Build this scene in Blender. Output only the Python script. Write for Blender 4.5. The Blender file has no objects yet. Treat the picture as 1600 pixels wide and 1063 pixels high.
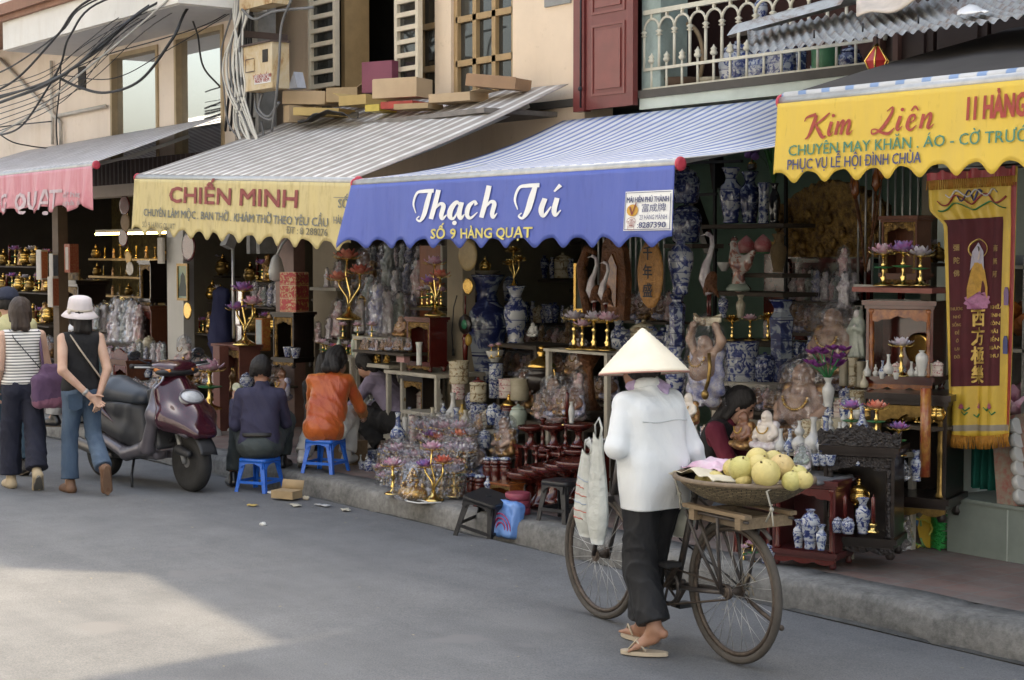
import bpy,bmesh,math,random
import numpy as np
from mathutils.geometry import delaunay_2d_cdt
from mathutils import Vector,Matrix,Euler,noise as mnoise
R=math.radians
PI=math.pi
rnd=random.Random(7)
SC=bpy.context.scene
COL=SC.collection
# ---------------------------------------------------------------- camera
F=2600.0
EYE=Vector((0,0,1.9))
PITCH=math.atan(136.5/F)
H_FWD=Vector((-0.8,0.6,0));RIGHT=Vector((0.6,0.8,0))
FWD=H_FWD*math.cos(PITCH)+Vector((0,0,-math.sin(PITCH)))
UPV=RIGHT.cross(FWD)
cam=bpy.data.cameras.new('camera')
cam.sensor_width=36;cam.lens=36*F/1600;cam.clip_end=400;cam.clip_start=.1
cam_o=bpy.data.objects.new('camera',cam);COL.objects.link(cam_o)
cam_o.matrix_world=Matrix(((RIGHT.x,UPV.x,-FWD.x,EYE.x),(RIGHT.y,UPV.y,-FWD.y,EYE.y),(RIGHT.z,UPV.z,-FWD.z,EYE.z),(0,0,0,1)))
SC.camera=cam_o
# ---------------------------------------------------------------- sky, sun, exposure
SUN_EL=R(52);_sh=Vector((-.07,.997,0)).normalized()
SUN_DIR=_sh*math.cos(SUN_EL)+Vector((0,0,math.sin(SUN_EL)))
world=bpy.data.worlds.new('World');SC.world=world;world.use_nodes=True
wn=world.node_tree;bg=wn.nodes['Background']
sky=wn.nodes.new('ShaderNodeTexSky');sky.sky_type='NISHITA';sky.sun_disc=False
sky.sun_elevation=SUN_EL;sky.sun_rotation=math.atan2(SUN_DIR.x,SUN_DIR.y)
sky.air_density=1.5;sky.dust_density=6.0;sky.ozone_density=1.0
hs=wn.nodes.new('ShaderNodeHueSaturation');hs.inputs['Saturation'].default_value=.62
wn.links.new(sky.outputs[0],hs.inputs['Color']);wn.links.new(hs.outputs[0],bg.inputs['Color'])
bg.inputs['Strength'].default_value=.15
sun=bpy.data.lights.new('sun','SUN');sun.energy=2.0;sun.angle=R(.9);sun.color=(1,.82,.58)
sun_o=bpy.data.objects.new('sun',sun);COL.objects.link(sun_o)
sun_o.rotation_euler=(-SUN_DIR).to_track_quat('-Z','Y').to_euler();sun_o.location=(0,-10,20)
SC.view_settings.view_transform='Standard';SC.view_settings.look='None'
SC.view_settings.exposure=1.78;SC.view_settings.gamma=1
SC.cycles.max_bounces=7;SC.cycles.diffuse_bounces=4;SC.cycles.glossy_bounces=3;SC.cycles.transparent_max_bounces=12
SC.cycles.use_denoising=True
SC.cycles.caustics_reflective=False;SC.cycles.caustics_refractive=False
# ---------------------------------------------------------------- from a place in the photograph to a place in the street
def ray(u,v):
 return RIGHT*((u-800)/F)+UPV*(-(v-531.5)/F)+FWD
def PY(u,v,Y):
 d=ray(u,v);return EYE+d*(Y/d.y)
def PZ(u,v,z):
 d=ray(u,v);return EYE+d*((z-EYE.z)/d.z)
def PX(u,v,X):
 d=ray(u,v);return EYE+d*(X/d.x)
def depth(p):return(Vector(p)-EYE).dot(FWD)
def mpp(p):return depth(p)/F
# ---------------------------------------------------------------- materials
MATS={}
def _nt(name):
 m=bpy.data.materials.new(name);m.use_nodes=True
 return m,m.node_tree,m.node_tree.nodes['Principled BSDF']
def _noise(nt,scale,detail=4,rough=.6,coord='Object',dist=0,stretch=None,per_object=False):
 tc=nt.nodes.new('ShaderNodeTexCoord');n=nt.nodes.new('ShaderNodeTexNoise')
 n.inputs['Scale'].default_value=scale;n.inputs['Detail'].default_value=detail
 n.inputs['Roughness'].default_value=rough;n.inputs['Distortion'].default_value=dist
 src=tc.outputs[coord]
 if stretch:
  mp=nt.nodes.new('ShaderNodeMapping');mp.inputs['Scale'].default_value=stretch
  nt.links.new(src,mp.inputs['Vector']);src=mp.outputs[0]
 if per_object:
  oi=nt.nodes.new('ShaderNodeObjectInfo');n.noise_dimensions='4D'
  ml=nt.nodes.new('ShaderNodeMath');ml.operation='MULTIPLY';ml.inputs[1].default_value=37
  nt.links.new(oi.outputs['Random'],ml.inputs[0]);nt.links.new(ml.outputs[0],n.inputs['W'])
 nt.links.new(src,n.inputs['Vector'])
 return n
def _ramp(nt,src,stops,interp='LINEAR'):
 r=nt.nodes.new('ShaderNodeValToRGB');cr=r.color_ramp;cr.interpolation=interp
 while len(cr.elements)<len(stops):cr.elements.new(.5)
 for e,(p,c)in zip(cr.elements,stops):
  e.position=p;e.color=tuple(c)+((1,)if len(c)==3 else())
 nt.links.new(src,r.inputs[0]);return r
def _mix(nt,fac,a,b,blend='MIX'):
 m=nt.nodes.new('ShaderNodeMix');m.data_type='RGBA';m.blend_type=blend
 for i,x in((0,fac),(6,a),(7,b)):
  if isinstance(x,(int,float)):m.inputs[i].default_value=x
  elif isinstance(x,(tuple,list)):m.inputs[i].default_value=tuple(x)+((1,)if len(x)==3 else())
  else:nt.links.new(x,m.inputs[i])
 return m.outputs[2]
def _bump(nt,bsdf,src,strength,dist=.01):
 b=nt.nodes.new('ShaderNodeBump');b.inputs['Strength'].default_value=strength;b.inputs['Distance'].default_value=dist
 nt.links.new(src,b.inputs['Height']);nt.links.new(b.outputs[0],bsdf.inputs['Normal']);return b
def mat(name,col,rough=.6,metal=0,vary=.25,vscale=6,bump=0,bscale=40,coat=0,col2=None,spec=None,stretch=None,bdist=.01,per_object=False):
 """one procedural surface: a base colour broken up by noise, optional fine bump"""
 if name in MATS:return MATS[name]
 m,nt,b=_nt(name)
 n=_noise(nt,vscale,5,.65,stretch=stretch,per_object=per_object)
 c2=col2 or tuple(c*(1-vary)for c in col)
 r=_ramp(nt,n.outputs['Fac'],[(.32,col),(.68,c2)])
 nt.links.new(r.outputs[0],b.inputs['Base Color'])
 b.inputs['Roughness'].default_value=rough;b.inputs['Metallic'].default_value=metal
 if coat:b.inputs['Coat Weight'].default_value=coat;b.inputs['Coat Roughness'].default_value=.08
 if spec is not None:b.inputs['Specular IOR Level'].default_value=spec
 if bump:
  n2=_noise(nt,bscale,3,.6,stretch=stretch);_bump(nt,b,n2.outputs['Fac'],bump,bdist)
 MATS[name]=m;return m
def mat_stripes(name,c1,c2,period,duty=.45,rough=.55,dirt=.15,axis=0,trans=.0):
 """stripes along a UV axis in metres"""
 m,nt,b=_nt(name)
 uv=nt.nodes.new('ShaderNodeUVMap');sx=nt.nodes.new('ShaderNodeSeparateXYZ');nt.links.new(uv.outputs[0],sx.inputs[0])
 d=nt.nodes.new('ShaderNodeMath');d.operation='DIVIDE';d.inputs[1].default_value=period;nt.links.new(sx.outputs[axis],d.inputs[0])
 f=nt.nodes.new('ShaderNodeMath');f.operation='FRACT';nt.links.new(d.outputs[0],f.inputs[0])
 r=_ramp(nt,f.outputs[0],[(0,c1),(duty,c1),(duty+.05,c2),(.95,c2),(1,c1)])
 n=_noise(nt,3,6,.7,stretch=(1,3,1));nr=_ramp(nt,n.outputs['Fac'],[(.3,(1,1,1)),(.75,(1-dirt*2,1-dirt*2,1-dirt*2.2))])
 nt.links.new(_mix(nt,1.0,r.outputs[0],nr.outputs[0],'MULTIPLY'),b.inputs['Base Color'])
 b.inputs['Roughness'].default_value=rough
 MATS[name]=m;return m
def mat_bands(name,cols,scale,rough=.2,thresh=(.48,.54),nscale=9,bands=True,coat=.5,dist=1.5):
 """glazed porcelain: brush-like cobalt drawing on a pale ground, with ring borders"""
 if name in MATS:return MATS[name]
 m,nt,b=_nt(name)
 n=_noise(nt,nscale,3,.55,dist=dist,per_object=True)
 r=_ramp(nt,n.outputs['Fac'],[(thresh[0],cols[0]),(thresh[1],cols[1]),(thresh[1]+.07,cols[2])])
 out=r.outputs[0]
 if bands:
  tc=nt.nodes.new('ShaderNodeTexCoord');sz=nt.nodes.new('ShaderNodeSeparateXYZ');nt.links.new(tc.outputs['Object'],sz.inputs[0])
  mm=nt.nodes.new('ShaderNodeMath');mm.operation='MULTIPLY';mm.inputs[1].default_value=scale;nt.links.new(sz.outputs[2],mm.inputs[0])
  fr=nt.nodes.new('ShaderNodeMath');fr.operation='FRACT';nt.links.new(mm.outputs[0],fr.inputs[0])
  rb=_ramp(nt,fr.outputs[0],[(0,(1,1,1)),(.05,(1,1,1)),(.06,(0,0,0)),(.12,(0,0,0)),(.13,(1,1,1)),(.16,(0,0,0))],'CONSTANT')
  out=_mix(nt,rb.outputs[0],out,cols[2])
 nt.links.new(out,b.inputs['Base Color'])
 b.inputs['Roughness'].default_value=rough;b.inputs['Coat Weight'].default_value=coat;b.inputs['Coat Roughness'].default_value=.06
 MATS[name]=m;return m
def mat_film(name,tint=(.95,.96,1),dens=.22,bscale=14,rough=.07):
 """crinkled clear wrapping film: see-through with broken highlights"""
 if name in MATS:return MATS[name]
 m,nt,b=_nt(name);out=nt.nodes['Material Output']
 tr=nt.nodes.new('ShaderNodeBsdfTransparent');gl=nt.nodes.new('ShaderNodeBsdfGlossy')
 tr.inputs[0].default_value=(.94,.94,.95,1)
 gl.inputs['Color'].default_value=tint+(1,);gl.inputs['Roughness'].default_value=rough
 v=nt.nodes.new('ShaderNodeTexVoronoi');tc=nt.nodes.new('ShaderNodeTexCoord');v.inputs['Scale'].default_value=bscale
 n=_noise(nt,bscale*.8,3,.6,dist=1.2)
 nt.links.new(tc.outputs['Object'],v.inputs['Vector'])
 ad=nt.nodes.new('ShaderNodeMath');ad.operation='ADD';nt.links.new(v.outputs['Distance'],ad.inputs[0]);nt.links.new(n.outputs['Fac'],ad.inputs[1])
 bp=nt.nodes.new('ShaderNodeBump');bp.inputs['Strength'].default_value=1;bp.inputs['Distance'].default_value=.09
 nt.links.new(ad.outputs[0],bp.inputs['Height']);nt.links.new(bp.outputs[0],gl.inputs['Normal'])
 lw=nt.nodes.new('ShaderNodeLayerWeight');lw.inputs['Blend'].default_value=.35;nt.links.new(bp.outputs[0],lw.inputs['Normal'])
 ma=nt.nodes.new('ShaderNodeMath');ma.operation='MULTIPLY_ADD';ma.inputs[1].default_value=.42;ma.inputs[2].default_value=dens;ma.use_clamp=True
 nt.links.new(lw.outputs['Facing'],ma.inputs[0])
 mx=nt.nodes.new('ShaderNodeMixShader');nt.links.new(ma.outputs[0],mx.inputs[0]);nt.links.new(tr.outputs[0],mx.inputs[1]);nt.links.new(gl.outputs[0],mx.inputs[2])
 nt.links.new(mx.outputs[0],out.inputs['Surface']);nt.nodes.remove(b)
 MATS[name]=m;return m
def mat_emit(name,col,strength):
 m,nt,b=_nt(name);b.inputs['Base Color'].default_value=col+(1,)
 b.inputs['Emission Color'].default_value=col+(1,);b.inputs['Emission Strength'].default_value=strength
 MATS[name]=m;return m
def mat_glass(name,tint=(.05,.06,.06),rough=.03,metal=0):
 m,nt,b=_nt(name);b.inputs['Metallic'].default_value=metal;b.inputs['Base Color'].default_value=tint+(1,)
 b.inputs['Roughness'].default_value=rough;b.inputs['Specular IOR Level'].default_value=1.0
 n=_noise(nt,1.2,2,.5);_bump(nt,b,n.outputs['Fac'],.06,.02)
 MATS[name]=m;return m
 # ---------------------------------------------------------------- mesh collecting
class MB:
 def __init__(s):s.v=[];s.f=[];s.mi=[];s.uv={};s.cur=0;s.flat=set()
 def m(s,i):s.cur=i;return s
 def addf(s,fs,flat=False):
  for f in fs:
   if flat:s.flat.add(len(s.f))
   s.f.append(tuple(f));s.mi.append(s.cur)
 def box(s,c,size,rz=0,rot=None,taper=1.0):
  b=len(s.v);M=(Matrix.Rotation(rz,3,'Z')if rot is None else rot);c=Vector(c);h=Vector(size)/2
  for z in(-1,1):
   t=taper if z>0 else 1
   for x,y in((-1,-1),(1,-1),(1,1),(-1,1)):
    s.v.append(c+M@Vector((x*h.x*t,y*h.y*t,z*h.z)))
  s.addf([(b,b+3,b+2,b+1),(b+4,b+5,b+6,b+7),(b,b+1,b+5,b+4),(b+1,b+2,b+6,b+5),(b+2,b+3,b+7,b+6),(b+3,b,b+4,b+7)],True);return s
 def box2(s,a,b):
  a=Vector(a);b=Vector(b);return s.box((a+b)/2,[abs(q)for q in(b-a)])
 def bar(s,a,b,w,h=None):
  a=Vector(a);b=Vector(b);d=b-a;L=d.length;M=d.to_track_quat('Z','Y').to_matrix()
  return s.box((a+b)/2,(w,h or w,L),rot=M)
 def lathe(s,prof,n=16,c=(0,0,0),M=None,sq=(1,1),lobes=0,lamp=0,rz=0):
  c=Vector(c);b=len(s.v);k=len(prof)
  for(r,z)in prof:
   for i in range(n):
    a=2*PI*i/n+rz;rr=r*(1+(lamp*math.cos(lobes*a)if lobes else 0))
    p=Vector((rr*math.cos(a)*sq[0],rr*math.sin(a)*sq[1],z));s.v.append(c+(M@p if M else p))
  for j in range(k-1):
   for i in range(n):
    i2=(i+1)%n;s.addf([(b+j*n+i,b+j*n+i2,b+(j+1)*n+i2,b+(j+1)*n+i)])
  if prof[0][0]>1e-5:s.addf([tuple(b+i for i in reversed(range(n)))],True)
  if prof[-1][0]>1e-5:s.addf([tuple(b+(k-1)*n+i for i in range(n))],True)
  return s
 def cyl(s,a,b,r,r2=None,n=12):
  a=Vector(a);b=Vector(b);d=b-a;M=d.to_track_quat('Z','Y').to_matrix()
  return s.lathe([(r,0),(r if r2 is None else r2,d.length)],n,a,M)
 def ball(s,c,r,n=10,k=6,M=None):
  r=(r,r,r)if isinstance(r,(int,float))else r;b=len(s.v);c=Vector(c)
  for j in range(1,k):
   t=PI*j/k-PI/2
   for i in range(n):
    a=2*PI*i/n;p=Vector((r[0]*math.cos(t)*math.cos(a),r[1]*math.cos(t)*math.sin(a),r[2]*math.sin(t)))
    s.v.append(c+(M@p if M else p))
  lo=len(s.v);p=Vector((0,0,-r[2]));s.v.append(c+(M@p if M else p));p=Vector((0,0,r[2]));s.v.append(c+(M@p if M else p))
  for j in range(k-2):
   for i in range(n):
    i2=(i+1)%n;s.addf([(b+j*n+i,b+j*n+i2,b+(j+1)*n+i2,b+(j+1)*n+i)])
  for i in range(n):
   i2=(i+1)%n;s.addf([(lo,b+i2,b+i),(lo+1,b+(k-2)*n+i,b+(k-2)*n+i2)])
  return s
 def tube(s,pts,r,n=6,closed=False,flat=1.0):
  pts=[Vector(p)for p in pts];k=len(pts);rs=r if isinstance(r,(list,tuple))else[r]*k;b=len(s.v)
  up=None
  for i,p in enumerate(pts):
   t=(pts[(i+1)%k]-pts[i-1])if closed else(pts[min(i+1,k-1)]-pts[max(i-1,0)])
   t=t.normalized()if t.length>1e-9 else Vector((0,0,1))
   if up is None:up=t.orthogonal().normalized()
   up=(up-t*up.dot(t));up=up.normalized()if up.length>1e-6 else t.orthogonal().normalized()
   sd=t.cross(up)
   for j in range(n):
    a=2*PI*j/n;s.v.append(p+(up*math.cos(a)*flat+sd*math.sin(a))*rs[i])
  for i in range(k if closed else k-1):
   for j in range(n):
    j2=(j+1)%n;i2=(i+1)%k
    s.addf([(b+i*n+j,b+i*n+j2,b+i2*n+j2,b+i2*n+j)])
  if not closed:
   s.addf([tuple(b+j for j in reversed(range(n))),tuple(b+(k-1)*n+j for j in range(n))])
  return s
 def prism(s,outline,th,O=(0,0,0),ax=(1,0,0),ay=(0,0,1)):
  """outline (x, y) extruded by th along ax x ay"""
  O=Vector(O);ax=Vector(ax);ay=Vector(ay);nz=ax.cross(ay);b=len(s.v);n=len(outline)
  for w in(-th/2,th/2):
   for x,y in outline:s.v.append(O+ax*x+ay*y+nz*w)
  s.addf([tuple(b+i for i in reversed(range(n))),tuple(b+n+i for i in range(n))],True)
  s.addf([(b+i,b+(i+1)%n,b+n+(i+1)%n,b+n+i)for i in range(n)],True);return s
 def grid(s,fn,nu,nv,uvfn=None):
  b=len(s.v)
  for j in range(nv+1):
   for i in range(nu+1):
    s.v.append(Vector(fn(i/nu,j/nv)))
    if uvfn:s.uv[len(s.v)-1]=uvfn(i/nu,j/nv)
  for j in range(nv):
   for i in range(nu):
    a=b+j*(nu+1)+i;s.addf([(a,a+1,a+nu+2,a+nu+1)])
  return s
 def add(s,o,M=None):
  b=len(s.v);s.v+=[(M@Vector(p)if M else Vector(p))for p in o.v]
  for i,f in enumerate(o.f):
   if i in o.flat:s.flat.add(len(s.f))
   s.f.append(tuple(b+q for q in f));s.mi.append(o.mi[i]if s.cur==0 else s.cur)
  for k,q in o.uv.items():s.uv[b+k]=q
  return s
 def mesh(s,name,mats,smooth=True):
  me=bpy.data.meshes.new(name);me.from_pydata([tuple(p)for p in s.v],[],s.f)
  for m in(mats if isinstance(mats,(list,tuple))else[mats]):me.materials.append(m)
  me.polygons.foreach_set('material_index',s.mi)
  me.polygons.foreach_set('use_smooth',[smooth and(i not in s.flat)for i in range(len(s.f))])
  if s.uv:
   l=me.uv_layers.new(name='UVMap')
   for lp in me.loops:l.data[lp.index].uv=s.uv.get(lp.vertex_index,(0,0))
  me.update();return me
 def build(s,name,mats,parent=None,smooth=True,loc=None,rz=0,link=True):
  o=bpy.data.objects.new(name,s.mesh(name,mats,smooth))
  if link:COL.objects.link(o)
  if parent is not None:o.parent=parent
  if loc is not None:o.location=loc
  o.rotation_euler=(0,0,rz);return o
def tag(o,label=None,cat=None,group=None,kind=None):
 for k,x in(('label',label),('category',cat),('group',group),('kind',kind)):
  if x:o[k]=x
 return o
def thing(name,label,cat,loc=(0,0,0),rz=0,group=None,link=True,scale=1):
 o=bpy.data.objects.new(name,None);o.empty_display_size=.1
 if link:COL.objects.link(o)
 o.location=loc;o.rotation_euler=(0,0,rz);o.scale=(scale,)*3
 return tag(o,label,cat,group)
def struct(name,mb,mats,smooth=False,kind='structure'):
 return tag(mb.build(name,mats,None,smooth),kind=kind)
KIDS={}
def kids(o):
 return[c for c in bpy.data.objects if c.parent==o]
def copy_tree(o,parent=None):
 c=o.copy();COL.objects.link(c)
 if parent is not None:c.parent=parent
 if o.name not in KIDS:KIDS[o.name]=kids(o)
 for ch in KIDS[o.name]:copy_tree(ch,c)
 return c
 # ---------------------------------------------------------------- smooth solids: distance field + surface nets
class Sdf:
 def __init__(s,vox=.01,k=.02):s.vox=vox;s.k=k;s.p=[];s.cut=[];s.hem=[];s.fold=None
 def cap(s,a,b,ra,rb=None,k=None):
  s.p.append(('c',np.array(a,float),np.array(b,float),ra,ra if rb is None else rb,k));return s
 def chain(s,pts,rs,k=None):
  for i in range(len(pts)-1):s.cap(pts[i],pts[i+1],rs[i],rs[i+1],k)
  return s
 def ell(s,c,r,M=None,k=None,sub=False):
  r=(r,r,r)if isinstance(r,(int,float))else r
  s.p.append(('e',np.array(c,float),np.array(r,float),None if M is None else np.array(M),sub,k));return s
 def box(s,c,h,rd=.01,M=None,k=None,sub=False):
  s.p.append(('b',np.array(c,float),np.array(h,float),None if M is None else np.array(M),sub,k,rd));return s
 def plane(s,axis,val,sign=1):s.cut.append((axis,val,sign));return s
 def bounds(s,q):
  if q[0]=='c':
   r=max(q[3],q[4]);return np.minimum(q[1],q[2])-r,np.maximum(q[1],q[2])+r
  r=q[2].max()*(1 if q[0]=='e' else 1.75)if q[3]is not None else q[2];return q[1]-r,q[1]+r
 def surf(s):
  vox=s.vox;add=[q for q in s.p if q[0]=='c' or not q[4]]
  lo=np.min([s.bounds(q)[0]for q in add],0)-3*vox;hi=np.max([s.bounds(q)[1]for q in add],0)+3*vox
  n=np.ceil((hi-lo)/vox).astype(int)+1;D=np.full(n,1.0,np.float32)
  for q in s.p:
   k=s.k if q[5]is None else q[5];a,b=s.bounds(q);mg=k+2.5*vox
   i0=np.maximum(((a-mg-lo)/vox).astype(int),0);i1=np.minimum(((b+mg-lo)/vox).astype(int)+2,n)
   X=[(lo[d]+vox*np.arange(i0[d],i1[d])).astype(np.float32)for d in range(3)]
   x=X[0][:,None,None]-(q[1][0]);y=X[1][None,:,None]-q[1][1];z=X[2][None,None,:]-q[1][2]
   if q[0]=='c':
    ba=q[2]-q[1];L=max(float(ba@ba),1e-12);t=np.clip((x*ba[0]+y*ba[1]+z*ba[2])/L,0,1)
    d=np.sqrt((x-t*ba[0])**2+(y-t*ba[1])**2+(z-t*ba[2])**2)-(q[3]+(q[4]-q[3])*t);sub=False
   else:
    if q[3]is not None:
     Mi=q[3].T;x,y,z=(Mi[i,0]*x+Mi[i,1]*y+Mi[i,2]*z for i in range(3))
    h=q[2];sub=q[4]
    if q[0]=='e':
     k0=np.sqrt((x/h[0])**2+(y/h[1])**2+(z/h[2])**2);k1=np.sqrt((x/h[0]**2)**2+(y/h[1]**2)**2+(z/h[2]**2)**2)
     d=k0*(k0-1)/np.maximum(k1,1e-6)
    else:
     rd=q[6];ax,ay,az=np.abs(x)-(h[0]-rd),np.abs(y)-(h[1]-rd),np.abs(z)-(h[2]-rd)
     d=np.sqrt(np.maximum(ax,0)**2+np.maximum(ay,0)**2+np.maximum(az,0)**2)+np.minimum(np.maximum(np.maximum(ax,ay),az),0)-rd
   sl=tuple(slice(i0[i],i1[i])for i in range(3));A=D[sl]
   if sub:
    hh=np.maximum(k-np.abs(A+d),0)/k;D[sl]=np.maximum(A,-d)+hh*hh*k*.25
   else:
    hh=np.maximum(k-np.abs(A-d),0)/k;D[sl]=np.minimum(A,d)-hh*hh*k*.25
  if s.fold is not None:
   g=[lo[d]+vox*np.arange(n[d])for d in range(3)]
   D=D+s.fold(g[0][:,None,None],g[1][None,:,None],g[2][None,None,:]).astype(np.float32)
  for ax,val,sg in s.cut:
   g=(lo[ax]+vox*np.arange(n[ax])-val)*-sg;sh=[1,1,1];sh[ax]=-1;D=np.maximum(D,g.reshape(sh))
  for pt,nn,rad in s.hem:
   i0=np.maximum(((pt-rad-lo)/vox).astype(int),0);i1=np.minimum(((pt+rad-lo)/vox).astype(int)+2,n)
   x,y,z=(lo[d]+vox*np.arange(i0[d],i1[d])-pt[d]for d in range(3));x=x[:,None,None];y=y[None,:,None];z=z[None,None,:]
   sl=tuple(slice(i0[i],i1[i])for i in range(3));pl=x*nn[0]+y*nn[1]+z*nn[2]
   D[sl]=np.where(x*x+y*y+z*z<rad*rad,np.maximum(D[sl],pl),D[sl])
  D[0]=D[-1]=1;D[:,0]=D[:,-1]=1;D[:,:,0]=D[:,:,-1]=1
  S=D<0
  c=np.zeros(n-1,np.int8);crn=[(i,j,k)for i in(0,1)for j in(0,1)for k in(0,1)]
  for i,j,k in crn:c+=S[i:n[0]-1+i,j:n[1]-1+j,k:n[2]-1+k]
  idx=np.argwhere((c>0)&(c<8));ids=np.full(n-1,-1,np.int64);ids[tuple(idx.T)]=np.arange(len(idx))
  acc=np.zeros((len(idx),3));cnt=np.zeros(len(idx))
  for ax in range(3):
   oth=[a for a in range(3)if a!=ax]
   for p in(0,1):
    for q in(0,1):
     o=np.zeros(3,int);o[oth[0]]=p;o[oth[1]]=q;o2=o.copy();o2[ax]=1
     a=D[tuple((idx+o).T)];b=D[tuple((idx+o2).T)];mk=(a<0)!=(b<0)
     t=np.where(mk,a/np.where(a==b,1,a-b),0);pos=np.tile(o.astype(float),(len(idx),1));pos[:,ax]+=t
     acc+=pos*mk[:,None];cnt+=mk
  V=lo+vox*(idx+acc/np.maximum(cnt,1)[:,None]);Fs=[]
  for ax in range(3):
   sl0=[slice(1,n[d]-1)for d in range(3)];sl1=list(sl0);sl0[ax]=slice(0,n[ax]-1);sl1[ax]=slice(1,n[ax])
   A=S[tuple(sl0)];B=S[tuple(sl1)];e=np.argwhere(A!=B)
   if not len(e):continue
   fl=A[tuple(e.T)];off=np.ones(3,int);off[ax]=0;e=e+off;u,w=[(1,2),(2,0),(0,1)][ax]
   def g(du,dw):
    q=e.copy();q[:,u]-=du;q[:,w]-=dw;return ids[tuple(q.T)]
   Q=np.stack([g(1,1),g(0,1),g(0,0),g(1,0)],1);Q[~fl]=Q[~fl][:,::-1];Fs.append(Q)
  return V,np.concatenate(Fs)
 def mesh(s,name,mats,color=None):
  V,Q=s.surf();me=bpy.data.meshes.new(name);me.vertices.add(len(V));me.vertices.foreach_set('co',V.ravel())
  me.loops.add(len(Q)*4);me.loops.foreach_set('vertex_index',Q.ravel().astype(np.int32));me.polygons.add(len(Q))
  me.polygons.foreach_set('loop_start',np.arange(0,len(Q)*4,4,dtype=np.int32))
  for m in(mats if isinstance(mats,(list,tuple))else[mats]):me.materials.append(m)
  if color is not None:
   ctr=V[Q].mean(1);me.polygons.foreach_set('material_index',color(ctr).astype(np.int32))
  me.update(calc_edges=True);me.validate();me.shade_smooth();return me
 def build(s,name,mats,parent=None,color=None,link=True,loc=None,rz=0):
  o=bpy.data.objects.new(name,s.mesh(name,mats,color))
  if link:COL.objects.link(o)
  if parent is not None:o.parent=parent
  if loc is not None:o.location=loc
  o.rotation_euler=(0,0,rz);return o
  # ---------------------------------------------------------------- lettering
_txt={};_chr={}
def _outline(body):
 c=bpy.data.curves.new('lettering','FONT');c.body=body;c.resolution_u=2;c.fill_mode='NONE'
 o=bpy.data.objects.new('lettering',c);COL.objects.link(o);bpy.context.view_layer.update()
 me=bpy.data.meshes.new_from_object(o.evaluated_get(bpy.context.evaluated_depsgraph_get()))
 out=([v.co.xy.copy()for v in me.vertices],[tuple(e.vertices)for e in me.edges])
 bpy.data.objects.remove(o);bpy.data.curves.remove(c);bpy.data.meshes.remove(me);return out
_BAR=max(p.x for p in _outline('|')[0])
def _letter(ch):
 """one letter, filled by the non-zero winding rule, and its advance"""
 if ch not in _chr:
  adv=max(p.x for p in _outline(ch+'|')[0])-_BAR;V,Fa=[],[]
  if ch!=' ':
   v,e=_outline(ch);V,E2,F2,*_=delaunay_2d_cdt(v,e,[],0,1e-6)
   nx={}
   for i,j in e:nx.setdefault(i,[]).append(j);nx.setdefault(j,[]).append(i)
   dirs=[];seen=set()
   for i in range(len(v)):
    if i in seen:continue
    loop=[i];seen.add(i);cur=i
    while True:
     q=[t for t in nx.get(cur,[])if t not in seen]
     if not q:break
     t=cur+1 if cur+1 in q else q[0];loop.append(t);seen.add(t);cur=t
    dirs+=[(loop[k],loop[(k+1)%len(loop)])for k in range(len(loop))]
   for f in F2:
    cx=sum(V[k][0]for k in f)/len(f);cy=sum(V[k][1]for k in f)/len(f);w=0
    for i,j in dirs:
     y0,y1=v[i][1]-cy,v[j][1]-cy
     if(y0<=0)!=(y1<=0)and v[i][0]+(v[j][0]-v[i][0])*(-y0)/(y1-y0)>cx:w+=1 if y1>y0 else-1
    if w:Fa.append(tuple(f))
  _chr[ch]=([Vector((p[0],p[1]))for p in V],Fa,adv)
 return _chr[ch]
for ch in 'ABCDEGHIKLMNOPQRSTUVXYĐẠÁÀẦẤẬÃĂÊẾỀỆỂÍÌÓÒỐỘỜỞÔƠÚÙỤƯ sốhàngquạtộiHN0123456789:.-☎富成牌千年盛西方極樂彌陀佛南無阿ẢỌÚÙỄỘÌĐẮỪƯỚ':_letter(ch)
def glyphs(body,size,bold=0,shear=0,sx=1.0,align='LEFT',spacing=1.0):
 """flat lettering as (verts2d, faces, width)"""
 key=(body,shear)
 if key not in _txt:
  vs,fs,x=[],[],0
  for ch in body:
   v,f,adv=_letter(ch);n=len(vs);vs+=[Vector((p.x+x+p.y*shear,p.y))for p in v];fs+=[tuple(q+n for q in t)for t in f];x+=adv
  _txt[key]=(vs,fs)
 vs,fs=_txt[key]
 w=max((p.x for p in vs),default=0)*size*sx;off={'LEFT':0,'CENTER':-w/2,'RIGHT':-w}[align]
 return[(p.x*size*sx+off,p.y*size)for p in vs],fs,w
def text_on(mb,body,size,mapfn,x0,y0,**kw):
 """lettering laid on a surface: mapfn(x, y) -> point; cut into strips so it follows the folds"""
 cut=kw.pop('cut',0);vs,fs,w=glyphs(body,size,**kw)
 bm=bmesh.new();bv=[bm.verts.new((x,y,0))for x,y in vs]
 for f in fs:
  try:bm.faces.new([bv[i]for i in f])
  except ValueError:pass
 bmesh.ops.triangulate(bm,faces=bm.faces[:])
 if cut and vs:
  xs=[p[0]for p in vs];x=min(xs)+cut
  while x<max(xs):
   bmesh.ops.bisect_plane(bm,geom=bm.verts[:]+bm.edges[:]+bm.faces[:],plane_co=(x,0,0),plane_no=(1,0,0));x+=cut
 bm.verts.index_update();q=kw.get('bold',0)*size
 for k,(sx_,sy_)in enumerate(((0,0),(1,1),(-1,1),(1,-1),(-1,-1))if q else((0,0),)):
  b=len(mb.v)
  for v in bm.verts:mb.v.append(Vector(mapfn(x0+v.co.x+sx_*q,y0+v.co.y+sy_*q))+Vector((0,-.0005*k,0)))
  mb.addf([[b+v.index for v in f.verts]for f in bm.faces],True)
 bm.free();return w
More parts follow.
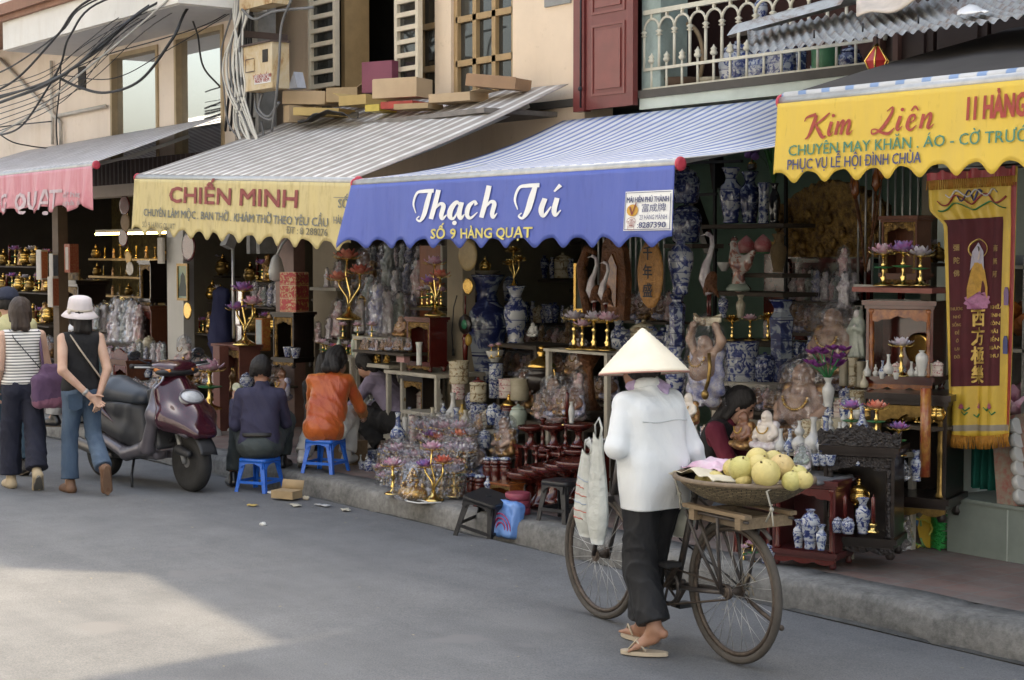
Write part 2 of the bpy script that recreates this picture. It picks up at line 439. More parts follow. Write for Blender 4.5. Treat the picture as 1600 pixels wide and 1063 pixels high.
def strokes_on(mb,strokes,size,mapfn,x0,y0,shear=0,nib=None,seg=10):
 """brush lettering: each stroke is [(x, y, w), ...], smoothed, drawn as a flat ribbon"""
 for st in strokes:
  pts=[Vector((p[0]+p[1]*shear,p[1],p[2]))for p in st];P=[]
  if len(pts)==2:P=[pts[0].lerp(pts[1],i/4)for i in range(5)]
  else:
   ext=[pts[0]*2-pts[1]]+pts+[pts[-1]*2-pts[-2]]
   for i in range(1,len(ext)-2):
    p0,p1,p2,p3=ext[i-1:i+3]
    for j in range(seg):
     t=j/seg;P.append(.5*(2*p1+(p2-p0)*t+(2*p0-5*p1+4*p2-p3)*t*t+(3*p1-p0-3*p2+p3)*t**3))
   P.append(pts[-1])
  b=len(mb.v)
  for i,p in enumerate(P):
   t=(P[min(i+1,len(P)-1)]-P[max(i-1,0)]).xy;t=t.normalized()if t.length>1e-9 else Vector((1,0));nrm=Vector((-t.y,t.x))*max(p.z,.004)/2
   for sg in(1,-1):mb.v.append(Vector(mapfn(x0+(p.x+sg*nrm.x)*size,y0+(p.y+sg*nrm.y)*size)))
  mb.addf([(b+2*i,b+2*i+1,b+2*i+3,b+2*i+2)for i in range(len(P)-1)],True)
  # ================================================================ THE SETTING
YK=6.55
ZP=.14
YW=8.6
def XU(u,Y=YW,v=300):return PY(u,v,Y).x
def ZV(u,v,Y=YW):return PY(u,v,Y).z
# ---- road
def road_mat():
 m,nt,b=_nt('worn_asphalt')
 big=_noise(nt,.55,6,.62);mid=_noise(nt,3.0,6,.7);fine=_noise(nt,120,4,.8)
 r1=_ramp(nt,big.outputs['Fac'],[(.3,(.145,.150,.155)),(.5,(.163,.167,.171)),(.72,(.188,.190,.191))])
 r2=_ramp(nt,mid.outputs['Fac'],[(.35,(.82,.82,.825)),(.62,(1,1,1))])
 r3=_ramp(nt,fine.outputs['Fac'],[(.3,(.55,.55,.55)),(.52,(1,1,1)),(.72,(1.4,1.38,1.34))])
 st=_noise(nt,1.3,5,.6,stretch=(.18,2.2,1));r4=_ramp(nt,st.outputs['Fac'],[(.42,(1,1,1)),(.66,(.86,.86,.87))])
 c=_mix(nt,1,_mix(nt,1,_mix(nt,1,r1.outputs[0],r2.outputs[0],'MULTIPLY'),r3.outputs[0],'MULTIPLY'),r4.outputs[0],'MULTIPLY')
 spots=_noise(nt,2.2,2,.5,dist=.4);rs=_ramp(nt,spots.outputs['Fac'],[(.66,(0,0,0)),(.72,(1,1,1))])
 nt.links.new(_mix(nt,rs.outputs[0],c,(.15,.15,.152)),b.inputs['Base Color']);b.inputs['Roughness'].default_value=.85
 _bump(nt,b,fine.outputs['Fac'],.5,.006);return m
mb=MB();mb.grid(lambda a,c:(-70+110*a,-14+(YK-.10+14)*c,.012*math.sin(a*60)*math.sin(c*9)),160,40)
struct('road',mb,road_mat(),smooth=True)
mb=MB();mb.grid(lambda a,c:(-70+110*a,-14+40*c,-.25),4,4);struct('ground',mb,mat('ground_earth',(.12,.11,.1),.95))
gut=mat('gutter_concrete',(.10,.10,.095),.8,vary=.6,vscale=5,bump=.4,bscale=30,col2=(.035,.035,.033))
mb=MB();mb.grid(lambda a,c:(-70+110*a,YK-.12+.14*c,.004-.05*math.sin(PI*min(1,c*1.05))+.012*mnoise.noise((a*160,c*3,0))),400,5)
struct('gutter',mb,gut,smooth=True)
def kerb_mat():
 m,nt,b=_nt('kerb_concrete')
 n=_noise(nt,3,8,.75);n2=_noise(nt,26,4,.7)
 r=_ramp(nt,n.outputs['Fac'],[(.28,(.30,.295,.28)),(.5,(.21,.206,.195)),(.72,(.10,.10,.095))])
 r2=_ramp(nt,n2.outputs['Fac'],[(.35,(.7,.7,.7)),(.6,(1,1,1))])
 nt.links.new(_mix(nt,1,r.outputs[0],r2.outputs[0],'MULTIPLY'),b.inputs['Base Color']);b.inputs['Roughness'].default_value=.9
 _bump(nt,b,n2.outputs['Fac'],.6,.01);return m
def kerb_prof(a,c):
 x=-40+44*a
 p=[(0,-.1),(-.004,.01),(.004,.095),(.016,.125),(.045,ZP),(.16,ZP+.002),(.30,ZP+.002),(.30,-.1)][round(c*7)]
 w=(-.018 if(x%1.05)<.064 else 0)+.012*mnoise.noise((x*1.7,3,0))+.006*mnoise.noise((x*7,9,c*3));return(x,YK+p[0]+w*(1 if c<.8 else 0),p[1]+(w*.6 if .2<c<.9 else 0))
mb=MB();mb.grid(kerb_prof,700,7)
struct('kerb',mb,kerb_mat(),smooth=True)
def pave_mat():
 m,nt,b=_nt('pavement_tiles');tc=nt.nodes.new('ShaderNodeTexCoord')
 br=nt.nodes.new('ShaderNodeTexBrick');br.inputs['Scale'].default_value=1;br.inputs['Brick Width'].default_value=.2;br.inputs['Row Height'].default_value=.2
 br.offset=0;br.inputs['Mortar Size'].default_value=.006;br.inputs['Color1'].default_value=(.25,.155,.13,1);br.inputs['Color2'].default_value=(.20,.145,.13,1);br.inputs['Mortar'].default_value=(.20,.19,.175,1)
 nt.links.new(tc.outputs['Object'],br.inputs['Vector'])
 n=_noise(nt,1.6,7,.7);r=_ramp(nt,n.outputs['Fac'],[(.3,(1,1,1)),(.7,(.55,.58,.6))]);d=_noise(nt,2.4,5,.7);rd=_ramp(nt,d.outputs['Fac'],[(.42,(0,0,0)),(.7,(.75,.75,.75))])
 c=_mix(nt,1,br.outputs['Color'],r.outputs[0],'MULTIPLY');nt.links.new(_mix(nt,rd.outputs[0],c,(.22,.205,.19)),b.inputs['Base Color'])
 b.inputs['Roughness'].default_value=.8;_bump(nt,b,br.outputs['Fac'],.35,-.006);return m
mb=MB();mb.grid(lambda a,c:(-40+44*a,YK+.30+7*c,ZP-.001),44,8);struct('pavement',mb,pave_mat())
# ---- facing side of the street, behind the photographer: sunlit, it throws light back under the awnings
opp=mat('opposite_plaster',(.63,.625,.61),.9,vscale=.7,vary=.15)
def opposite():
 r=thing('opposite_building','long plastered terrace across the street behind the photographer','building',(0,-2.3,0))
 m=MB();m.box((-5.5,-.15,4.2),(37,.3,8.8));m.build('wall',opp,r,False)
 for x in(-19,-13,-7,-1,5,11):
  for z in(1.3,4.4):w=MB();w.box((x,.02,z),(1.2,.06,1.9));w.build('window',mat('opposite_shutter',(.10,.16,.13),.6),r,False)
opposite()
r=thing('opposite_row','low pale row of houses further left across the street','building',(-45,-2.3,0));m=MB()
for k in range(6):m.box((-14+k*6,-.5,1.7+(k*7%5)*.3),(5.8,.8,3.4+(k*7%5)*.6))
m.build('wall',opp,r,False);del r
# ---- shared building surfaces
def wall_mat(name,col,dirt):
 m,nt,b=_nt(name);n=_noise(nt,1.1,6,.65);r=_ramp(nt,n.outputs['Fac'],[(.3,col),(.7,tuple(c*.86 for c in col))]);st=_noise(nt,2.2,5,.7,stretch=(1.3,1.3,.2));rs=_ramp(nt,st.outputs['Fac'],[(.5,(1,1,1)),(.78,dirt)]);sp=_noise(nt,7,6,.75);rp=_ramp(nt,sp.outputs['Fac'],[(.60,(1,1,1)),(.72,(.84,.82,.78))])
 nt.links.new(_mix(nt,1,_mix(nt,1,r.outputs[0],rs.outputs[0],'MULTIPLY'),rp.outputs[0],'MULTIPLY'),b.inputs['Base Color']);b.inputs['Roughness'].default_value=.9;n2=_noise(nt,45,4,.6);_bump(nt,b,n2.outputs['Fac'],.2,.01);MATS[name]=m;return m
cream=wall_mat('cream_plaster',(.80,.64,.47),(.88,.85,.80));white_pl=wall_mat('white_plaster',(.80,.77,.71),(.88,.85,.81));pinkish=wall_mat('pale_pink_plaster',(.80,.69,.58),(.88,.85,.80))
brown_trim=mat('brown_moulding',(.30,.15,.09),.7,vary=.25)
grey_soffit=mat('soffit_paint',(.58,.56,.54),.9,vary=.08)
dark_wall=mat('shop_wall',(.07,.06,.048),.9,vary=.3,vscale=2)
mint=mat('mint_wall',(.17,.27,.215),.85,vary=.25,vscale=2.2)
ochre_frame=mat('ochre_window_paint',(.42,.28,.13),.55,vary=.2,vscale=8)
cream_slat=mat('cream_slat_paint',(.66,.58,.44),.5,vary=.15,vscale=8)
glass=mat_glass('window_glass',(.03,.032,.03),.04)
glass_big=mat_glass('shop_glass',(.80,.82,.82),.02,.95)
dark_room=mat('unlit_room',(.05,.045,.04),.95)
maroon=mat('maroon_door_paint',(.17,.035,.03),.42,vary=.25,vscale=5,coat=.15)
iron_cream=mat('cream_iron_paint',(.60,.56,.44),.5,vary=.2,vscale=10)
pale_green=mat('pale_green_plaster',(.56,.62,.55),.85,vary=.2,vscale=3)
metal_grey=mat('grey_metal',(.5,.5,.49),.4,.6,vary=.25,vscale=12)
black_rub=mat('black_rubber',(.018,.018,.02),.6,vary=.3)
conc=mat('pole_concrete',(.30,.29,.27),.9,vary=.35,vscale=7,bump=.3)
def wall_with_holes(m,x0,x1,z0,z1,Y,th,holes):
 """vertical wall facing the street, holes = (x0, x1, z0, z1), side by side"""
 x=x0
 for(a,b,c,d)in sorted(holes):
  if a>x:m.box2((x,Y,z0),(a,Y+th,z1))
  if c>z0:m.box2((a,Y,z0),(b,Y+th,c))
  if d<z1:m.box2((a,Y,d),(b,Y+th,z1))
  x=b
 if x<x1:m.box2((x,Y,z0),(x1,Y+th,z1))
 # ---- building at the far left: pale walls, brown mouldings, two big panes
YL=7.9
def left_building():
 r=thing('corner_building','pale plastered building with jutting storey, brown mouldings and two tall panes above the pink awning','building',(-19,YL,0))
 o=r.location
 def P_(mb_,name,mat_,par=None,smooth=False):
  ob=mb_.build(name,mat_,par or r,smooth);ob.location=-o if par is None else(0,0,0);return ob
 xa,xb,xc,xd=(XU(u,YL)for u in(176,250,276,352))
 m=MB();wall_with_holes(m,-30,-15.2,2.55,4.6,YL,.25,[(xa,xb,2.7,4.17),(xc,xd,2.7,4.22)]);P_(m,'wall',pinkish)
 x0=PY(5,84,7.0).x;zb=4.26
 m=MB();m.box2((x0,7.0,zb),(-14.6,7.95,4.58));P_(m,'overhang',white_pl)
 m=MB();m.box2((x0+.03,7.03,zb-.012),(-14.63,YL-.003,zb-.002));P_(m,'soffit',grey_soffit)
 m=MB()
 for dz,dy,h in((4.58,.05,.06),(4.64,.10,.09),(4.73,.06,.05)):m.box2((-30,7.0-dy,dz),(-14.5,7.96,dz+h))
 P_(m,'moulding',brown_trim)
 m=MB();m.box2((-30,7.0,4.78),(-14.6,7.95,11));P_(m,'upper_wall',white_pl);m=MB();m.box2((-30,7.96,4.8),(-14.6,16,11));P_(m,'rear_block',white_pl)  # out-of-view height and rear block added to shade the street
 m=MB();a,c=PY(140,292,7.72),PY(352,232,7.72);n=60;m.grid(lambda p,q:(a.x+(c.x-a.x)*p,7.72-.012*(int(p*n)%2),a.z+(2.93-a.z)*q),n,1);P_(m,'ribbed_fascia',mat('brown_ribbed_sheet',(.075,.05,.042),.6,vary=.3))
 for a,b,t in((xa,xb,4.17),(xc,xd,4.22)):
  f=MB();w=.05
  f.box2((a,YL-.02,2.7),(a+w,YL+.10,t));f.box2((b-w,YL-.02,2.7),(b,YL+.10,t));f.box2((a+w,YL-.02,t-w),(b-w,YL+.10,t))
  wf=P_(f,'window_frame',mat('tan_window_reveal',(.45,.34,.2),.7))
  g=MB();g.box2((a+w,YL+.05,2.7),(b-w,YL+.06,t-w));gg=g.build('pane',glass_big,wf,False)
 m=MB();xv=PY(127,122,YL-.02);s=mpp(xv);m.box((xv.x,YL+.0,xv.z),(.2,.04,35*s));P_(m,'vent',dark_room)
 for pts in([(0,92),(95,192),(95,230)],[(90,181),(165,166)],[(80,95),(82,190),(82,226)]):
  m=MB();m.tube([PY(u,v,YL-.04)for u,v in pts],.022,8);P_(m,'drain_pipe',mat('pipe_paint',(.55,.52,.47),.6),smooth=True)
left_building()
# ---- middle building: cream wall, louvred window leaves
def middle_building():
 r=thing('cream_building','cream plastered upper storey with ochre louvred windows above the yellow and white awning','building',(-13,YW,0));o=r.location
 def P_(mb_,name,mat_,par=None,smooth=False):
  ob=mb_.build(name,mat_,par or r,smooth)
  if par is None:ob.location=-o
  return ob
 a,b,c,d=(XU(u)for u in(487,680,705,801));xe=XU(913)
 m=MB();wall_with_holes(m,-16.2,xe,2.4,6.2,YW,.3,[(a,b,3.2,5.2),(c,d,3.2,5.2)]);P_(m,'wall',cream)
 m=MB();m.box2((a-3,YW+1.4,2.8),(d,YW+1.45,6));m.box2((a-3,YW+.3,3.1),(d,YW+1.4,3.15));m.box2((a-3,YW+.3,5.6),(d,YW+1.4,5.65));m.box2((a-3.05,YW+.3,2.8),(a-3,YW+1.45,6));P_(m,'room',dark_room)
 def grid_window(x0,x1,z0,z1,nx,nz,y,name='window'):
  f=MB();w=.055
  for i in range(nx+1):
   x=x0+(x1-x0)*i/nx;f.box((x,y,(z0+z1)/2),(w,.06,z1-z0))
  for i in range(nz+1):
   z=z0+(z1-z0)*i/nz;f.box((((x0+x1)/2),y-.005,z),(x1-x0,.05,w))
  fo=P_(f,name,ochre_frame)
  g=MB();g.box(((x0+x1)/2,y+.015,(z0+z1)/2),(x1-x0,.008,z1-z0));g.build('pane',glass,fo,False)
 grid_window(c+.03,d-.03,3.2,5.15,3,5,YW+.06)
 x1,x2=XU(540),XU(622);grid_window(x2+.30,b-.03,3.2,5.15,1,5,YW+.08);grid_window(a+.03,a+.36,3.2,5.15,1,5,YW+.08)
 m=MB();m.box2((x1-.02,YW-.03,3.2),(x1+.05,YW+.25,5.2));m.box2((x2-.02,YW-.01,3.2),(x2+.04,YW+.25,5.2));P_(m,'window_post',ochre_frame)
 for u0,u1,v0,v1 in((487,529,-60,137),(621,658,-60,132)):
  lf=MB();y=YW-.16;xa,xb=XU(u0,y),XU(u1,y);zb=ZV((u0+u1)/2,v1,y);zt=ZV((u0+u1)/2,v0,y)
  lf.box2((xa,y-.03,zb),(xa+.045,y+.02,zt));lf.box2((xb-.045,y-.03,zb),(xb,y+.02,zt))
  n=9
  for i in range(n+1):
   z=zb+(zt-zb)*i/n;lf.box(((xa+xb)/2,y-.01,z+.02),(xb-xa-.09,.035,.042))
  lo=P_(lf,'louvre_leaf',cream_slat);g=MB();g.box(((xa+xb)/2,y+.012,(zb+zt)/2),(xb-xa-.09,.006,zt-zb));g.build('pane',glass,lo,False)
  lb=MB();lb.box(((xa+xb)/2,y+.04,(zb+zt)/2),(.03,.02,zt-zb));lb.build('stile',ochre_frame,lo,False)
 m=MB();x,z=XU(873),4.03;m.box2((XU(853),YW-.02,ZV(870,9)),(XU(893),YW+.01,4.3));P_(m,'vent',mat('vent_grey',(.3,.3,.28),.6))
 m=MB();m.box2((-15.0,YW-.75,3.02),(xe-.35,YW-.003,3.06));P_(m,'ledge',mat('ledge_metal',(.22,.2,.18),.7,vary=.4));m=MB();m.box2((-16.2,YW+.31,6.2),(-12.2,16,11));P_(m,'shading_storey',cream);m=MB();m.box2((-16.2,YW+.31,5.9),(-12.21,16,6.19));m.box2((-12.2,YW+.31,5.7),(xe,16,5.9));P_(m,'shading_roof',conc)  # top storey and roof lie out of view, added to hold back the sun
middle_building()
# ---- right building: slab balcony with railing, maroon shutter, mint room, dark doors
X_R0=XU(1003)
def right_building():
 r=thing('balcony_house','pale green house with a concrete balcony slab and dark room behind its railing','building',(-8,YW,0));o=r.location
 def P_(mb_,name,mat_,par=None,smooth=False):
  ob=mb_.build(name,mat_,par or r,smooth)
  if par is None:ob.location=-o
  return ob
 xe=XU(1368);xe0=XU(913);zb=ZV(1004,172);zt=zb+.085
 m=MB();m.box2((X_R0,YW-.03,zb),(xe,YW+1.3,zt));P_(m,'balcony_slab',pale_green)
 m=MB();m.box2((X_R0-.03,YW+.02,zt),(XU(1043,YW+.1),YW+.3,5.6));P_(m,'wall',mat('aged_green_plaster',(.33,.40,.36),.9,vary=.35,vscale=5))
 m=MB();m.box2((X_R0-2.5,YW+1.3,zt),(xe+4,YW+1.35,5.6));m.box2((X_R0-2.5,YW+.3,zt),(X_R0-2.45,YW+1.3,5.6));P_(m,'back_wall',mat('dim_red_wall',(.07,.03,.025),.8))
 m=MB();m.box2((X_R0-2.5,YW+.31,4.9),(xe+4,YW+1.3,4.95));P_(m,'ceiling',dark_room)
 # beyond the balcony: dark panelled doors
 for i in range(6):
  x0=xe+.04+i*.42;m=MB();m.box2((x0,YW+.04,2.9),(x0+.39,YW+.09,4.6));m.box2((x0+.06,YW+.02,3.15),(x0+.33,YW+.045,3.9))
  P_(m,'door_leaf',mat('dark_timber_door',(.035,.018,.013),.5,vary=.3))
 m=MB();m.box2((xe-.02,YW-.02,2.9),(xe+.04,YW+.12,4.6));m.box2((XU(1395),YW-.02,2.9),(XU(1403),YW+.04,4.6));P_(m,'door_post',mat('brown_timber',(.10,.045,.03),.5))
 m=MB();m.box2((xe+.06,YW+.1,2.6),(4,YW+.3,6));P_(m,'upper_wall',dark_wall);m=MB();m.box2((xe0,YW+.25,5.65),(-6.4,16,5.85));P_(m,'shading_roof',conc);m=MB();m.box2((-7.43,YW+.31,5.86),(6,16,11));P_(m,'shading_storey',pale_green)  # unseen roof and storey added; the storey's edge bounds the sun patch
 m=MB();m.prism([(-12.2,5.6),(-7.43,5.6),(-7.43,6.05),(-9.4,5.8),(-10.1,6.55),(-12.2,6.8)],.12,(0,YW+.06,0));P_(m,'sun_gap_parapet',pale_green);m=MB();m.box2((X_R0-.03,YW+.005,5.0),(xe,YW+.15,5.59));P_(m,'lintel',pale_green)  # unseen parapet, outline shaped so sun leaves a patch on the road
 return zt
Z_SLAB=right_building()
def railing():
 y=YW+.02;x1=XU(1378);r=thing('balcony_railing','cream iron railing of small arches and bulb finials along the balcony','railing',(X_R0,y,Z_SLAB));L=x1-X_R0;n=14;sp=L/n
 zt,zm,zl,za=3.75-Z_SLAB,ZV(1010,109)-Z_SLAB,ZV(1010,140)-Z_SLAB,0
 m=MB()
 for z,w in((zt,.035),(zm,.022),(zl,.022)):m.box((L/2,0,z),(L,w,w))
 m.build('rail',iron_cream,r,False)
 for i in range(n+1):
  x=i*sp;m=MB();top=zm+.30
  m.cyl((x,0,zm),(x,0,top),.012,n=8)
  m.lathe([(.012,0),(.028,.008),(.012,.02),(.03,.035),(.012,.05)],8,(x,0,top-.05))
  if i<n:m.tube([(x+sp*(.5-.5*math.cos(PI*k/8)),0,top+.085*math.sin(PI*k/8))for k in range(9)],.011,6)
  m.box((x+sp/2,0,(top+.085+zt)/2),(.02,.02,zt-top-.085));m.build('arch_baluster',iron_cream,r)
 for i in range(n):
  x=(i+.5)*sp;m=MB();m.cyl((x,0,zl-.05),(x,0,zm+.07),.010,n=8)
  for z0 in(zm+.07,zl-.07):m.lathe([(.008,-.03),(.024,-.02),(.03,-.005),(.018,.012),(.026,.024),(.012,.036),(.002,.055)],8,(x,0,z0))
  m.build('finial_rod',iron_cream,r)
 for i in range(0,n+1,3):
  m=MB();m.box((i*sp,0,zl/2),(.024,.024,zl));m.build('rail_post',iron_cream,r,False)
railing()
def maroon_shutter():
 x0,x1=XU(914),XU(1004);y=YW-.08;zb=ZV(960,168,y);r=thing('wooden_shutter','maroon panelled wooden shutter leaf folded open beside the balcony railing','shutter',(x0,y,zb));w=x1-x0;h=1.5
 m=MB();m.box2((.14,-.025,0),(w,.025,h));m.build('leaf',maroon,r,False)
 m=MB();m.box2((0,-.045,-.01),(.13,.03,h));m.build('hinge_stile',maroon,r,False)
 for z0,z1 in((.10,.66),(.74,1.45)):
  m=MB();x0_,x1_=.14+.07,w-.09
  for k,(i,t)in enumerate(((0,.012),(.03,.006))):
   pass
  m.box2((x0_,-.034,z0),(x1_,-.026,z0+.02));m.box2((x0_,-.034,z1-.02),(x1_,-.026,z1));m.box2((x0_,-.034,z0+.02),(x0_+.02,-.026,z1-.02));m.box2((x1_-.02,-.034,z0+.02),(x1_,-.026,z1-.02))
  m.box2((x0_+.05,-.036,z0+.05),(x1_-.05,-.026,z1-.05));m.build('panel',mat('maroon_panel_edge',(.20,.05,.04),.4,vary=.2,coat=.2),r,False)
 m=MB();m.cyl((.10,-.05,.02),(.10,-.05,h),.008,n=6);m.ball((.10,-.055,.17),.02);m.build('bolt_rod',black_rub,r)
maroon_shutter()
def corrugated_roof():
 m=MB();A,B=PY(1172,83,7.3),PY(1610,27,7.3);C_,D_=PY(1167,47,8.35),PY(1345,-2,8.35);D2=PY(1800,-60,8.35);Bx=A+(B-A)*1.6
 L=(Bx-A).length;per=.076
 def f(a,c):
  lo=A.lerp(Bx,a);hi=C_.lerp(D2,a);p=lo.lerp(hi,c);return p+Vector((0,0,.012*math.cos(2*PI*a*L/per)-.03*math.sin(PI*c)+.01*mnoise.noise((a*9,c*2,1))))
 m.grid(f,int(L/per*6),8)
 mt,nt,b=_nt('rusty_zinc');n=_noise(nt,5,7,.75,dist=.5);r=_ramp(nt,n.outputs['Fac'],[(.3,(.46,.48,.49)),(.5,(.34,.35,.35)),(.62,(.20,.14,.11)),(.75,(.36,.35,.33))]);nt.links.new(r.outputs[0],b.inputs['Base Color']);b.inputs['Metallic'].default_value=.35;b.inputs['Roughness'].default_value=.55
 o=m.build('corrugated_roof',mt);tag(o,'rust spotted corrugated zinc roof sheet jutting out above the Kim Lien awning','roof')
 s=bpy.data.objects;o2=MB();a0=C_+Vector((0,-.03,.03))
 rl=MB();E0=PY(1168,62,7.9);E1=PY(1345,14,8.2)
 rl.grid(lambda a,c:E0.lerp(E1,a)+Vector((0,.38*(c-.5),.05*math.sin(PI*c*2.0)+.14*c+.01)),10,14)
 q=rl.build('ridge_sheet',mt,o)
 for u,v in((1272,60),(1348,50),(1435,37),(1497,3)):
  p=PY(u,v,7.6);k=MB();k.cyl(p,p+Vector((0,0,.05)),.006,n=6);k.build('roof_nail',black_rub,o)
 tarp=MB();T0=PY(1340,0,7.95)
 tarp.grid(lambda a,c:PY(1343+120*a,31-30*a-34*c+3*math.sin(a*5),7.85+.35*c)+Vector((0,-.03,.02+.02*math.sin(a*9+c*3))),14,8)
 so=tarp.build('roof_sheet',mat('stained_cream_board',(.66,.57,.48),.8,vary=.3,vscale=5));tag(so,'stained cream board lying on the corrugated zinc roof','board')
 sol=so.modifiers.new('thick','SOLIDIFY');sol.thickness=.012
 ch=MB();ch.grid(lambda a,c:PY(1495+50*a,33-6*a-14*c*math.sin(PI*min(1,a+.1)),7.45+.2*c)+Vector((0,0,.035+.015*mnoise.noise((a*5,c*5,3)))),8,5)
 so=ch.build('plastic_scrap',mat('white_plastic',(.78,.78,.78),.5,vary=.08));tag(so,'crumpled white plastic scrap lying on the corrugated zinc roof','plastic')
 so.modifiers.new('thick','SOLIDIFY').thickness=.006
corrugated_roof()
# ---- ground floor: side walls, backs, ceilings, pillars
def shop_shell(name,label,x0,x1,yb,backmat,wallmat,zc=2.95):
 r=thing(name,label,'shop',((x0+x1)/2,8.8,ZP));w=(x1-x0)/2
 m=MB();m.box2((-w,yb-8.8,0),(w,yb-8.75,zc));m.build('back_wall',backmat,r,False)
 m=MB();m.box2((-w,-.1,0),(-w+.08,yb-8.8,zc));m.build('side_wall',wallmat,r,False)
 m=MB();m.box2((w-.08,-.1,0),(w,yb-8.8,zc));m.build('side_wall',wallmat,r,False)
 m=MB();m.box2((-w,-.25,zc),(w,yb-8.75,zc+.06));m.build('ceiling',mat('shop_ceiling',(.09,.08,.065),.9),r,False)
 return r
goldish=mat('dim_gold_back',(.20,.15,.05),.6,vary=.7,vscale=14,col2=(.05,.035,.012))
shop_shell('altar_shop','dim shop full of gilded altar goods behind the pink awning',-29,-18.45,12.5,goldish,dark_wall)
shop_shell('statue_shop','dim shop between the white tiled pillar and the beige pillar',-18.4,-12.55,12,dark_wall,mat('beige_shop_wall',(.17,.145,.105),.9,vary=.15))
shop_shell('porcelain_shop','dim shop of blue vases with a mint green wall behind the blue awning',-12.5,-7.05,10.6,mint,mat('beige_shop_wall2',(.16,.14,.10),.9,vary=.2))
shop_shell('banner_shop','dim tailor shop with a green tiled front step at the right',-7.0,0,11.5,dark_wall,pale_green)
def pillar(name,label,u0,u1,Y,mats,z1=3.0,dep=.13,bands=None):
 x0,x1=PY(u0,600,Y).x,PY(u1,600,Y).x;w=x1-x0;r=thing(name,label,'pillar',((x0+x1)/2,Y,ZP))
 m=MB();m.box2((-w/2,0,0),(w/2,dep,z1-ZP));m.build('shaft',mats,r,False);return r
tile_w=mat('white_wall_tile',(.42,.41,.38),.35,vary=.12,vscale=3)
pillar('tiled_pillar','pale tiled pillar behind the scooter, hung with a framed picture',263,288,8.25,tile_w)
pillar('beige_pillar','beige painted pillar between the statues and the blue vases',699,723,8.05,mat('beige_pillar_paint',(.30,.25,.17),.8,vary=.2,vscale=3),2.6)
pillar('beige_pillar','wide beige pillar left of the wrapped statues on their shelf',490,528,8.35,mat('tan_pillar_paint',(.24,.20,.14),.85,vary=.15,vscale=3),2.6)
pillar('brown_pillar','pinkish brown marbled pillar above the red patterned carton',432,460,8.3,mat('pink_marble',(.24,.14,.11),.5,vary=.25,vscale=6),2.6)
pillar('wooden_post','pale wooden post above the red lanterns under the pink awning',85,94,8.3,mat('pale_wood_post',(.16,.11,.07),.7),2.5)
pillar('green_pillar','pale green chipped pillar beside the teal curtain and hanging banner',1474,1508,8.28,mat('chipped_green_paint',(.46,.52,.45),.8,vary=.45,vscale=5,col2=(.42,.38,.33)),2.9)
def step():
 a=PZ(1449,866,ZP);m=thing('tiled_step','grey green tiled front step with the broom leaning on it','step',(a.x,7.91,ZP));h=PY(1449,771,7.91).z-ZP
 tm=mat('step_tile',(.25,.29,.26),.5,vary=.2,vscale=4)
 q=MB();q.box2((0,0,0),(4.2,.62,h-.02));q.build('riser',tm,m,False);q=MB();q.box2((-.012,-.012,h-.02),(4.2,.62,h));q.build('tread',tm,m,False)
 q=MB();
 for x in(.42,.95,1.55):q.box2((x,-.004,0),(x+.008,0,h-.03))
 q.build('tile_joint',mat('joint_white',(.42,.46,.42),.8),m,False);return h
H_STEP=step()
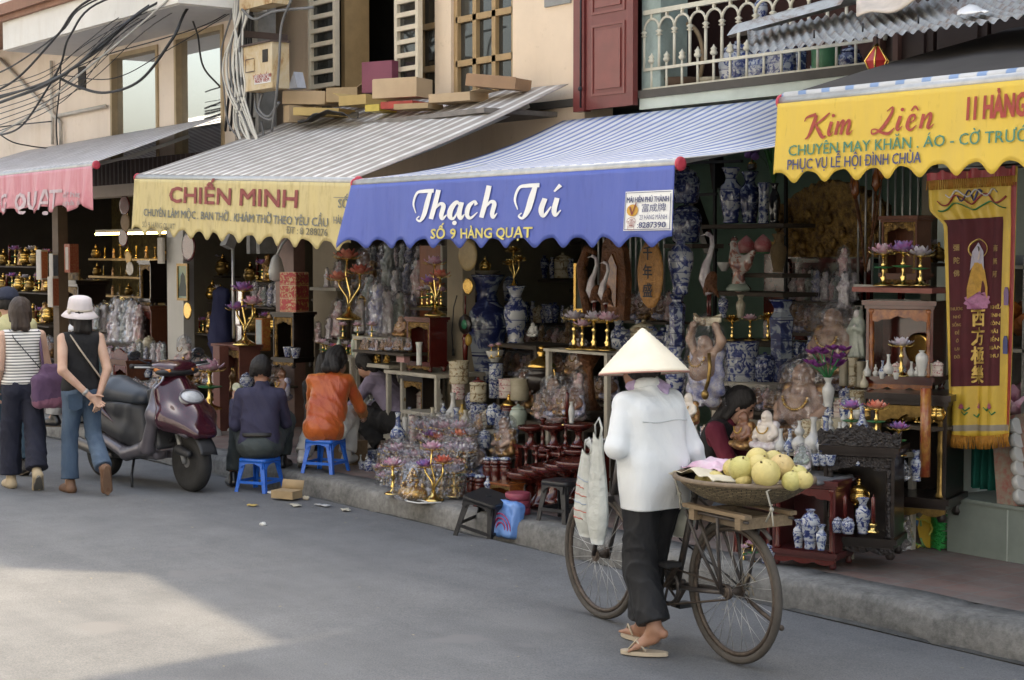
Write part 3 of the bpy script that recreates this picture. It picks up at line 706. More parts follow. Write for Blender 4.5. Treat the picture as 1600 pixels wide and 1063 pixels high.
# ================================================================ AWNINGS
red_cap=mat('red_plastic_cap',(.55,.06,.09),.4,vary=.08)
def awning(name,label,bl,br,wl,wr,top_mat,val_mat,drop,ns,amp,folds,sag=.0,flare=0,caps='LR',seed=1,arms=True,thick_roll=None):
 bl,br,wl,wr=map(Vector,(bl,br,wl,wr));r=thing(name,label,'awning',wl);o=wl
 L=(br-bl).length;dx=(br-bl)/L
 def bld(m,n,mt,smooth=True,par=None):
  ob=m.build(n,mt,par or r,smooth)
  if par is None:ob.location=-o
  return ob
 D=(wl-bl).length
 def can(a,c):
  p=bl.lerp(br,a).lerp(wl.lerp(wr,a),c);rip=.006*math.sin(a*L*9+c*4)*math.sin(PI*c)
  return p+Vector((0,0,.035-sag*math.sin(PI*c)*(1+.15*math.sin(a*7))+rip))
 m=MB();m.grid(can,40,16,lambda a,c:(a*L,c*D));c=bld(m,'canopy',top_mat);c.modifiers.new('thick','SOLIDIFY').thickness=.006
 m=MB();m.cyl(bl,br,.033,n=14);bar=bld(m,'front_bar',metal_grey)
 if thick_roll:
  m=MB();m.cyl(bl+Vector((0,.02,.02)),br+Vector((0,.02,.02)),.035,n=12)
  for i in range(len(m.v)):m.uv[i]=((m.v[i]-bl).length,0)
  bld(m,'cloth_roll',thick_roll)
 for k in caps:
  p=bl if k=='L' else br;q=dx*(-.03 if k=='L' else .03);m=MB();m.lathe([(.02,0),(.040,.0),(.043,.006),(.040,.014),(.02,.017)],18,p,(q.normalized()).to_track_quat('Z','Y').to_matrix());bld(m,'end_cap',red_cap)
 def val(s,t,off=0):
  a=s/L;g=min(1,max(0,t/drop));fo=0
  for(w,kk,ph)in folds:fo+=w*math.sin(kk*s+ph+1.3*math.sin(s*1.1+seed))*(g**1.2)
  e=flare*max(0,1-s/.38)**1.6*g if flare else 0
  p=bl+dx*s;return p+Vector((-.9*e,-.036-fo-off-.5*e-.02*g,-t))
 nb=max(120,int(L*60))
 def vf(a,c):
  s=a*L;ph=2*PI*ns*a+seed;sc=drop+amp*(.82*math.cos(ph+.25*math.sin(a*17))+.18*math.cos(2*ph));return val(s,.01+(sc-.01)*c)
 m=MB();m.grid(vf,nb,14);v=bld(m,'valance',val_mat);v.modifiers.new('thick','SOLIDIFY').thickness=.003
 if arms:
  for a in(.12,.88):
   p=wl.lerp(wr,a);q=bl.lerp(br,a);mid=p.lerp(q,.5)+Vector((0,0,-.10));m=MB();m.bar(p+Vector((0,-.05,-.12)),mid,.05,.035);m.bar(mid,q+Vector((0,.05,-.02)),.04,.03);bld(m,'folding_arm',mat('white_arm_paint',(.55,.55,.53),.5,vary=.2),False)
 Yv=bl.y-.05
 def s_of(u,vv):return(PY(u,vv,Yv)-bl).dot(dx)
 def t_of(u,vv):p=PY(u,vv,Yv);s=(p-bl).dot(dx);return(bl+dx*s).z-p.z
 def put(body,u0,u1,v,hpx,color,part='lettering',bold=.01,shear=0,par=None):
  um=(u0+u1)/2;s0,s1=s_of(u0,v),s_of(u1,v);t=t_of(um,v);size=hpx*mpp(PY(um,v,Yv))/.70
  _,_,w=glyphs(body,size,bold=bold,shear=shear);m=MB()
  text_on(m,body,size,lambda x,y:val(x,-y,.011),s0,-t,bold=bold,shear=shear,sx=(s1-s0)/w,cut=.035)
  return bld(m,part,color,False)
 def brush(strokes,u0,v,unit_px,width_units,u1,color,dots=(),shear=0):
  s0,s1=s_of(u0,v),s_of(u1,v);t=t_of((u0+u1)/2,v);hy=unit_px*mpp(PY((u0+u1)/2,v,Yv));hx=(s1-s0)/width_units;m=MB()
  strokes_on(m,strokes,1,lambda x,y:val(s0+x*hx,t-y*hy,.011),0,0,shear)
  for dxx,dyy,rr in dots:
   b=len(m.v)
   for i in range(12):m.v.append(Vector(val(s0+(dxx+rr*math.cos(i*PI/6))*hx,t-(dyy+rr*math.sin(i*PI/6))*hy,.011)))
   m.addf([tuple(range(b,b+12))],True)
  return bld(m,'lettering',color,False)
 def patch(u0,u1,v0,v1,color,part,off=.004,par=None):
  m=MB();m.grid(lambda a,c:val(s_of(u0,v0)+(s_of(u1,v0)-s_of(u0,v0))*a,t_of(u0,v0)+(t_of(u0,v1)-t_of(u0,v0))*c,off),20,4);return bld(m,part,color,False)
 return dict(root=r,put=put,brush=brush,patch=patch,val=val,s_of=s_of,t_of=t_of,bld=bld)
def cloth_mat(name,col,col2,rough=.6,dirt=(.6,.55,.5),dirt_lo=.54,trans=0):
 m,nt,b=_nt(name);n=_noise(nt,2.2,6,.7,stretch=(3.5,1,.6));r=_ramp(nt,n.outputs['Fac'],[(.3,col),(.62,col2)])
 n2=_noise(nt,9,6,.7,stretch=(2,1,.5));r2=_ramp(nt,n2.outputs['Fac'],[(dirt_lo,(1,1,1)),(dirt_lo+.2,dirt)])
 nt.links.new(_mix(nt,1,r.outputs[0],r2.outputs[0],'MULTIPLY'),b.inputs['Base Color']);b.inputs['Roughness'].default_value=rough
 n3=_noise(nt,400,2,.5);_bump(nt,b,n3.outputs['Fac'],.15,.002);MATS[name]=m;return m
blue_cl=cloth_mat('blue_valance_cloth',(.062,.10,.40),(.085,.12,.43),.5,(.8,.8,.85))
yel_cl=cloth_mat('faded_yellow_cloth',(.60,.49,.21),(.56,.46,.22),.65,(.72,.68,.6),.5)
yel2_cl=cloth_mat('bright_yellow_cloth',(.70,.49,.055),(.64,.45,.07),.6,(.55,.52,.45),.6)
pink_cl=cloth_mat('faded_pink_cloth',(.52,.15,.19),(.62,.30,.33),.55,(.9,.85,.85))
st_blue=mat_stripes('blue_white_stripe',(.20,.27,.55),(.80,.80,.81),.118,.36,axis=0,dirt=.12)
st_brown=mat_stripes('brown_white_stripe',(.40,.36,.335),(.80,.79,.77),.17,.60,axis=0,dirt=.2)
st_grey=mat_stripes('grey_stripe',(.44,.41,.42),(.72,.70,.70),.14,.5,axis=0,dirt=.15)
st_dark=mat('dark_tarp',(.035,.03,.028),.8,vary=.3)
roll_bw=mat_stripes('rolled_stripe',(.22,.33,.55),(.60,.60,.60),.16,.3,axis=0)
l_white=mat('white_paint_letters',(.82,.82,.80),.6,vary=.04);l_yellow=mat('yellow_letters',(.72,.62,.16),.6,vary=.08)
l_maroon=mat('maroon_letters',(.30,.07,.06),.7,vary=.3,vscale=20);l_blue=mat('worn_blue_letters',(.13,.16,.20),.7,vary=.5,vscale=25,col2=(.26,.24,.16))
l_green=mat('green_letters',(.09,.27,.18),.7,vary=.3,vscale=20);l_red=mat('red_letters',(.38,.055,.035),.6,vary=.2,vscale=15);l_faint=mat('faint_letters',(.30,.27,.18),.8,vary=.5,vscale=20)
l_black=mat('black_letters',(.02,.02,.03),.6);l_palepink=mat('pale_pink_letters',(.62,.50,.52),.7,vary=.2)
l_navy=mat('navy_letters',(.07,.08,.20),.7,vary=.25,vscale=20)
ZB=PY(808,272,6.5).z
aw=awning('awning','blue and white striped awning with a blue valance reading Thạch Tú in white',(PY(556,289,6.5).x,6.5,ZB),(PY(1062,258,6.5).x,6.5,ZB),(PY(556,289,6.5).x-.05,YW-.1,ZB+.53),(PY(1062,258,6.5).x+.35,YW-.1,ZB+.53),st_blue,blue_cl,.44,12.5,.038,[(.016,6.5,.4),(.006,15,1.2),(.0015,41,.3)],sag=.10,flare=.09,caps='LR',seed=.4)
TH=[[(.12,.24,.03),(0,.58,.07),(.1,.93,.09),(.35,.98,.12),(.7,.98,.13)],[(.58,.95,.14),(.5,.6,.18),(.42,.2,.16),(.3,-.03,.09),(.17,.03,.05),(.25,.13,.04)]]
def hh(x,top=1.0):return[[(x+.19,top,.17),(x+.1,.5,.17),(x,.02,.16)],[(x+.08,.3,.04),(x+.27,.52,.1),(x+.4,.45,.15),(x+.35,.15,.15),(x+.4,.02,.1),(x+.52,.15,.03)]]
TT=TH+hh(.68)+[[(1.62,.45,.06),(1.5,.56,.12),(1.33,.35,.17),(1.3,.1,.15),(1.42,.02,.08),(1.58,.3,.04)],[(1.68,.55,.15),(1.6,.2,.16),(1.65,.02,.12),(1.78,.15,.03)],[(2.2,.44,.14),(2.12,.56,.08),(1.92,.38,.17),(1.88,.12,.16),(2.02,.02,.09),(2.25,.2,.03)]]+hh(2.4,1.05)
TT+=[[(x+3.47,y,w)for x,y,w in s]for s in TH]+[[(4.36,.56,.15),(4.27,.22,.16),(4.35,.02,.1),(4.55,.3,.04)],[(4.72,.56,.15),(4.65,.2,.16),(4.7,.03,.1),(4.85,.18,.03)],[(4.62,.76,.05),(4.8,.95,.13)]]
aw['brush'](TT,647,341,48,4.87,878,l_white,dots=((1.45,-.13,.075),),shear=.03)
aw['put']('SỐ 9 HÀNG QUẠT',677,835,372,15.5,l_yellow,bold=.018)
# maker's label sewn on the valance
p0=aw['patch'](979,1052,300,361,l_white,'maker_label',.010)
def lab(body,u0,u1,v,h,c,bold=0):
 o=aw['put'](body,u0,u1,v,h,c,'lettering',bold);o.location.y-=.007;return o
lab('MÁI HIÊN PHÚ THÀNH',983,1048,316,8.5,l_navy,.006);lab('富成牌',1006,1044,330,10,l_navy);lab('23 HÀNG MÀNH',1004,1046,343,7.5,l_navy);lab(':8287390',1001,1045,356,9,l_navy,.01);lab('☎',984,998,356,13,l_maroon)
for u0,u1,v0,v1 in((980.5,1050.5,301.5,302.4),(980.5,1050.5,358.6,359.5),(980.5,981.4,302.4,358.6),(1049.6,1050.5,302.4,358.6)):aw['patch'](u0,u1,v0,v1,l_navy,'label_border',.015)
m=MB();s0,t0=aw['s_of'](992,329),aw['t_of'](992,329)
for k in range(16):m.v.append(aw['val'](s0+.05*math.cos(k*PI/8),t0+.035*math.sin(k*PI/8),.016))
m.addf([tuple(range(16))],True);aw['bld'](m,'emblem',mat('orange_emblem',(.65,.36,.05),.6),False)
m=MB();strokes_on(m,[[(-.02,.02,.014),(0,-.025,.012)],[(0,-.025,.01),(.035,.045,.008)]],1,lambda x,y:aw['val'](s0+x,t0-y,.020),0,0);aw['bld'](m,'emblem_mark',l_maroon,False)
bl=PY(216,278,6.5);br=PY(556,284,6.5)
aw2=awning('awning','brown and white striped awning with a faded yellow valance reading Chiến Minh',(bl.x,6.5,bl.z),(br.x,6.52,br.z),(bl.x-.1,YW-.1,3.30),(br.x+.02,YW-.1,3.23),st_brown,yel_cl,.48,12.5,.042,[(.009,7,.7),(.004,19,.1),(.0015,43,.5)],sag=.02,caps='LR',seed=1.2)
aw2['put']('CHIẾN MINH',263,462,320,25,l_maroon,bold=.03)
aw2['put']('CHUYÊN LÀM MỘC . BAN THỜ . KHÁM THỜ THEO YÊU CẦU',224,509,346,12.5,l_blue,bold=.012)
aw2['put']('SỐ',524,541,325,14,l_blue,bold=.01);aw2['put']('HÀNG',517,540,350,11,l_blue,bold=.01);aw2['put']('ĐT : 8 288276',446,508,367,11,l_faint,bold=.01);aw2['put']('SỐ 9 HÀNG QUẠT',222,274,357,9,l_faint,bold=.0)
aw2['patch'](517,545,308,309,l_blue,'painted_line',.010)
bl=PY(-120,306,6.5);br=PY(150,258,6.5)
aw3=awning('awning','grey striped awning with a pleated faded pink valance at the left edge',(bl.x,6.5,2.74),(br.x,6.5,br.z),(bl.x,YL-.1,3.16),(br.x+.1,YL-.1,3.24),st_grey,pink_cl,.40,11,.04,[(.022,15,.4),(.014,33,1.2)],caps='R',seed=.3)
aw3['put']('HÀNG QUẠT',-50,96,330,28,l_palepink,bold=.015)
aw3['put']('số 7 hàng',99,126,308,8,l_palepink);aw3['put']('quạt hà nội',97,126,321,8,l_palepink);
bl=PY(1223,160,6.5);br=PY(1720,97,6.5)
aw4=awning('awning','dark awning with a bright yellow valance reading Kim Liên in red script',(bl.x,6.5,bl.z),(br.x,6.5,bl.z),(bl.x-.05,YW-.1,bl.z+.52),(br.x,YW-.1,bl.z+.52),st_dark,yel2_cl,.40,9.2,.036,[(.006,6,.9),(.005,15,.3)],caps='L',seed=1.9,thick_roll=roll_bw)
def ii(x):return[[(x+.05,.62,.14),(x-.05,.2,.14),(x,.05,.08),(x+.15,.2,.03)]]
def nn(x):return[[(x+.08,.62,.12),(x,.05,.13)],[(x+.08,.35,.04),(x+.30,.62,.1),(x+.36,.5,.13),(x+.28,.12,.12),(x+.35,.05,.08),(x+.5,.2,.03)]]
KL=[[(0,.72,.04),(.12,.9,.09),(.5,.98,.15)],[(.52,.95,.14),(.38,.5,.16),(.22,.08,.1),(.08,-.04,.05)],[(1.1,1.0,.06),(.8,.75,.1),(.45,.5,.06)],[(.5,.55,.08),(.68,.25,.16),(.85,0,.14),(1.0,.05,.04)]]+ii(1.16)
KL+=[[(1.5,.62,.12),(1.42,.05,.13)],[(1.5,.35,.04),(1.68,.62,.1),(1.72,.5,.13),(1.64,.05,.13)],[(1.72,.35,.04),(1.92,.62,.1),(1.98,.5,.13),(1.91,.12,.12),(1.98,.05,.08),(2.13,.2,.03)]]
KL+=[[(3.5,.85,.04),(3.72,1.0,.07),(3.68,.72,.12),(3.4,.25,.15),(3.14,.03,.09),(2.95,-.02,.07),(2.92,.14,.05),(3.08,.16,.06),(3.32,.02,.11),(3.62,-.05,.12),(3.86,.16,.04)]]+ii(4.02)
KL+=[[(4.42,.3,.04),(4.64,.42,.06),(4.62,.6,.1),(4.46,.55,.12),(4.38,.2,.15),(4.52,.02,.1),(4.75,.2,.03)],[(4.48,.78,.06),(4.62,.95,.08),(4.76,.78,.06)]]+nn(4.9)
aw4['brush'](KL,1256,209,38,5.5,1464,l_red,dots=((1.3,.87,.075),(4.16,.87,.075)),shear=.04)
aw4['put']('11 HÀNG QUẠT',1508,1680,181,36,l_red,bold=.026)
aw4['put']('CHUYÊN MAY KHĂN . ÁO - CỜ TRƯỚNG',1234,1646,231,18,l_green,bold=.004)
aw4['put']('PHỤC VỤ LỄ HỘI ĐÌNH CHÙA',1233,1443,260,16.5,l_navy,bold=.008)
# ================================================================ PEOPLE
def skin_mat(name,col):
 m,nt,b=_nt(name);n=_noise(nt,9,5,.6);r=_ramp(nt,n.outputs['Fac'],[(.3,col),(.7,tuple(c*f for c,f in zip(col,(.82,.74,.70))))])
 nt.links.new(r.outputs[0],b.inputs['Base Color']);b.inputs['Roughness'].default_value=.5;b.inputs['Subsurface Weight'].default_value=.06;b.inputs['Subsurface Radius'].default_value=(.02,.008,.004);return m
skin_pale=skin_mat('pale_skin',(.60,.40,.30));skin_tan=skin_mat('tanned_skin',(.36,.20,.13));skin_mid=skin_mat('warm_skin',(.45,.27,.19))
def cloth(name,col,scale=16,vary=.12,rough=.85,wv=.12,col2=None):
 if name in MATS:return MATS[name]
 m,nt,b=_nt(name);n=_noise(nt,5,5,.6);c2=col2 or tuple(c*(1-vary)for c in col);r=_ramp(nt,n.outputs['Fac'],[(.35,col),(.65,c2)])
 nt.links.new(r.outputs[0],b.inputs['Base Color']);b.inputs['Roughness'].default_value=rough;b.inputs['Sheen Weight'].default_value=.12 if sum(col)>.3 else 0
 n2=_noise(nt,scale,4,.55,stretch=(1,1,.45),dist=.8);n3=_noise(nt,300,2,.5)
 b1=nt.nodes.new('ShaderNodeBump');b1.inputs['Strength'].default_value=.22 if sum(col)>1.5 else .5;b1.inputs['Distance'].default_value=.022;nt.links.new(n2.outputs['Fac'],b1.inputs['Height'])
 b2=nt.nodes.new('ShaderNodeBump');b2.inputs['Strength'].default_value=wv;b2.inputs['Distance'].default_value=.003;nt.links.new(n3.outputs['Fac'],b2.inputs['Height']);nt.links.new(b1.outputs[0],b2.inputs['Normal']);nt.links.new(b2.outputs[0],b.inputs['Normal'])
 MATS[name]=m;return m
def denim_mat(name,c1,c2):
 m,nt,b=_nt(name);n=_noise(nt,4.5,5,.6,stretch=(1.4,1.4,.5));r=_ramp(nt,n.outputs['Fac'],[(.36,c1),(.66,c2)]);nt.links.new(r.outputs[0],b.inputs['Base Color']);b.inputs['Roughness'].default_value=.9
 n2=_noise(nt,13,4,.6,stretch=(1,1,.6));_bump(nt,b,n2.outputs['Fac'],.5,.02);return m
hair_dark=mat('black_hair',(.013,.010,.009),.62,vary=.4,vscale=30,bump=.6,bscale=260,stretch=(1,1,.08));hair_brown=mat('brown_hair',(.055,.035,.026),.5,vary=.5,vscale=30,bump=.6,bscale=260,stretch=(1,1,.08))
eye_m=mat('dark_eye',(.012,.01,.01),.15);lip_m=mat('lips',(.30,.10,.09),.5)
V3=Vector
def ori(yaw=0,pitch=0,roll=0):
 return Matrix.Rotation(R(yaw),3,'Z')@Matrix.Rotation(-R(pitch),3,'X')@Matrix.Rotation(R(roll),3,'Y')
def head_sdf(S,c,M,s=1.0):
 def w(x,y,z):return V3(c)+M@V3((x*s,y*s,z*s))
 S.ell(w(0,-.008,.022),(.073*s,.092*s,.098*s),M,.01);S.ell(w(0,.022,-.05),(.056*s,.066*s,.062*s),M,.03)
 S.cap(w(0,.068,-.098),w(0,.07,-.09),.016*s,k=.025);S.cap(w(0,.088,.012),w(0,.103,-.028),.007*s,.011*s,k=.012)
 for q in(-1,1):
  S.ell(w(q*.032,.086,.02),(.018*s,.012*s,.011*s),M,.006,True);S.ell(w(q*.075,-.002,-.005),(.009*s,.02*s,.032*s),M,.006)
  S.cap(w(q*.014,.096,-.03),w(q*.014,.096,-.03),.006*s,k=.01);S.cap(w(q*.05,.055,-.03),w(q*.04,.06,-.05),.02*s,k=.03)
 S.cap(w(0,.09,-.063),w(0,.09,-.063),.012*s,k=.015)
 return w
def face_parts(r,w,s=1.0,lids=.55):
 for q in(-1,1):
  m=MB();m.ball(w(q*.031,.0795,.019),(.0125*s,.009*s,.0075*s*lids*1.5),10,6);m.build('eye',eye_m,r)
  m=MB();m.tube([w(q*.016,.088,.040),w(q*.032,.087,.046),w(q*.048,.076,.041)],.003*s,5);m.build('eyebrow',hair_dark,r)
 m=MB();m.tube([w(-.021,.088,-.064),w(-.008,.1,-.061),(w(0,.101,-.0625)),w(.008,.1,-.061),w(.021,.088,-.064)],.0045*s,6);m.build('mouth',lip_m,r)
def hand_sdf(S,wr,d,n,thumb,curl=.5,s=1.0,spread=.1,curls=None):
 """palm, four fingers of different lengths, thumb from the side of the palm; n = where the palm faces, thumb = side of the thumb (unit vectors)"""
 d=V3(d).normalized();n=(V3(n)-d*V3(n).dot(d)).normalized();t=V3(thumb);t=(t-d*t.dot(d)-n*t.dot(n)).normalized();wr=V3(wr)
 for q in(-.022,-.008,.008,.022):S.cap(wr+d*.012*s+t*q*.7*s,wr+d*.078*s+t*q*s,.0125*s,.0105*s,k=.01)
 for i,(q,L)in enumerate(((.027,.066),(.009,.076),(-.009,.07),(-.026,.055))):
  b=wr+d*.08*s+t*q*s;a=0;dd=(d+t*(q*spread*12)).normalized();p=b;cu=curls[i]if curls else curl*(.85+.12*i)
  for f,rr in((.45,.0085),(.32,.0078),(.25,.007)):
   a+=cu;v=dd*math.cos(a)+n*math.sin(a);p2=p+v*L*f*s;S.cap(p,p2,rr*s,rr*.92*s,k=.0035);p=p2
 b=wr+d*.022*s+t*.022*s;v1=(t*.75+d*.6+n*.3).normalized();p1=b+v1*.04*s;v2=(d*.85+t*.25+n*.45*(1+curl)).normalized()
 S.cap(b,p1,.0125*s,.0105*s,k=.008);S.cap(p1,p1+v2*.03*s,.0098*s,.0085*s,k=.004);S.cap(p1+v2*.03*s,p1+v2*.05*s,.0085*s,.0075*s,k=.003)
def foot_sdf(S,an,d,s=1.0,up=(0,0,1),toes=True):
 d=V3(d).normalized();up=V3(up);up=(up-d*up.dot(d)).normalized();sd=d.cross(up);an=V3(an)
 S.cap(an-d*.03*s-up*.045*s,an+d*.02*s-up*.01*s,.026*s,.03*s,k=.02);S.cap(an+d*.01*s-up*.02*s,an+d*.12*s-up*.052*s,.03*s,.020*s,k=.02)
 for q in(-.022,.022):S.cap(an+d*.02*s-up*.055*s,an+d*.13*s+sd*q*s-up*.06*s,.02*s,.014*s,k=.015)
 if toes:
  for i,q in enumerate((-.030,-.014,0,.014,.028)):S.cap(an+d*.135*s+sd*q*s-up*.062*s,an+d*(.172-.006*abs(i-1))*s+sd*q*s-up*.066*s,.0095*s,.0085*s,k=.004)
def shoe(r,an,d,mt,s=1.0,up=(0,0,1),sole=None,name='shoe'):
 d=V3(d).normalized();up=V3(up);up=(up-d*up.dot(d)).normalized();sd=d.cross(up);an=V3(an);S=Sdf(.006,.02)
 S.cap(an-d*.04*s-up*.045*s,an+up*.005-d*.01*s,.036*s,.04*s);S.cap(an-up*.03*s,an+d*.14*s-up*.055*s,.038*s,.03*s)
 for q in(-.012,.012):S.cap(an-d*.04*s-up*.06*s+sd*q,an+d*.15*s-up*.065*s+sd*q*1.5,.03*s,.03*s)
 o=S.build(name,mt,r)
 m=MB();M=Matrix((sd,d,up)).transposed();out=[(.036*math.cos(a)*(1.1 if math.sin(a)>0 else .85)*s,(.052+.135*math.sin(a))*s)for a in[i*PI/10 for i in range(20)]]
 m.prism(out,.016*s,an-up*.088*s,sd,d);m.build('sole',sole or mat('shoe_sole',(.10,.075,.05),.8),o,False);return o
FOLDS=[(21,9,13,.5),(11,25,17,2.1),(31,19,8,4.2)]
def folds(amp,f=1.0):
 def fn(x,y,z):
  out=0
  for a,b,c,ph in FOLDS:
   q=np.sin(f*(a*x+b*y+c*z)+ph+1.7*np.sin(f*(c*.5*x-a*.4*y+b*.5*z)));out=out+(1-np.abs(q))**2-.33
  return-amp*out*.8
 return fn
def torso(S,P,C,sl,sr,b=1.0,wb=1.0,dep=1.0):
 P,C,sl,sr=map(V3,(P,C,sl,sr));lat=(sr-sl)*.5;fw=(C-P).cross(lat);fw=-fw.normalized()
 for q in(-1,0,1):
  S.cap(C.lerp(P,.16)+lat*.50*q,C.lerp(P,.62)+lat*.40*q*wb,.088*b*dep,.085*b*dep*wb,k=.05);S.cap(C.lerp(P,.62)+lat*.40*q*wb,P+lat*.50*q,.085*b*dep*wb,.098*b,k=.05)
 S.cap(sl,sr,.052*b,k=.05);return S
def person(label,J,loc,rz,s=1.0,skin=skin_mid,hair=hair_dark,top=None,bottom=None,shoes=None,hands=None,headM=None,group=None,hair_len=.06,hat=False,face=True,toes=True,arm_r=(.046,.038,.028),leg_r=(.07,.055,.036)):
 """J: joints in the person's own frame (facing +y, right = +x). Returns the root Empty"""
 r=thing('person',label,'person',loc,rz,group);J={k:V3(v)for k,v in J.items()};M=headM or ori()
 B=Sdf(.0065,.025);P,C,N,H=J['pelvis'],J['chest'],J['neck'],J['head']
 torso(B,P,C,J['sl'],J['sr'],.68)
 B.cap(C,N.lerp(H,.55),.05,.047,k=.03);w=head_sdf(B,H,M,.98)
 for q in 'lr':
  B.chain([J['s'+q],J['e'+q],J['w'+q]],[arm_r[0],arm_r[1],arm_r[2]*.85],k=.012)
  B.chain([J['h'+q],J['k'+q],J['a'+q]],[leg_r[0],leg_r[1]*.85,leg_r[2]],k=.02)
  hd=hands[q];hand_sdf(B,J['w'+q],hd['d'],hd['n'],hd['t'],hd.get('c',.35),.92,curls=hd.get('cs'))
  if J.get('f'+q)is not None:foot_sdf(B,J['a'+q],J['f'+q],.92,J.get('u'+q,(0,0,1)),toes)
 B.build('body',skin,r)
 if face:face_parts(r,w,.98)
 if hair:
  Hs=Sdf(.007,.012);Hs.ell(w(0,-.016,.034),(.083,.098,.098),M)if not hat else Hs.ell(w(0,-.012,.012),(.078,.094,.085),M)
  if hair_len>0:Hs.cap(w(-.03,-.06,-.01),w(-.035,-.075,-.06-hair_len),.05,.042,k=.03);Hs.cap(w(.03,-.06,-.01),w(.035,-.075,-.06-hair_len),.05,.042,k=.03)
  for q in(-1,1):Hs.cap(w(q*.066,-.005,.02),w(q*.07,-.02,-.03-hair_len*.7),.024,.018,k=.02)
  Hs.ell(w(0,.115,-.03),(.07,.075,.105),M,.015,True);Hs.fold=lambda x,y,z:.0016*np.sin(x*210+2.5*np.sin(z*22)+2*np.sin(y*25))+.004*np.sin(x*45+y*31+2*np.sin(z*14))+.0012*np.sin(y*260+3*np.sin(z*30))
  Hs.build('hair',hair,r)
 return r,J,w,M
def legs_cloth(r,J,mt,rr=(.098,.082,.075),hem=None,waist=None,name='trousers',fold=.006,k=.035,extra=None,vox=.0085,hemf=.92):
 S=Sdf(vox,k);P=J['pelvis']
 for q in 'lr':
  K,A=J['k'+q],J['a'+q];S.chain([J['h'+q],K,A+(A-K).normalized()*.10],list(rr),k=.02)
  hp=K.lerp(A,hemf);S.hem.append((np.array(hp+(A-K).normalized()*.10),np.array((A-K).normalized()),.21));S.hem[-1]=(np.array(hp),S.hem[-1][1],.24)
 S.cap(J['hl'].lerp(P,.2),J['hr'].lerp(P,.2),rr[0]*1.08);S.cap(P+(J['hl']-P)*.9,P+(J['hl']-P)*.8+(J['chest']-P)*.2,rr[0],rr[0]*.95);S.cap(P+(J['hr']-P)*.9,P+(J['hr']-P)*.8+(J['chest']-P)*.2,rr[0],rr[0]*.95)
 if extra:extra(S)
 if hem is not None:S.plane(2,hem,1)
 if waist is not None:S.plane(2,waist,-1)
 S.fold=folds(fold,1.2);return S.build(name,mt,r)
def shirt(r,J,mt,sleeves='long',b=1.0,hem=None,rad=(.058,.052,.043),fold=.006,name='shirt',wb=1.0,extra=None,down=0.0,vox=.0085,cuff=.88,collar=True):
 S=Sdf(vox,.03);P=J['pelvis'].lerp(J['chest'],-down);torso(S,P,J['chest'],J['sl'],J['sr'],b,wb)
 for q in 'lr':
  if sleeves=='long':S.chain([J['s'+q],J['e'+q],J['e'+q].lerp(J['w'+q],cuff)],list(rad),k=.02)
  elif sleeves=='short':S.chain([J['s'+q],J['s'+q].lerp(J['e'+q],.5)],[rad[0],rad[0]],k=.02)
 if sleeves=='none':
  for q in 'lr':S.ell(J['s'+q]+(J['s'+q]-J['chest']).normalized()*.05+V3((0,0,-.03)),(.065,.09,.11),None,.02,True)
 if collar:S.cap(J['chest'],J['chest'].lerp(J['neck'],.8),.066,.06,k=.02)
 if extra:extra(S)
 if hem is not None:S.plane(2,hem,1)
 S.fold=folds(fold);return S.build(name,mt,r)
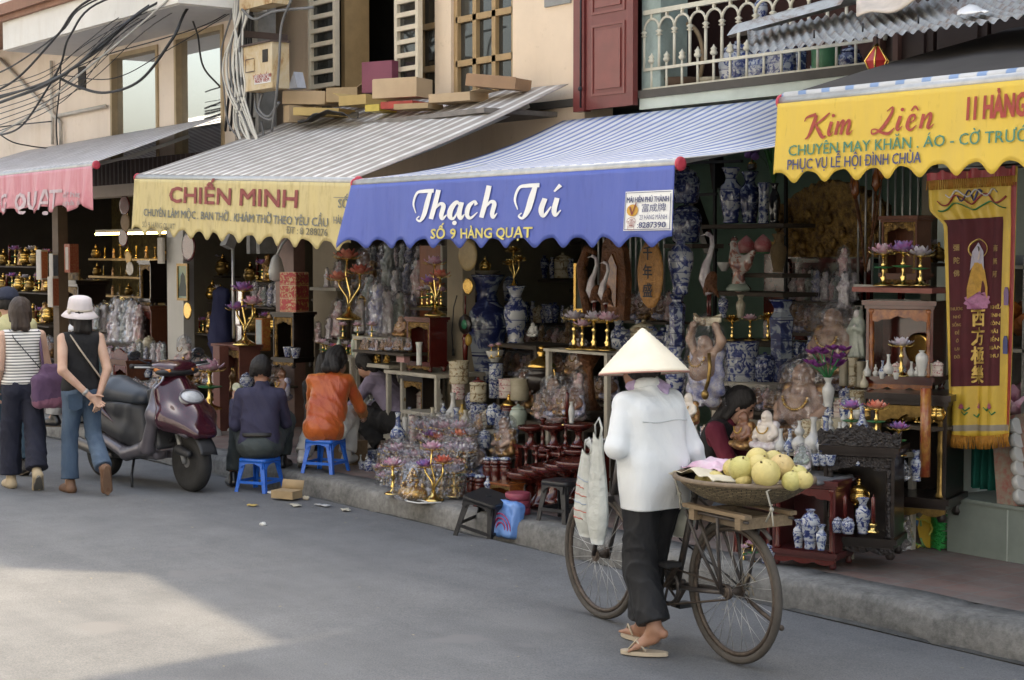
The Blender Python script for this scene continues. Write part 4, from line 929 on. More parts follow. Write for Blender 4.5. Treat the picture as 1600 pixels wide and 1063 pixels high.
 # ---- the fruit seller in the conical hat
def conical_seller():
 J=dict(pelvis=(0,-.02,.80),chest=(0,.03,1.215),neck=(0,.045,1.27),head=(0,.075,1.345),sl=(-.150,.03,1.185),sr=(.150,.03,1.185),el=(-.225,.0,.985),wl=(-.02,.25,.985),er=(.235,-.03,.95),wr=(.30,-.035,.79),hl=(-.075,-.01,.74),hr=(.075,-.01,.74),kl=(-.075,-.0,.40),kr=(.07,.10,.40),al=(-.085,-.12,.135),ar=(.065,.13,.085),fl=(-.55,.75,-.42),fr=(.05,1,0),ul=(-.1,.45,1))
 p0=PZ(993,1018,0);loc=(p0.x,p0.y+.10,0)
 r,J,w,M=person('woman in a white jacket, black trousers and conical straw hat pushing a bicycle of fruit',J,loc,PI/2,skin=skin_tan,headM=ori(0,8),hair_len=.0,hat=True,hands=dict(l=dict(d=(.7,.7,-.1),n=(0,.3,-1),t=(.6,-.7,0),c=.8),r=dict(d=(.35,.25,-.75),n=(.8,0,.3),t=(0,.9,.2),c=.5)))
 wj=cloth('white_jacket_cloth',(.74,.77,.79),20,.05)
 def ex(S):
  S.box((0,-.02,.76),(.168,.095,.20),.06,k=.05);S.box((0,.0,1.0),(.158,.095,.2),.06,k=.05)
 j=shirt(r,J,wj,'long',1.0,.685,(.056,.051,.046),.0022,'jacket',extra=ex,vox=.0065)
 m=MB();m.tube([(x,-.103+.62*x*x,1.105+.004*math.sin(x*30))for x in[i*.028-.14 for i in range(11)]],.0028,5);m.build('yoke_seam',mat('jacket_seam',(.62,.66,.68),.9),j)
 m=MB();m.lathe([(.062,0),(.067,.012),(.058,.045),(.056,.044),(.05,.0)],20,(0,.035,1.255),Matrix.Rotation(R(-14),3,'X'));m.build('collar',wj,j)
 legs_cloth(r,J,cloth('black_trousers',(.010,.0105,.013),10,.3,.75),(.088,.084,.080),None,.70,fold=.007,vox=.0065)
 m=MB();hc=w(0,-.005,.0);T=Matrix.Rotation(R(-6),3,'X')@Matrix.Rotation(R(2),3,'Y')
 prof=[(.003,.209),(.007,.2075)]+[(.215*t+.002*(i%2),.214*(1-t)+.006*math.sin(PI*t))for i,t in[(i,(i+1)/24)for i in range(24)]]+[(.216,-.012),(.208,-.004),(.10,.098),(.004,.195)]
 m.lathe(prof,48,hc+V3((0,-.01,-.015)),T)
 hm,nt,b=_nt('palm_leaf_hat');tc=nt.nodes.new('ShaderNodeTexCoord');wv=nt.nodes.new('ShaderNodeTexNoise');n=_noise(nt,8,4,.6);mp=nt.nodes.new('ShaderNodeMapping')
 rr_=_ramp(nt,n.outputs['Fac'],[(.3,(.80,.74,.60)),(.7,(.72,.65,.50))]);nt.links.new(rr_.outputs[0],b.inputs['Base Color']);b.inputs['Roughness'].default_value=.6;n2=_noise(nt,120,3,.6);_bump(nt,b,n2.outputs['Fac'],.25,.004)
 hat=m.build('conical_hat',hm,r)
 m=MB();m.tube([hc+V3((0,-.01,-.015))+T@V3((.216*math.cos(a),.216*math.sin(a),-.008))for a in[i*2*PI/40 for i in range(40)]],.004,6,True);m.build('hat_rim',mat('pink_hat_rim',(.50,.25,.2),.6),hat)
 S=Sdf(.008,.02);S.ell(w(0,.02,-.075),(.066,.085,.05),M);S.cap(w(.03,-.06,-.085),w(.06,-.10,-.13),.03,.012);S.cap(w(.05,-.02,-.07),w(.075,-.085,-.10),.03,.02);S.fold=folds(.005,3);S.build('face_cloth',cloth('lilac_cloth',(.42,.33,.52),20),r)
 sm=mat('sandal_rubber',(.55,.46,.34),.7)
 for q in 'lr':
  an,d=J['a'+q],J['f'+q].normalized();up=J.get('u'+q,V3((0,0,1)));
  if q=='l':
   d2=V3((-.6,.8,0)).normalized();base=an+d*.11-V3((0,0,.0));base.z=.012;O=base-d2*.05
  else:d2=d;O=V3((an.x,an.y+.05,.012))
  sd=d2.cross(V3((0,0,1)));m=MB();out=[(.040*math.cos(a)*(1.05+.12*math.sin(a)),.115*math.sin(a))for a in[i*PI/12 for i in range(24)]]
  m.prism(out,.018,O,sd,d2);so=m.build('sandal',sm,r,False);m=MB();t0=O+d2*.075+V3((0,0,.012))
  for e in(-1,1):m.tube([t0,t0-d2*.04+sd*e*.028+V3((0,0,.05)),t0-d2*.09+sd*e*.038+V3((0,0,.004))],.005,6)
  m.build('strap',sm,so)
 return r,J,loc
seller,sJ,sLoc=conical_seller()
# ---- two walkers at the left
def walkers():
# black sleeveless top, jeans, pale bucket hat, hands clasped behind the back
 J=dict(pelvis=(0,0,.84),chest=(0,.01,1.245),neck=(0,.015,1.29),head=(0,.03,1.405),sl=(-.142,0,1.225),sr=(.142,0,1.225),el=(-.172,-.115,.98),wl=(.03,-.15,.775),er=(.185,-.09,.98),wr=(.105,-.135,.775),hl=(-.066,0,.79),hr=(.066,0,.79),kl=(-.085,.06,.44),kr=(.09,-.0,.45),al=(-.09,.05,.08),ar=(.11,-.26,.20),fl=(-.1,1,0),fr=(.1,.3,-.95),ur=(0,1,.3))
 p=PZ(132,770,0);loc=(p.x-.03,p.y,0)
 r,J,w,M=person('woman in a black sleeveless top, blue jeans and pale bucket hat with hands clasped behind',J,loc,R(80),skin=skin_pale,headM=ori(6,0),hair_len=.05,hat=True,hands=dict(l=dict(d=(.75,-.1,-.65),n=(0,-1,.1),t=(.6,-.2,.7),c=.3),r=dict(d=(-.15,-.25,-.95),n=(-.2,1,0),t=(-1,-.1,.2),c=.35)),arm_r=(.043,.037,.027))
 shirt(r,J,cloth('black_knit',(.012,.012,.014),14,.2),'none',.93,.80,fold=.003,name='top',wb=.92,collar=False,extra=lambda S:S.ell((0,.015,1.31),(.055,.07,.06),None,.02,True))
 jm=denim_mat('mid_blue_denim',(.045,.075,.125),(.085,.125,.185));dm=mat('dark_denim_seam',(.05,.085,.15),.9)
 jo=legs_cloth(r,J,jm,(.083,.064,.074),None,.83,'jeans',.004)
 for q in(-1,1):
  m=MB();m.prism([(-.052,-.05),(0,-.075),(.052,-.05),(.055,.06),(-.055,.06)],.006,(q*.07,-.094,.73),(1,q*.12,0),(0,-.1,1));m.build('pocket',mat('denim_pocket',(.055,.09,.145),.9,vary=.3),jo,False)
 brown=mat('brown_clog_leather',(.17,.09,.05),.6);shoe(r,J['al'],J['fl'],brown,.95);shoe(r,J['ar'],J['fr'],brown,.95,J['ur'],mat('tan_sole',(.22,.13,.08),.8))
 m=MB();hc=w(0,-.005,.04);T=M.to_3x3()@Matrix.Rotation(R(8),3,'X')
 m.lathe([(.004,.115),(.06,.112),(.085,.098),(.093,.06),(.097,.012),(.098,0),(.118,-.018),(.142,-.045),(.140,-.049),(.112,-.022),(.092,-.004),(.09,.01)],30,hc,T,(1,1.08));hat=m.build('bucket_hat',cloth('pale_hat_cotton',(.66,.60,.60),20,.06),r)
 m=MB();m.lathe([(.099,.001),(.1,.016),(.098,.017)],30,hc,T,(1,1.08));m.ball(hc+T@V3((-.105,-.06,.0)),(.016,.016,.016),8,5);m.build('hat_band',mat('cream_hat_band',(.62,.55,.45),.8),hat)
 m=MB();pts=[(-.07,.06,1.28),(-.085,-.055,1.245),(-.03,-.112,1.14),(.06,-.113,1.01),(.135,-.085,.91),(.16,0,.87)];m.tube(pts,.02,6,flat=.25);tag(m.build('bag_strap',cloth('beige_webbing',(.50,.42,.32),30),r))
 m=MB();m.lathe([(.0285,0),(.030,.004),(.030,.02),(.0285,.024)],14,J['wl'].lerp(J['el'],.12),(J['el']-J['wl']).to_track_quat('Z','Y').to_matrix());m.build('wristwatch',metal_grey,r)
 # striped vest, navy trousers, purple shoulder bag
 J=dict(pelvis=(0,0,.85),chest=(0,0,1.255),neck=(0,.01,1.30),head=(0,.03,1.42),sl=(-.148,0,1.235),sr=(.148,0,1.235),el=(-.185,-.02,.97),wl=(-.17,.14,.78),er=(.205,.02,.98),wr=(.18,.19,.83),hl=(-.068,0,.80),hr=(.068,0,.80),kl=(-.08,.09,.44),kr=(.085,-.05,.45),al=(-.08,.10,.08),ar=(.06,-.20,.15),fl=(0,1,0),fr=(.15,.75,-.6),ur=(0,.6,.8))
 p=PZ(42,766,0);loc2=(p.x-.12,p.y+.02,0)
 r2,J,w,M=person('brown haired woman in a striped sleeveless top and navy trousers, seen from behind',J,loc2,R(82),skin=skin_pale,hair=hair_brown,headM=ori(-12,2),hair_len=.055,hands=dict(l=dict(d=(.1,.5,-.8),n=(1,0,0),t=(0,.9,.3),c=.4),r=dict(d=(-.1,.8,-.5),n=(-1,0,0),t=(0,.5,.8),c=.4)),arm_r=(.044,.038,.028))
 m,nt,b=_nt('striped_jersey');tc=nt.nodes.new('ShaderNodeTexCoord');sx=nt.nodes.new('ShaderNodeSeparateXYZ');nt.links.new(tc.outputs['Object'],sx.inputs[0]);mu=nt.nodes.new('ShaderNodeMath');mu.operation='MULTIPLY';mu.inputs[1].default_value=42;nt.links.new(sx.outputs[2],mu.inputs[0])
 fr=nt.nodes.new('ShaderNodeMath');fr.operation='FRACT';nt.links.new(mu.outputs[0],fr.inputs[0]);rp=_ramp(nt,fr.outputs[0],[(0,(.03,.03,.035)),(.28,(.03,.03,.035)),(.34,(.78,.76,.72)),(.95,(.78,.76,.72)),(1,(.03,.03,.035))]);nt.links.new(rp.outputs[0],b.inputs['Base Color']);b.inputs['Roughness'].default_value=.9
 shirt(r2,J,m,'none',.92,.845,fold=.004,name='striped_top',wb=.94,collar=False,extra=lambda S:S.ell((0,.015,1.32),(.06,.075,.055),None,.02,True))
 legs_cloth(r2,J,cloth('navy_trousers',(.014,.016,.034),12,.3),(.086,.084,.088),None,.87,fold=.006)
 tn=mat('tan_suede',(.50,.40,.26),.85,bump=.2);shoe(r2,J['al'],J['fl'],tn,.95);shoe(r2,J['ar'],J['fr'],tn,.98,J['ur'],mat('grey_rubber_sole',(.2,.19,.17),.8))
 # the bag hanging from her right shoulder: a thing of its own
 bg_=thing('shoulder_bag','purple shoulder bag with a dusty pink base carried by the woman in stripes','bag',loc2,R(82))
 pm=cloth('purple_canvas',(.115,.062,.13),12,.2);pk=cloth('dusty_pink_canvas',(.26,.11,.17),12,.15)
 S=Sdf(.008,.03);S.box((.21,-.14,.79),(.172,.06,.138),.05);S.box((.20,-.13,.91),(.085,.04,.10),.04,k=.06);S.fold=folds(.006,1.5)
 def zone(c):return(c[:,2]<.735+.15*(c[:,0]-.2)).astype(int)
 S.build('bag_body',[pm,pk],bg_,zone)
 m=MB();m.tube([(.14,-.13,.97),(.135,-.085,1.12),(.125,-.03,1.272),(.125,.03,1.27),(.14,.06,1.15),(.19,.0,.98),(.23,-.13,.97)],.013,6,flat=.35);m.build('bag_handle',pm,bg_)
 m=MB();m.tube([(.12,-.14,.965),(.03,-.122,1.08),(-.08,-.09,1.22),(-.10,-.02,1.29)],.004,5);m.build('bag_cord',black_rub,bg_)
 # a third walker in a dark cap, mostly hidden behind the striped one
 J=dict(pelvis=(0,0,.88),chest=(0,0,1.30),neck=(0,.01,1.35),head=(0,.03,1.47),sl=(-.18,0,1.28),sr=(.18,0,1.28),el=(-.23,-.02,1.0),wl=(-.2,.14,.8),er=(.23,.02,1.0),wr=(.20,.12,.8),hl=(-.08,0,.82),hr=(.08,0,.82),kl=(-.08,.09,.45),kr=(.085,-.02,.46),al=(-.08,.10,.08),ar=(.08,-.15,.10),fl=(0,1,0),fr=(0,.9,-.3))
 c0=PZ(24,742,0);r3,J,w,M=person('walker in a dark blue cap and yellow collared top half hidden by the striped woman',J,(c0.x-.1,c0.y,0),R(85),headM=ori(0,0),hair_len=.0,hat=True,hands=dict(l=dict(d=(.1,.5,-.8),n=(1,0,0),t=(0,.9,.3)),r=dict(d=(-.1,.5,-.8),n=(-1,0,0),t=(0,.9,.3))))
 shirt(r3,J,cloth('pale_yellow_cotton',(.60,.56,.30),12),'short',1.05,.85);legs_cloth(r3,J,cloth('dark_teal_trousers',(.03,.06,.09),12),hem=.1,waist=.88)
 for q in 'lr':shoe(r3,J['a'+q],J['f'+q],mat('black_trainers',(.02,.02,.022),.6),.98)
 m=MB();hc=w(0,-.01,.045);m.lathe([(.004,.098),(.05,.09),(.08,.06),(.094,.02),(.097,-.015),(.09,-.012)],24,hc,M,(1,1.06));m.prism([(-.07,0),(.07,0),(.05,.06),(0,.085),(-.05,.06)],.008,hc+M@V3((0,.075,-.01)),M@V3((1,0,0)),M@V3((0,.97,-.2)));m.build('cap',cloth('dark_blue_cap',(.025,.03,.055),20),r3)
walkers()
# ---- low plastic stools
def stool(loc,rz,mt,label,cat='stool',s=1.0,h=.26,w=.15,group='low plastic stools',tilt=None):
 r=thing('plastic_stool',label,cat,loc,rz,group,scale=s);m=MB();t=.82
 def rr(c,hw,z,rd=.035,n=5):return[(c[0]+sx*(hw-rd)+rd*math.cos(a0+k*PI/2/n),c[1]+sy*(hw-rd)+rd*math.sin(a0+k*PI/2/n),z)for sx,sy,a0 in((1,1,0),(-1,1,PI/2),(-1,-1,PI),(1,-1,1.5*PI))for k in range(n+1)]
 b=0
 for hw,z in((w*t,h),(w*t+.004,h-.006),(w*t+.006,h-.03),(w*t-.008,h-.03)):
  m.v+=[V3(p)for p in rr((0,0),hw,z)]
 n=24
 m.addf([tuple(range(n))],True)
 for j in range(3):m.addf([(j*n+i,j*n+(i+1)%n,(j+1)*n+(i+1)%n,(j+1)*n+i)for i in range(n)])
 m.addf([tuple(3*n+i for i in reversed(range(n)))],True)
 seat=m.build('seat',mt,r)
 m=MB();m.lathe([(.0,.0),(.016,.0),(.018,.0015),(.012,.002)],14,(0,0,h));m.build('finger_hole',mat('hole_dark',(.01,.01,.012),.9),seat)
 def leg(sx,sy):
  q=MB();a=w*t-.012;b_=w-.004
  prev=None
  for k in range(5):
   f=k/4;x=a+(b_-a)*f;z=(h-.03)*(1-f);ww=.048-.018*math.sin(PI*min(1,f*1.0)*.5)
   ring=[(sx*x,sy*x,z),(sx*(x-ww),sy*x,z),(sx*(x-ww),sy*(x-.010),z),(sx*(x-.010),sy*(x-.010),z),(sx*(x-.010),sy*(x-ww),z),(sx*x,sy*(x-ww),z)]
   q.v+=[V3(p)for p in ring]
   if k:q.addf([((k-1)*6+i,(k-1)*6+(i+1)%6,k*6+(i+1)%6,k*6+i)for i in range(6)],True)
  q.addf([tuple(range(6)),tuple(24+i for i in range(6))],True);return q
 for sx,sy in((1,1),(1,-1),(-1,1),(-1,-1)):leg(sx,sy).build('leg',mt,r,False)
 for k in range(4):
  M=Matrix.Rotation(k*PI/2,3,'Z');q=MB();hw=w*t-.03;yy=w*t+.002;z0=h-.03
  arch=[(-hw-.012,z0)]+[(-hw-.012,z0-.05)]+[(hw*math.cos(a),z0-.05+.042*math.sin(a))for a in[PI-i*PI/8 for i in range(9)]]+[(hw+.012,z0-.05),(hw+.012,z0)]
  for i in range(len(arch)-1):pass
  top=[(x,z0)for x,z in arch];b=0
  for x,z in arch:
   for yo,zz in((yy,z0),(yy,z-.0001),(yy-.006,z-.0001),(yy-.006,z0)):q.v.append(M@V3((x,yo+.016*(h-zz)/h,zz)))
  for i in range(len(arch)-1):q.addf([(4*i+j,4*i+(j+1)%4,4*i+4+(j+1)%4,4*i+4+j)for j in range(4)],True)
  q.build('apron',mt,r,False)
  q=MB();zr=h*.30;yr=w*t+(w-w*t)*.72-.010;q.box(M@V3((0,yr,zr)),(2*yr-.03,.008,.022),rot=M);q.build('rail',mt,r,False)
 if tilt:r.rotation_euler=(tilt[0],tilt[1],rz)
 return r
blue_pl=mat('blue_plastic',(.02,.14,.62),.32,vary=.08,vscale=4,coat=.2);black_pl=mat('black_plastic',(.025,.025,.028),.4,vary=.3,vscale=6)
# ---- the seated customers
def sitters():
# man in a purple-blue shirt on the blue stool in the road
 p=PZ(396,768,0.0);loc=(p.x,p.y+.06,0);stool(loc,R(28),blue_pl,'blue plastic stool in the gutter under the man in the violet shirt',h=.27)
 J=dict(pelvis=(0,-.03,.375),chest=(.01,.05,.80),neck=(.01,.06,.845),head=(.0,.085,.955),sl=(-.155,.05,.765),sr=(.155,.05,.765),el=(-.205,.06,.52),wl=(-.25,.24,.70),er=(.185,.16,.53),wr=(.12,.34,.55),hl=(-.085,.02,.36),hr=(.085,.02,.36),kl=(-.22,.36,.50),kr=(.14,.42,.52),al=(-.26,.24,.09),ar=(.12,.38,.22),fl=(-.35,1,0),fr=(.1,1,0))
 r,J,w,M=person('man in a violet shirt and grey trousers on a blue stool, holding a tin',J,loc,R(52),skin=skin_tan,headM=ori(4,6),hair_len=0,hands=dict(l=dict(d=(-.05,.35,.9),n=(.9,.3,0),t=(.3,-.9,.2),c=.55),r=dict(d=(-.6,.7,0),n=(0,0,1),t=(.6,.6,.3),c=.4)))
 vi=cloth('violet_shirt_cloth',(.036,.034,.072),12,.2);shirt(r,J,vi,'long',.94,None,(.054,.050,.042),.006,'shirt',down=-.06)
 legs_cloth(r,J,cloth('grey_slacks',(.050,.062,.062),12,.2),(.098,.084,.062),None,None,fold=.005,extra=lambda S:S.ell((0,-.05,.36),(.155,.13,.10)))
 m=MB();m.lathe([(.140,0),(.143,.012),(.140,.034)],24,(0,-.025,.43),Matrix.Rotation(R(-8),3,'X'),(1.05,.80));m.build('belt',mat('black_leather',(.02,.018,.016),.45),r)
 for q in 'lr':shoe(r,J['a'+q],J['f'+q],mat('black_shoe_leather',(.015,.015,.017),.3,coat=.3),1.0)
 bx=MB();bx.lathe([(.033,-.04),(.036,-.034),(.036,.034),(.033,.04)],18);bo=bx.build('small_tin',mat('printed_cream_tin',(.55,.52,.38),.5,vary=.6,vscale=30,col2=(.20,.26,.14)))
 bo.location=r.matrix_world@V3((0,0,0))if False else V3(loc)+Matrix.Rotation(R(52),3,'Z')@V3((-.225,.285,.80));bo.rotation_euler=(R(70),R(20),R(30));tag(bo,'small cream printed tin held up by the man in the violet shirt','tin')
 # woman in orange silk on the second blue stool
 p=PZ(502,738,ZP);loc=(p.x,p.y+.04,ZP);stool(loc,R(30),blue_pl,'blue plastic stool on the pavement under the woman in orange',h=.27)
 J=dict(pelvis=(0,-.02,.375),chest=(.03,.10,.76),neck=(.035,.12,.80),head=(.05,.17,.88),sl=(-.125,.08,.73),sr=(.155,.10,.73),el=(-.17,.22,.50),wl=(-.05,.42,.46),er=(.235,.22,.50),wr=(.20,.45,.42),hl=(-.09,.02,.35),hr=(.09,.02,.35),kl=(-.18,.38,.40),kr=(.10,.42,.42),al=(-.24,.16,.10),ar=(.10,.30,.10),fl=(-.25,1,-.35),fr=(.1,1,0))
 r,J,w,M=person('woman in an orange silk jacket and white trousers sitting on a blue stool',J,loc,R(44),skin=skin_mid,headM=ori(-8,35),hair_len=.05,hands=dict(l=dict(d=(.4,.8,-.2),n=(0,0,-1),t=(.8,-.4,0),c=.4),r=dict(d=(-.1,.9,-.3),n=(-.7,0,-.5),t=(-.5,0,.8),c=.4)))
 om,nt,b=_nt('orange_silk');n=_noise(nt,4,4,.6);lw=nt.nodes.new('ShaderNodeLayerWeight');lw.inputs['Blend'].default_value=.5;rp=_ramp(nt,n.outputs['Fac'],[(.35,(.50,.11,.02)),(.65,(.36,.05,.018))]);nt.links.new(rp.outputs[0],b.inputs['Base Color']);b.inputs['Roughness'].default_value=.33;b.inputs['Sheen Weight'].default_value=.6;b.inputs['Sheen Tint'].default_value=(1,.55,.2,1);n2=_noise(nt,12,4,.6,stretch=(1,1,.5),dist=.8);_bump(nt,b,n2.outputs['Fac'],.6,.02)
 shirt(r,J,om,'long',1.0,None,(.052,.048,.042),.006,'silk_jacket',down=.10,wb=1.08,extra=lambda S:S.ell((0,-.045,.365),(.165,.145,.115)))
 legs_cloth(r,J,cloth('white_cotton',(.62,.60,.56),12,.08),(.092,.078,.07),None,None,fold=.005,extra=lambda S:S.ell((0,-.03,.33),(.145,.12,.07)))
 for q in 'lr':shoe(r,J['a'+q]+V3((0,0,.02)),J['f'+q],mat('white_sock',(.68,.66,.64),.8),.92,sole=mat('cream_heel',(.5,.46,.38),.6))
 # dark haired child squatting beyond them
 p=PZ(470,712,ZP);loc=(p.x-.05,p.y+.25,ZP)
 J=dict(pelvis=(0,-.04,.24),chest=(0,.06,.62),neck=(0,.07,.655),head=(0,.10,.76),sl=(-.15,.05,.59),sr=(.15,.05,.59),el=(-.2,.2,.40),wl=(-.1,.38,.42),er=(.2,.2,.40),wr=(.1,.38,.42),hl=(-.08,0,.22),hr=(.08,0,.22),kl=(-.16,.32,.42),kr=(.16,.32,.42),al=(-.13,.14,.09),ar=(.13,.14,.09),fl=(-.2,1,0),fr=(.2,1,0))
 hd=dict(l=dict(d=(.3,.8,0),n=(0,0,-1),t=(.8,-.3,0)),r=dict(d=(-.3,.8,0),n=(0,0,-1),t=(-.8,-.3,0)))
 r,J,w,M=person('dark haired person in grey jeans squatting behind the orange jacket',J,loc,R(38),headM=ori(0,15),hair_len=.03,hands=hd)
 shirt(r,J,cloth('black_cotton',(.016,.015,.016),12),'long',1.0,None);legs_cloth(r,J,denim_mat('grey_blue_denim',(.12,.15,.18),(.18,.21,.24)),(.095,.085,.07),None,None)
 for q in 'lr':shoe(r,J['a'+q],J['f'+q],mat('black_shoe_leather',(.015,.015,.017),.3),.9)
 # stall keeper in a lilac blouse, facing left, leaning over the goods
 p=PZ(592,712,ZP);loc=(p.x+.05,p.y+.12,ZP)
 J=dict(pelvis=(0,-.14,.30),chest=(0,.16,.66),neck=(0,.20,.70),head=(0,.29,.775),sl=(-.155,.14,.64),sr=(.155,.14,.64),el=(-.2,.30,.42),wl=(-.12,.48,.34),er=(.2,.30,.42),wr=(.1,.50,.30),hl=(-.09,-.12,.27),hr=(.09,-.12,.27),kl=(-.17,.26,.36),kr=(.17,.26,.36),al=(-.13,.02,.09),ar=(.13,.02,.09),fl=(-.2,1,0),fr=(.2,1,0))
 hd=dict(l=dict(d=(.1,.8,-.5),n=(.4,-.3,-.8),t=(.8,0,.1)),r=dict(d=(-.1,.8,-.5),n=(-.4,-.3,-.8),t=(-.8,0,.1)))
 r,J,w,M=person('stall keeper in a lilac blouse and dark trousers bending towards the woman in orange',J,loc,R(112),skin=skin_mid,headM=ori(0,38),hair_len=.03,hands=hd)
 shirt(r,J,cloth('lilac_blouse',(.24,.20,.28),14,.12),'long',1.0,None,(.056,.048,.04),cuff=.45);legs_cloth(r,J,cloth('black_cotton_trousers',(.014,.013,.013),12),(.11,.095,.075),None,None,extra=lambda S:S.ell((0,-.15,.28),(.17,.14,.12)))
 for q in 'lr':shoe(r,J['a'+q],J['f'+q],mat('black_shoe_leather',(.015,.015,.017),.3),.92)
 m=MB();m.ball(w(0,-.105,.04),(.045,.04,.04),12,8);m.build('hair_bun',hair_dark,r)
 # stall keeper in crimson behind the fruit basket
 p=PY(1108,760,7.35);loc=(p.x-.05,7.40,ZP)
 J=dict(pelvis=(0,-.08,.30),chest=(0,.10,.66),neck=(0,.13,.70),head=(0,.20,.785),sl=(-.17,.08,.635),sr=(.17,.08,.635),el=(-.24,.20,.42),wl=(-.1,.42,.36),er=(.24,.20,.42),wr=(.1,.42,.36),hl=(-.09,-.06,.28),hr=(.09,-.06,.28),kl=(-.17,.30,.36),kr=(.17,.30,.36),al=(-.13,.1,.09),ar=(.13,.1,.09),fl=(-.2,1,0),fr=(.2,1,0))
 r,J,w,M=person('stall keeper in a crimson jumper and black vest behind the fruit basket, head bowed',J,loc,R(-58),skin=skin_mid,headM=ori(0,32),hair_len=.10,hands=hd)
 shirt(r,J,cloth('crimson_knit',(.14,.012,.03),14,.2),'long',1.0,None,(.062,.054,.045));shirt(r,J,cloth('black_vest_cloth',(.014,.013,.014),14),'none',1.08,None,name='vest',collar=False)
 legs_cloth(r,J,cloth('grey_blue_trousers',(.05,.06,.08),12),(.11,.095,.075),None,None)
 m=MB();m.ball(w(0,-.115,.01),(.04,.04,.06),12,8);m.build('hair_bun',hair_dark,r)
 for q in 'lr':shoe(r,J['a'+q],J['f'+q],mat('black_shoe_leather',(.015,.015,.017),.3),.92)
 # someone in a white cap sitting at the kerb behind the walkers, facing left
 p=PZ(92,668,ZP);loc=(p.x+.12,p.y+.35,ZP)
 J=dict(pelvis=(0,-.06,.38),chest=(0,.12,.80),neck=(0,.15,.845),head=(0,.21,.935),sl=(-.17,.10,.765),sr=(.17,.10,.765),el=(-.22,.24,.53),wl=(-.06,.42,.52),er=(.22,.24,.53),wr=(.06,.42,.52),hl=(-.09,-.02,.37),hr=(.09,-.02,.37),kl=(-.12,.40,.46),kr=(.13,.40,.46),al=(-.13,.44,.09),ar=(.14,.36,.09),fl=(-.1,1,0),fr=(.1,1,0))
 r,J,w,M=person('person in a white cap and pale trousers sitting at the kerb behind the walkers',J,loc,R(118),skin=skin_mid,headM=ori(0,22),hair_len=0,hat=True,hands=hd)
 shirt(r,J,cloth('teal_grey_cotton',(.13,.19,.18),12),'long',1.02,None);legs_cloth(r,J,cloth('pale_grey_cotton',(.42,.41,.39),12),(.105,.088,.08),None,None)
 for q in 'lr':shoe(r,J['a'+q],J['f'+q],mat('black_shoe_leather',(.015,.015,.017),.3),1.05)
 m=MB();hc=w(0,-.01,.045);m.lathe([(.004,.098),(.05,.09),(.08,.06),(.094,.02),(.097,-.015),(.09,-.012)],24,hc,M,(1,1.06));m.prism([(-.07,0),(.07,0),(.05,.06),(0,.085),(-.05,.06)],.008,hc+M@V3((0,.075,-.01)),M@V3((1,0,0)),M@V3((0,.97,-.2)));m.build('cap',cloth('white_cap_cotton',(.72,.73,.76),20,.06),r)
 stool(loc,R(20),mat('red_plastic',(.40,.03,.03),.35,vary=.1),'red plastic stool under the person in the white cap',h=.27)
 m=Sdf(.008,.02);m.ell((0,0,.10),(.10,.07,.10));m.cap((0,0,.18),(0,0,.24),.03,.012);m.fold=folds(.008,2);o=m.build('plastic_bag',mat('yellow_plastic_film',(.70,.66,.12),.35,vary=.15,vscale=10));o.location=PZ(74,672,ZP)+V3((.1,.3,.12));tag(o,'yellow plastic bag beside the person in the white cap','bag')
sitters()
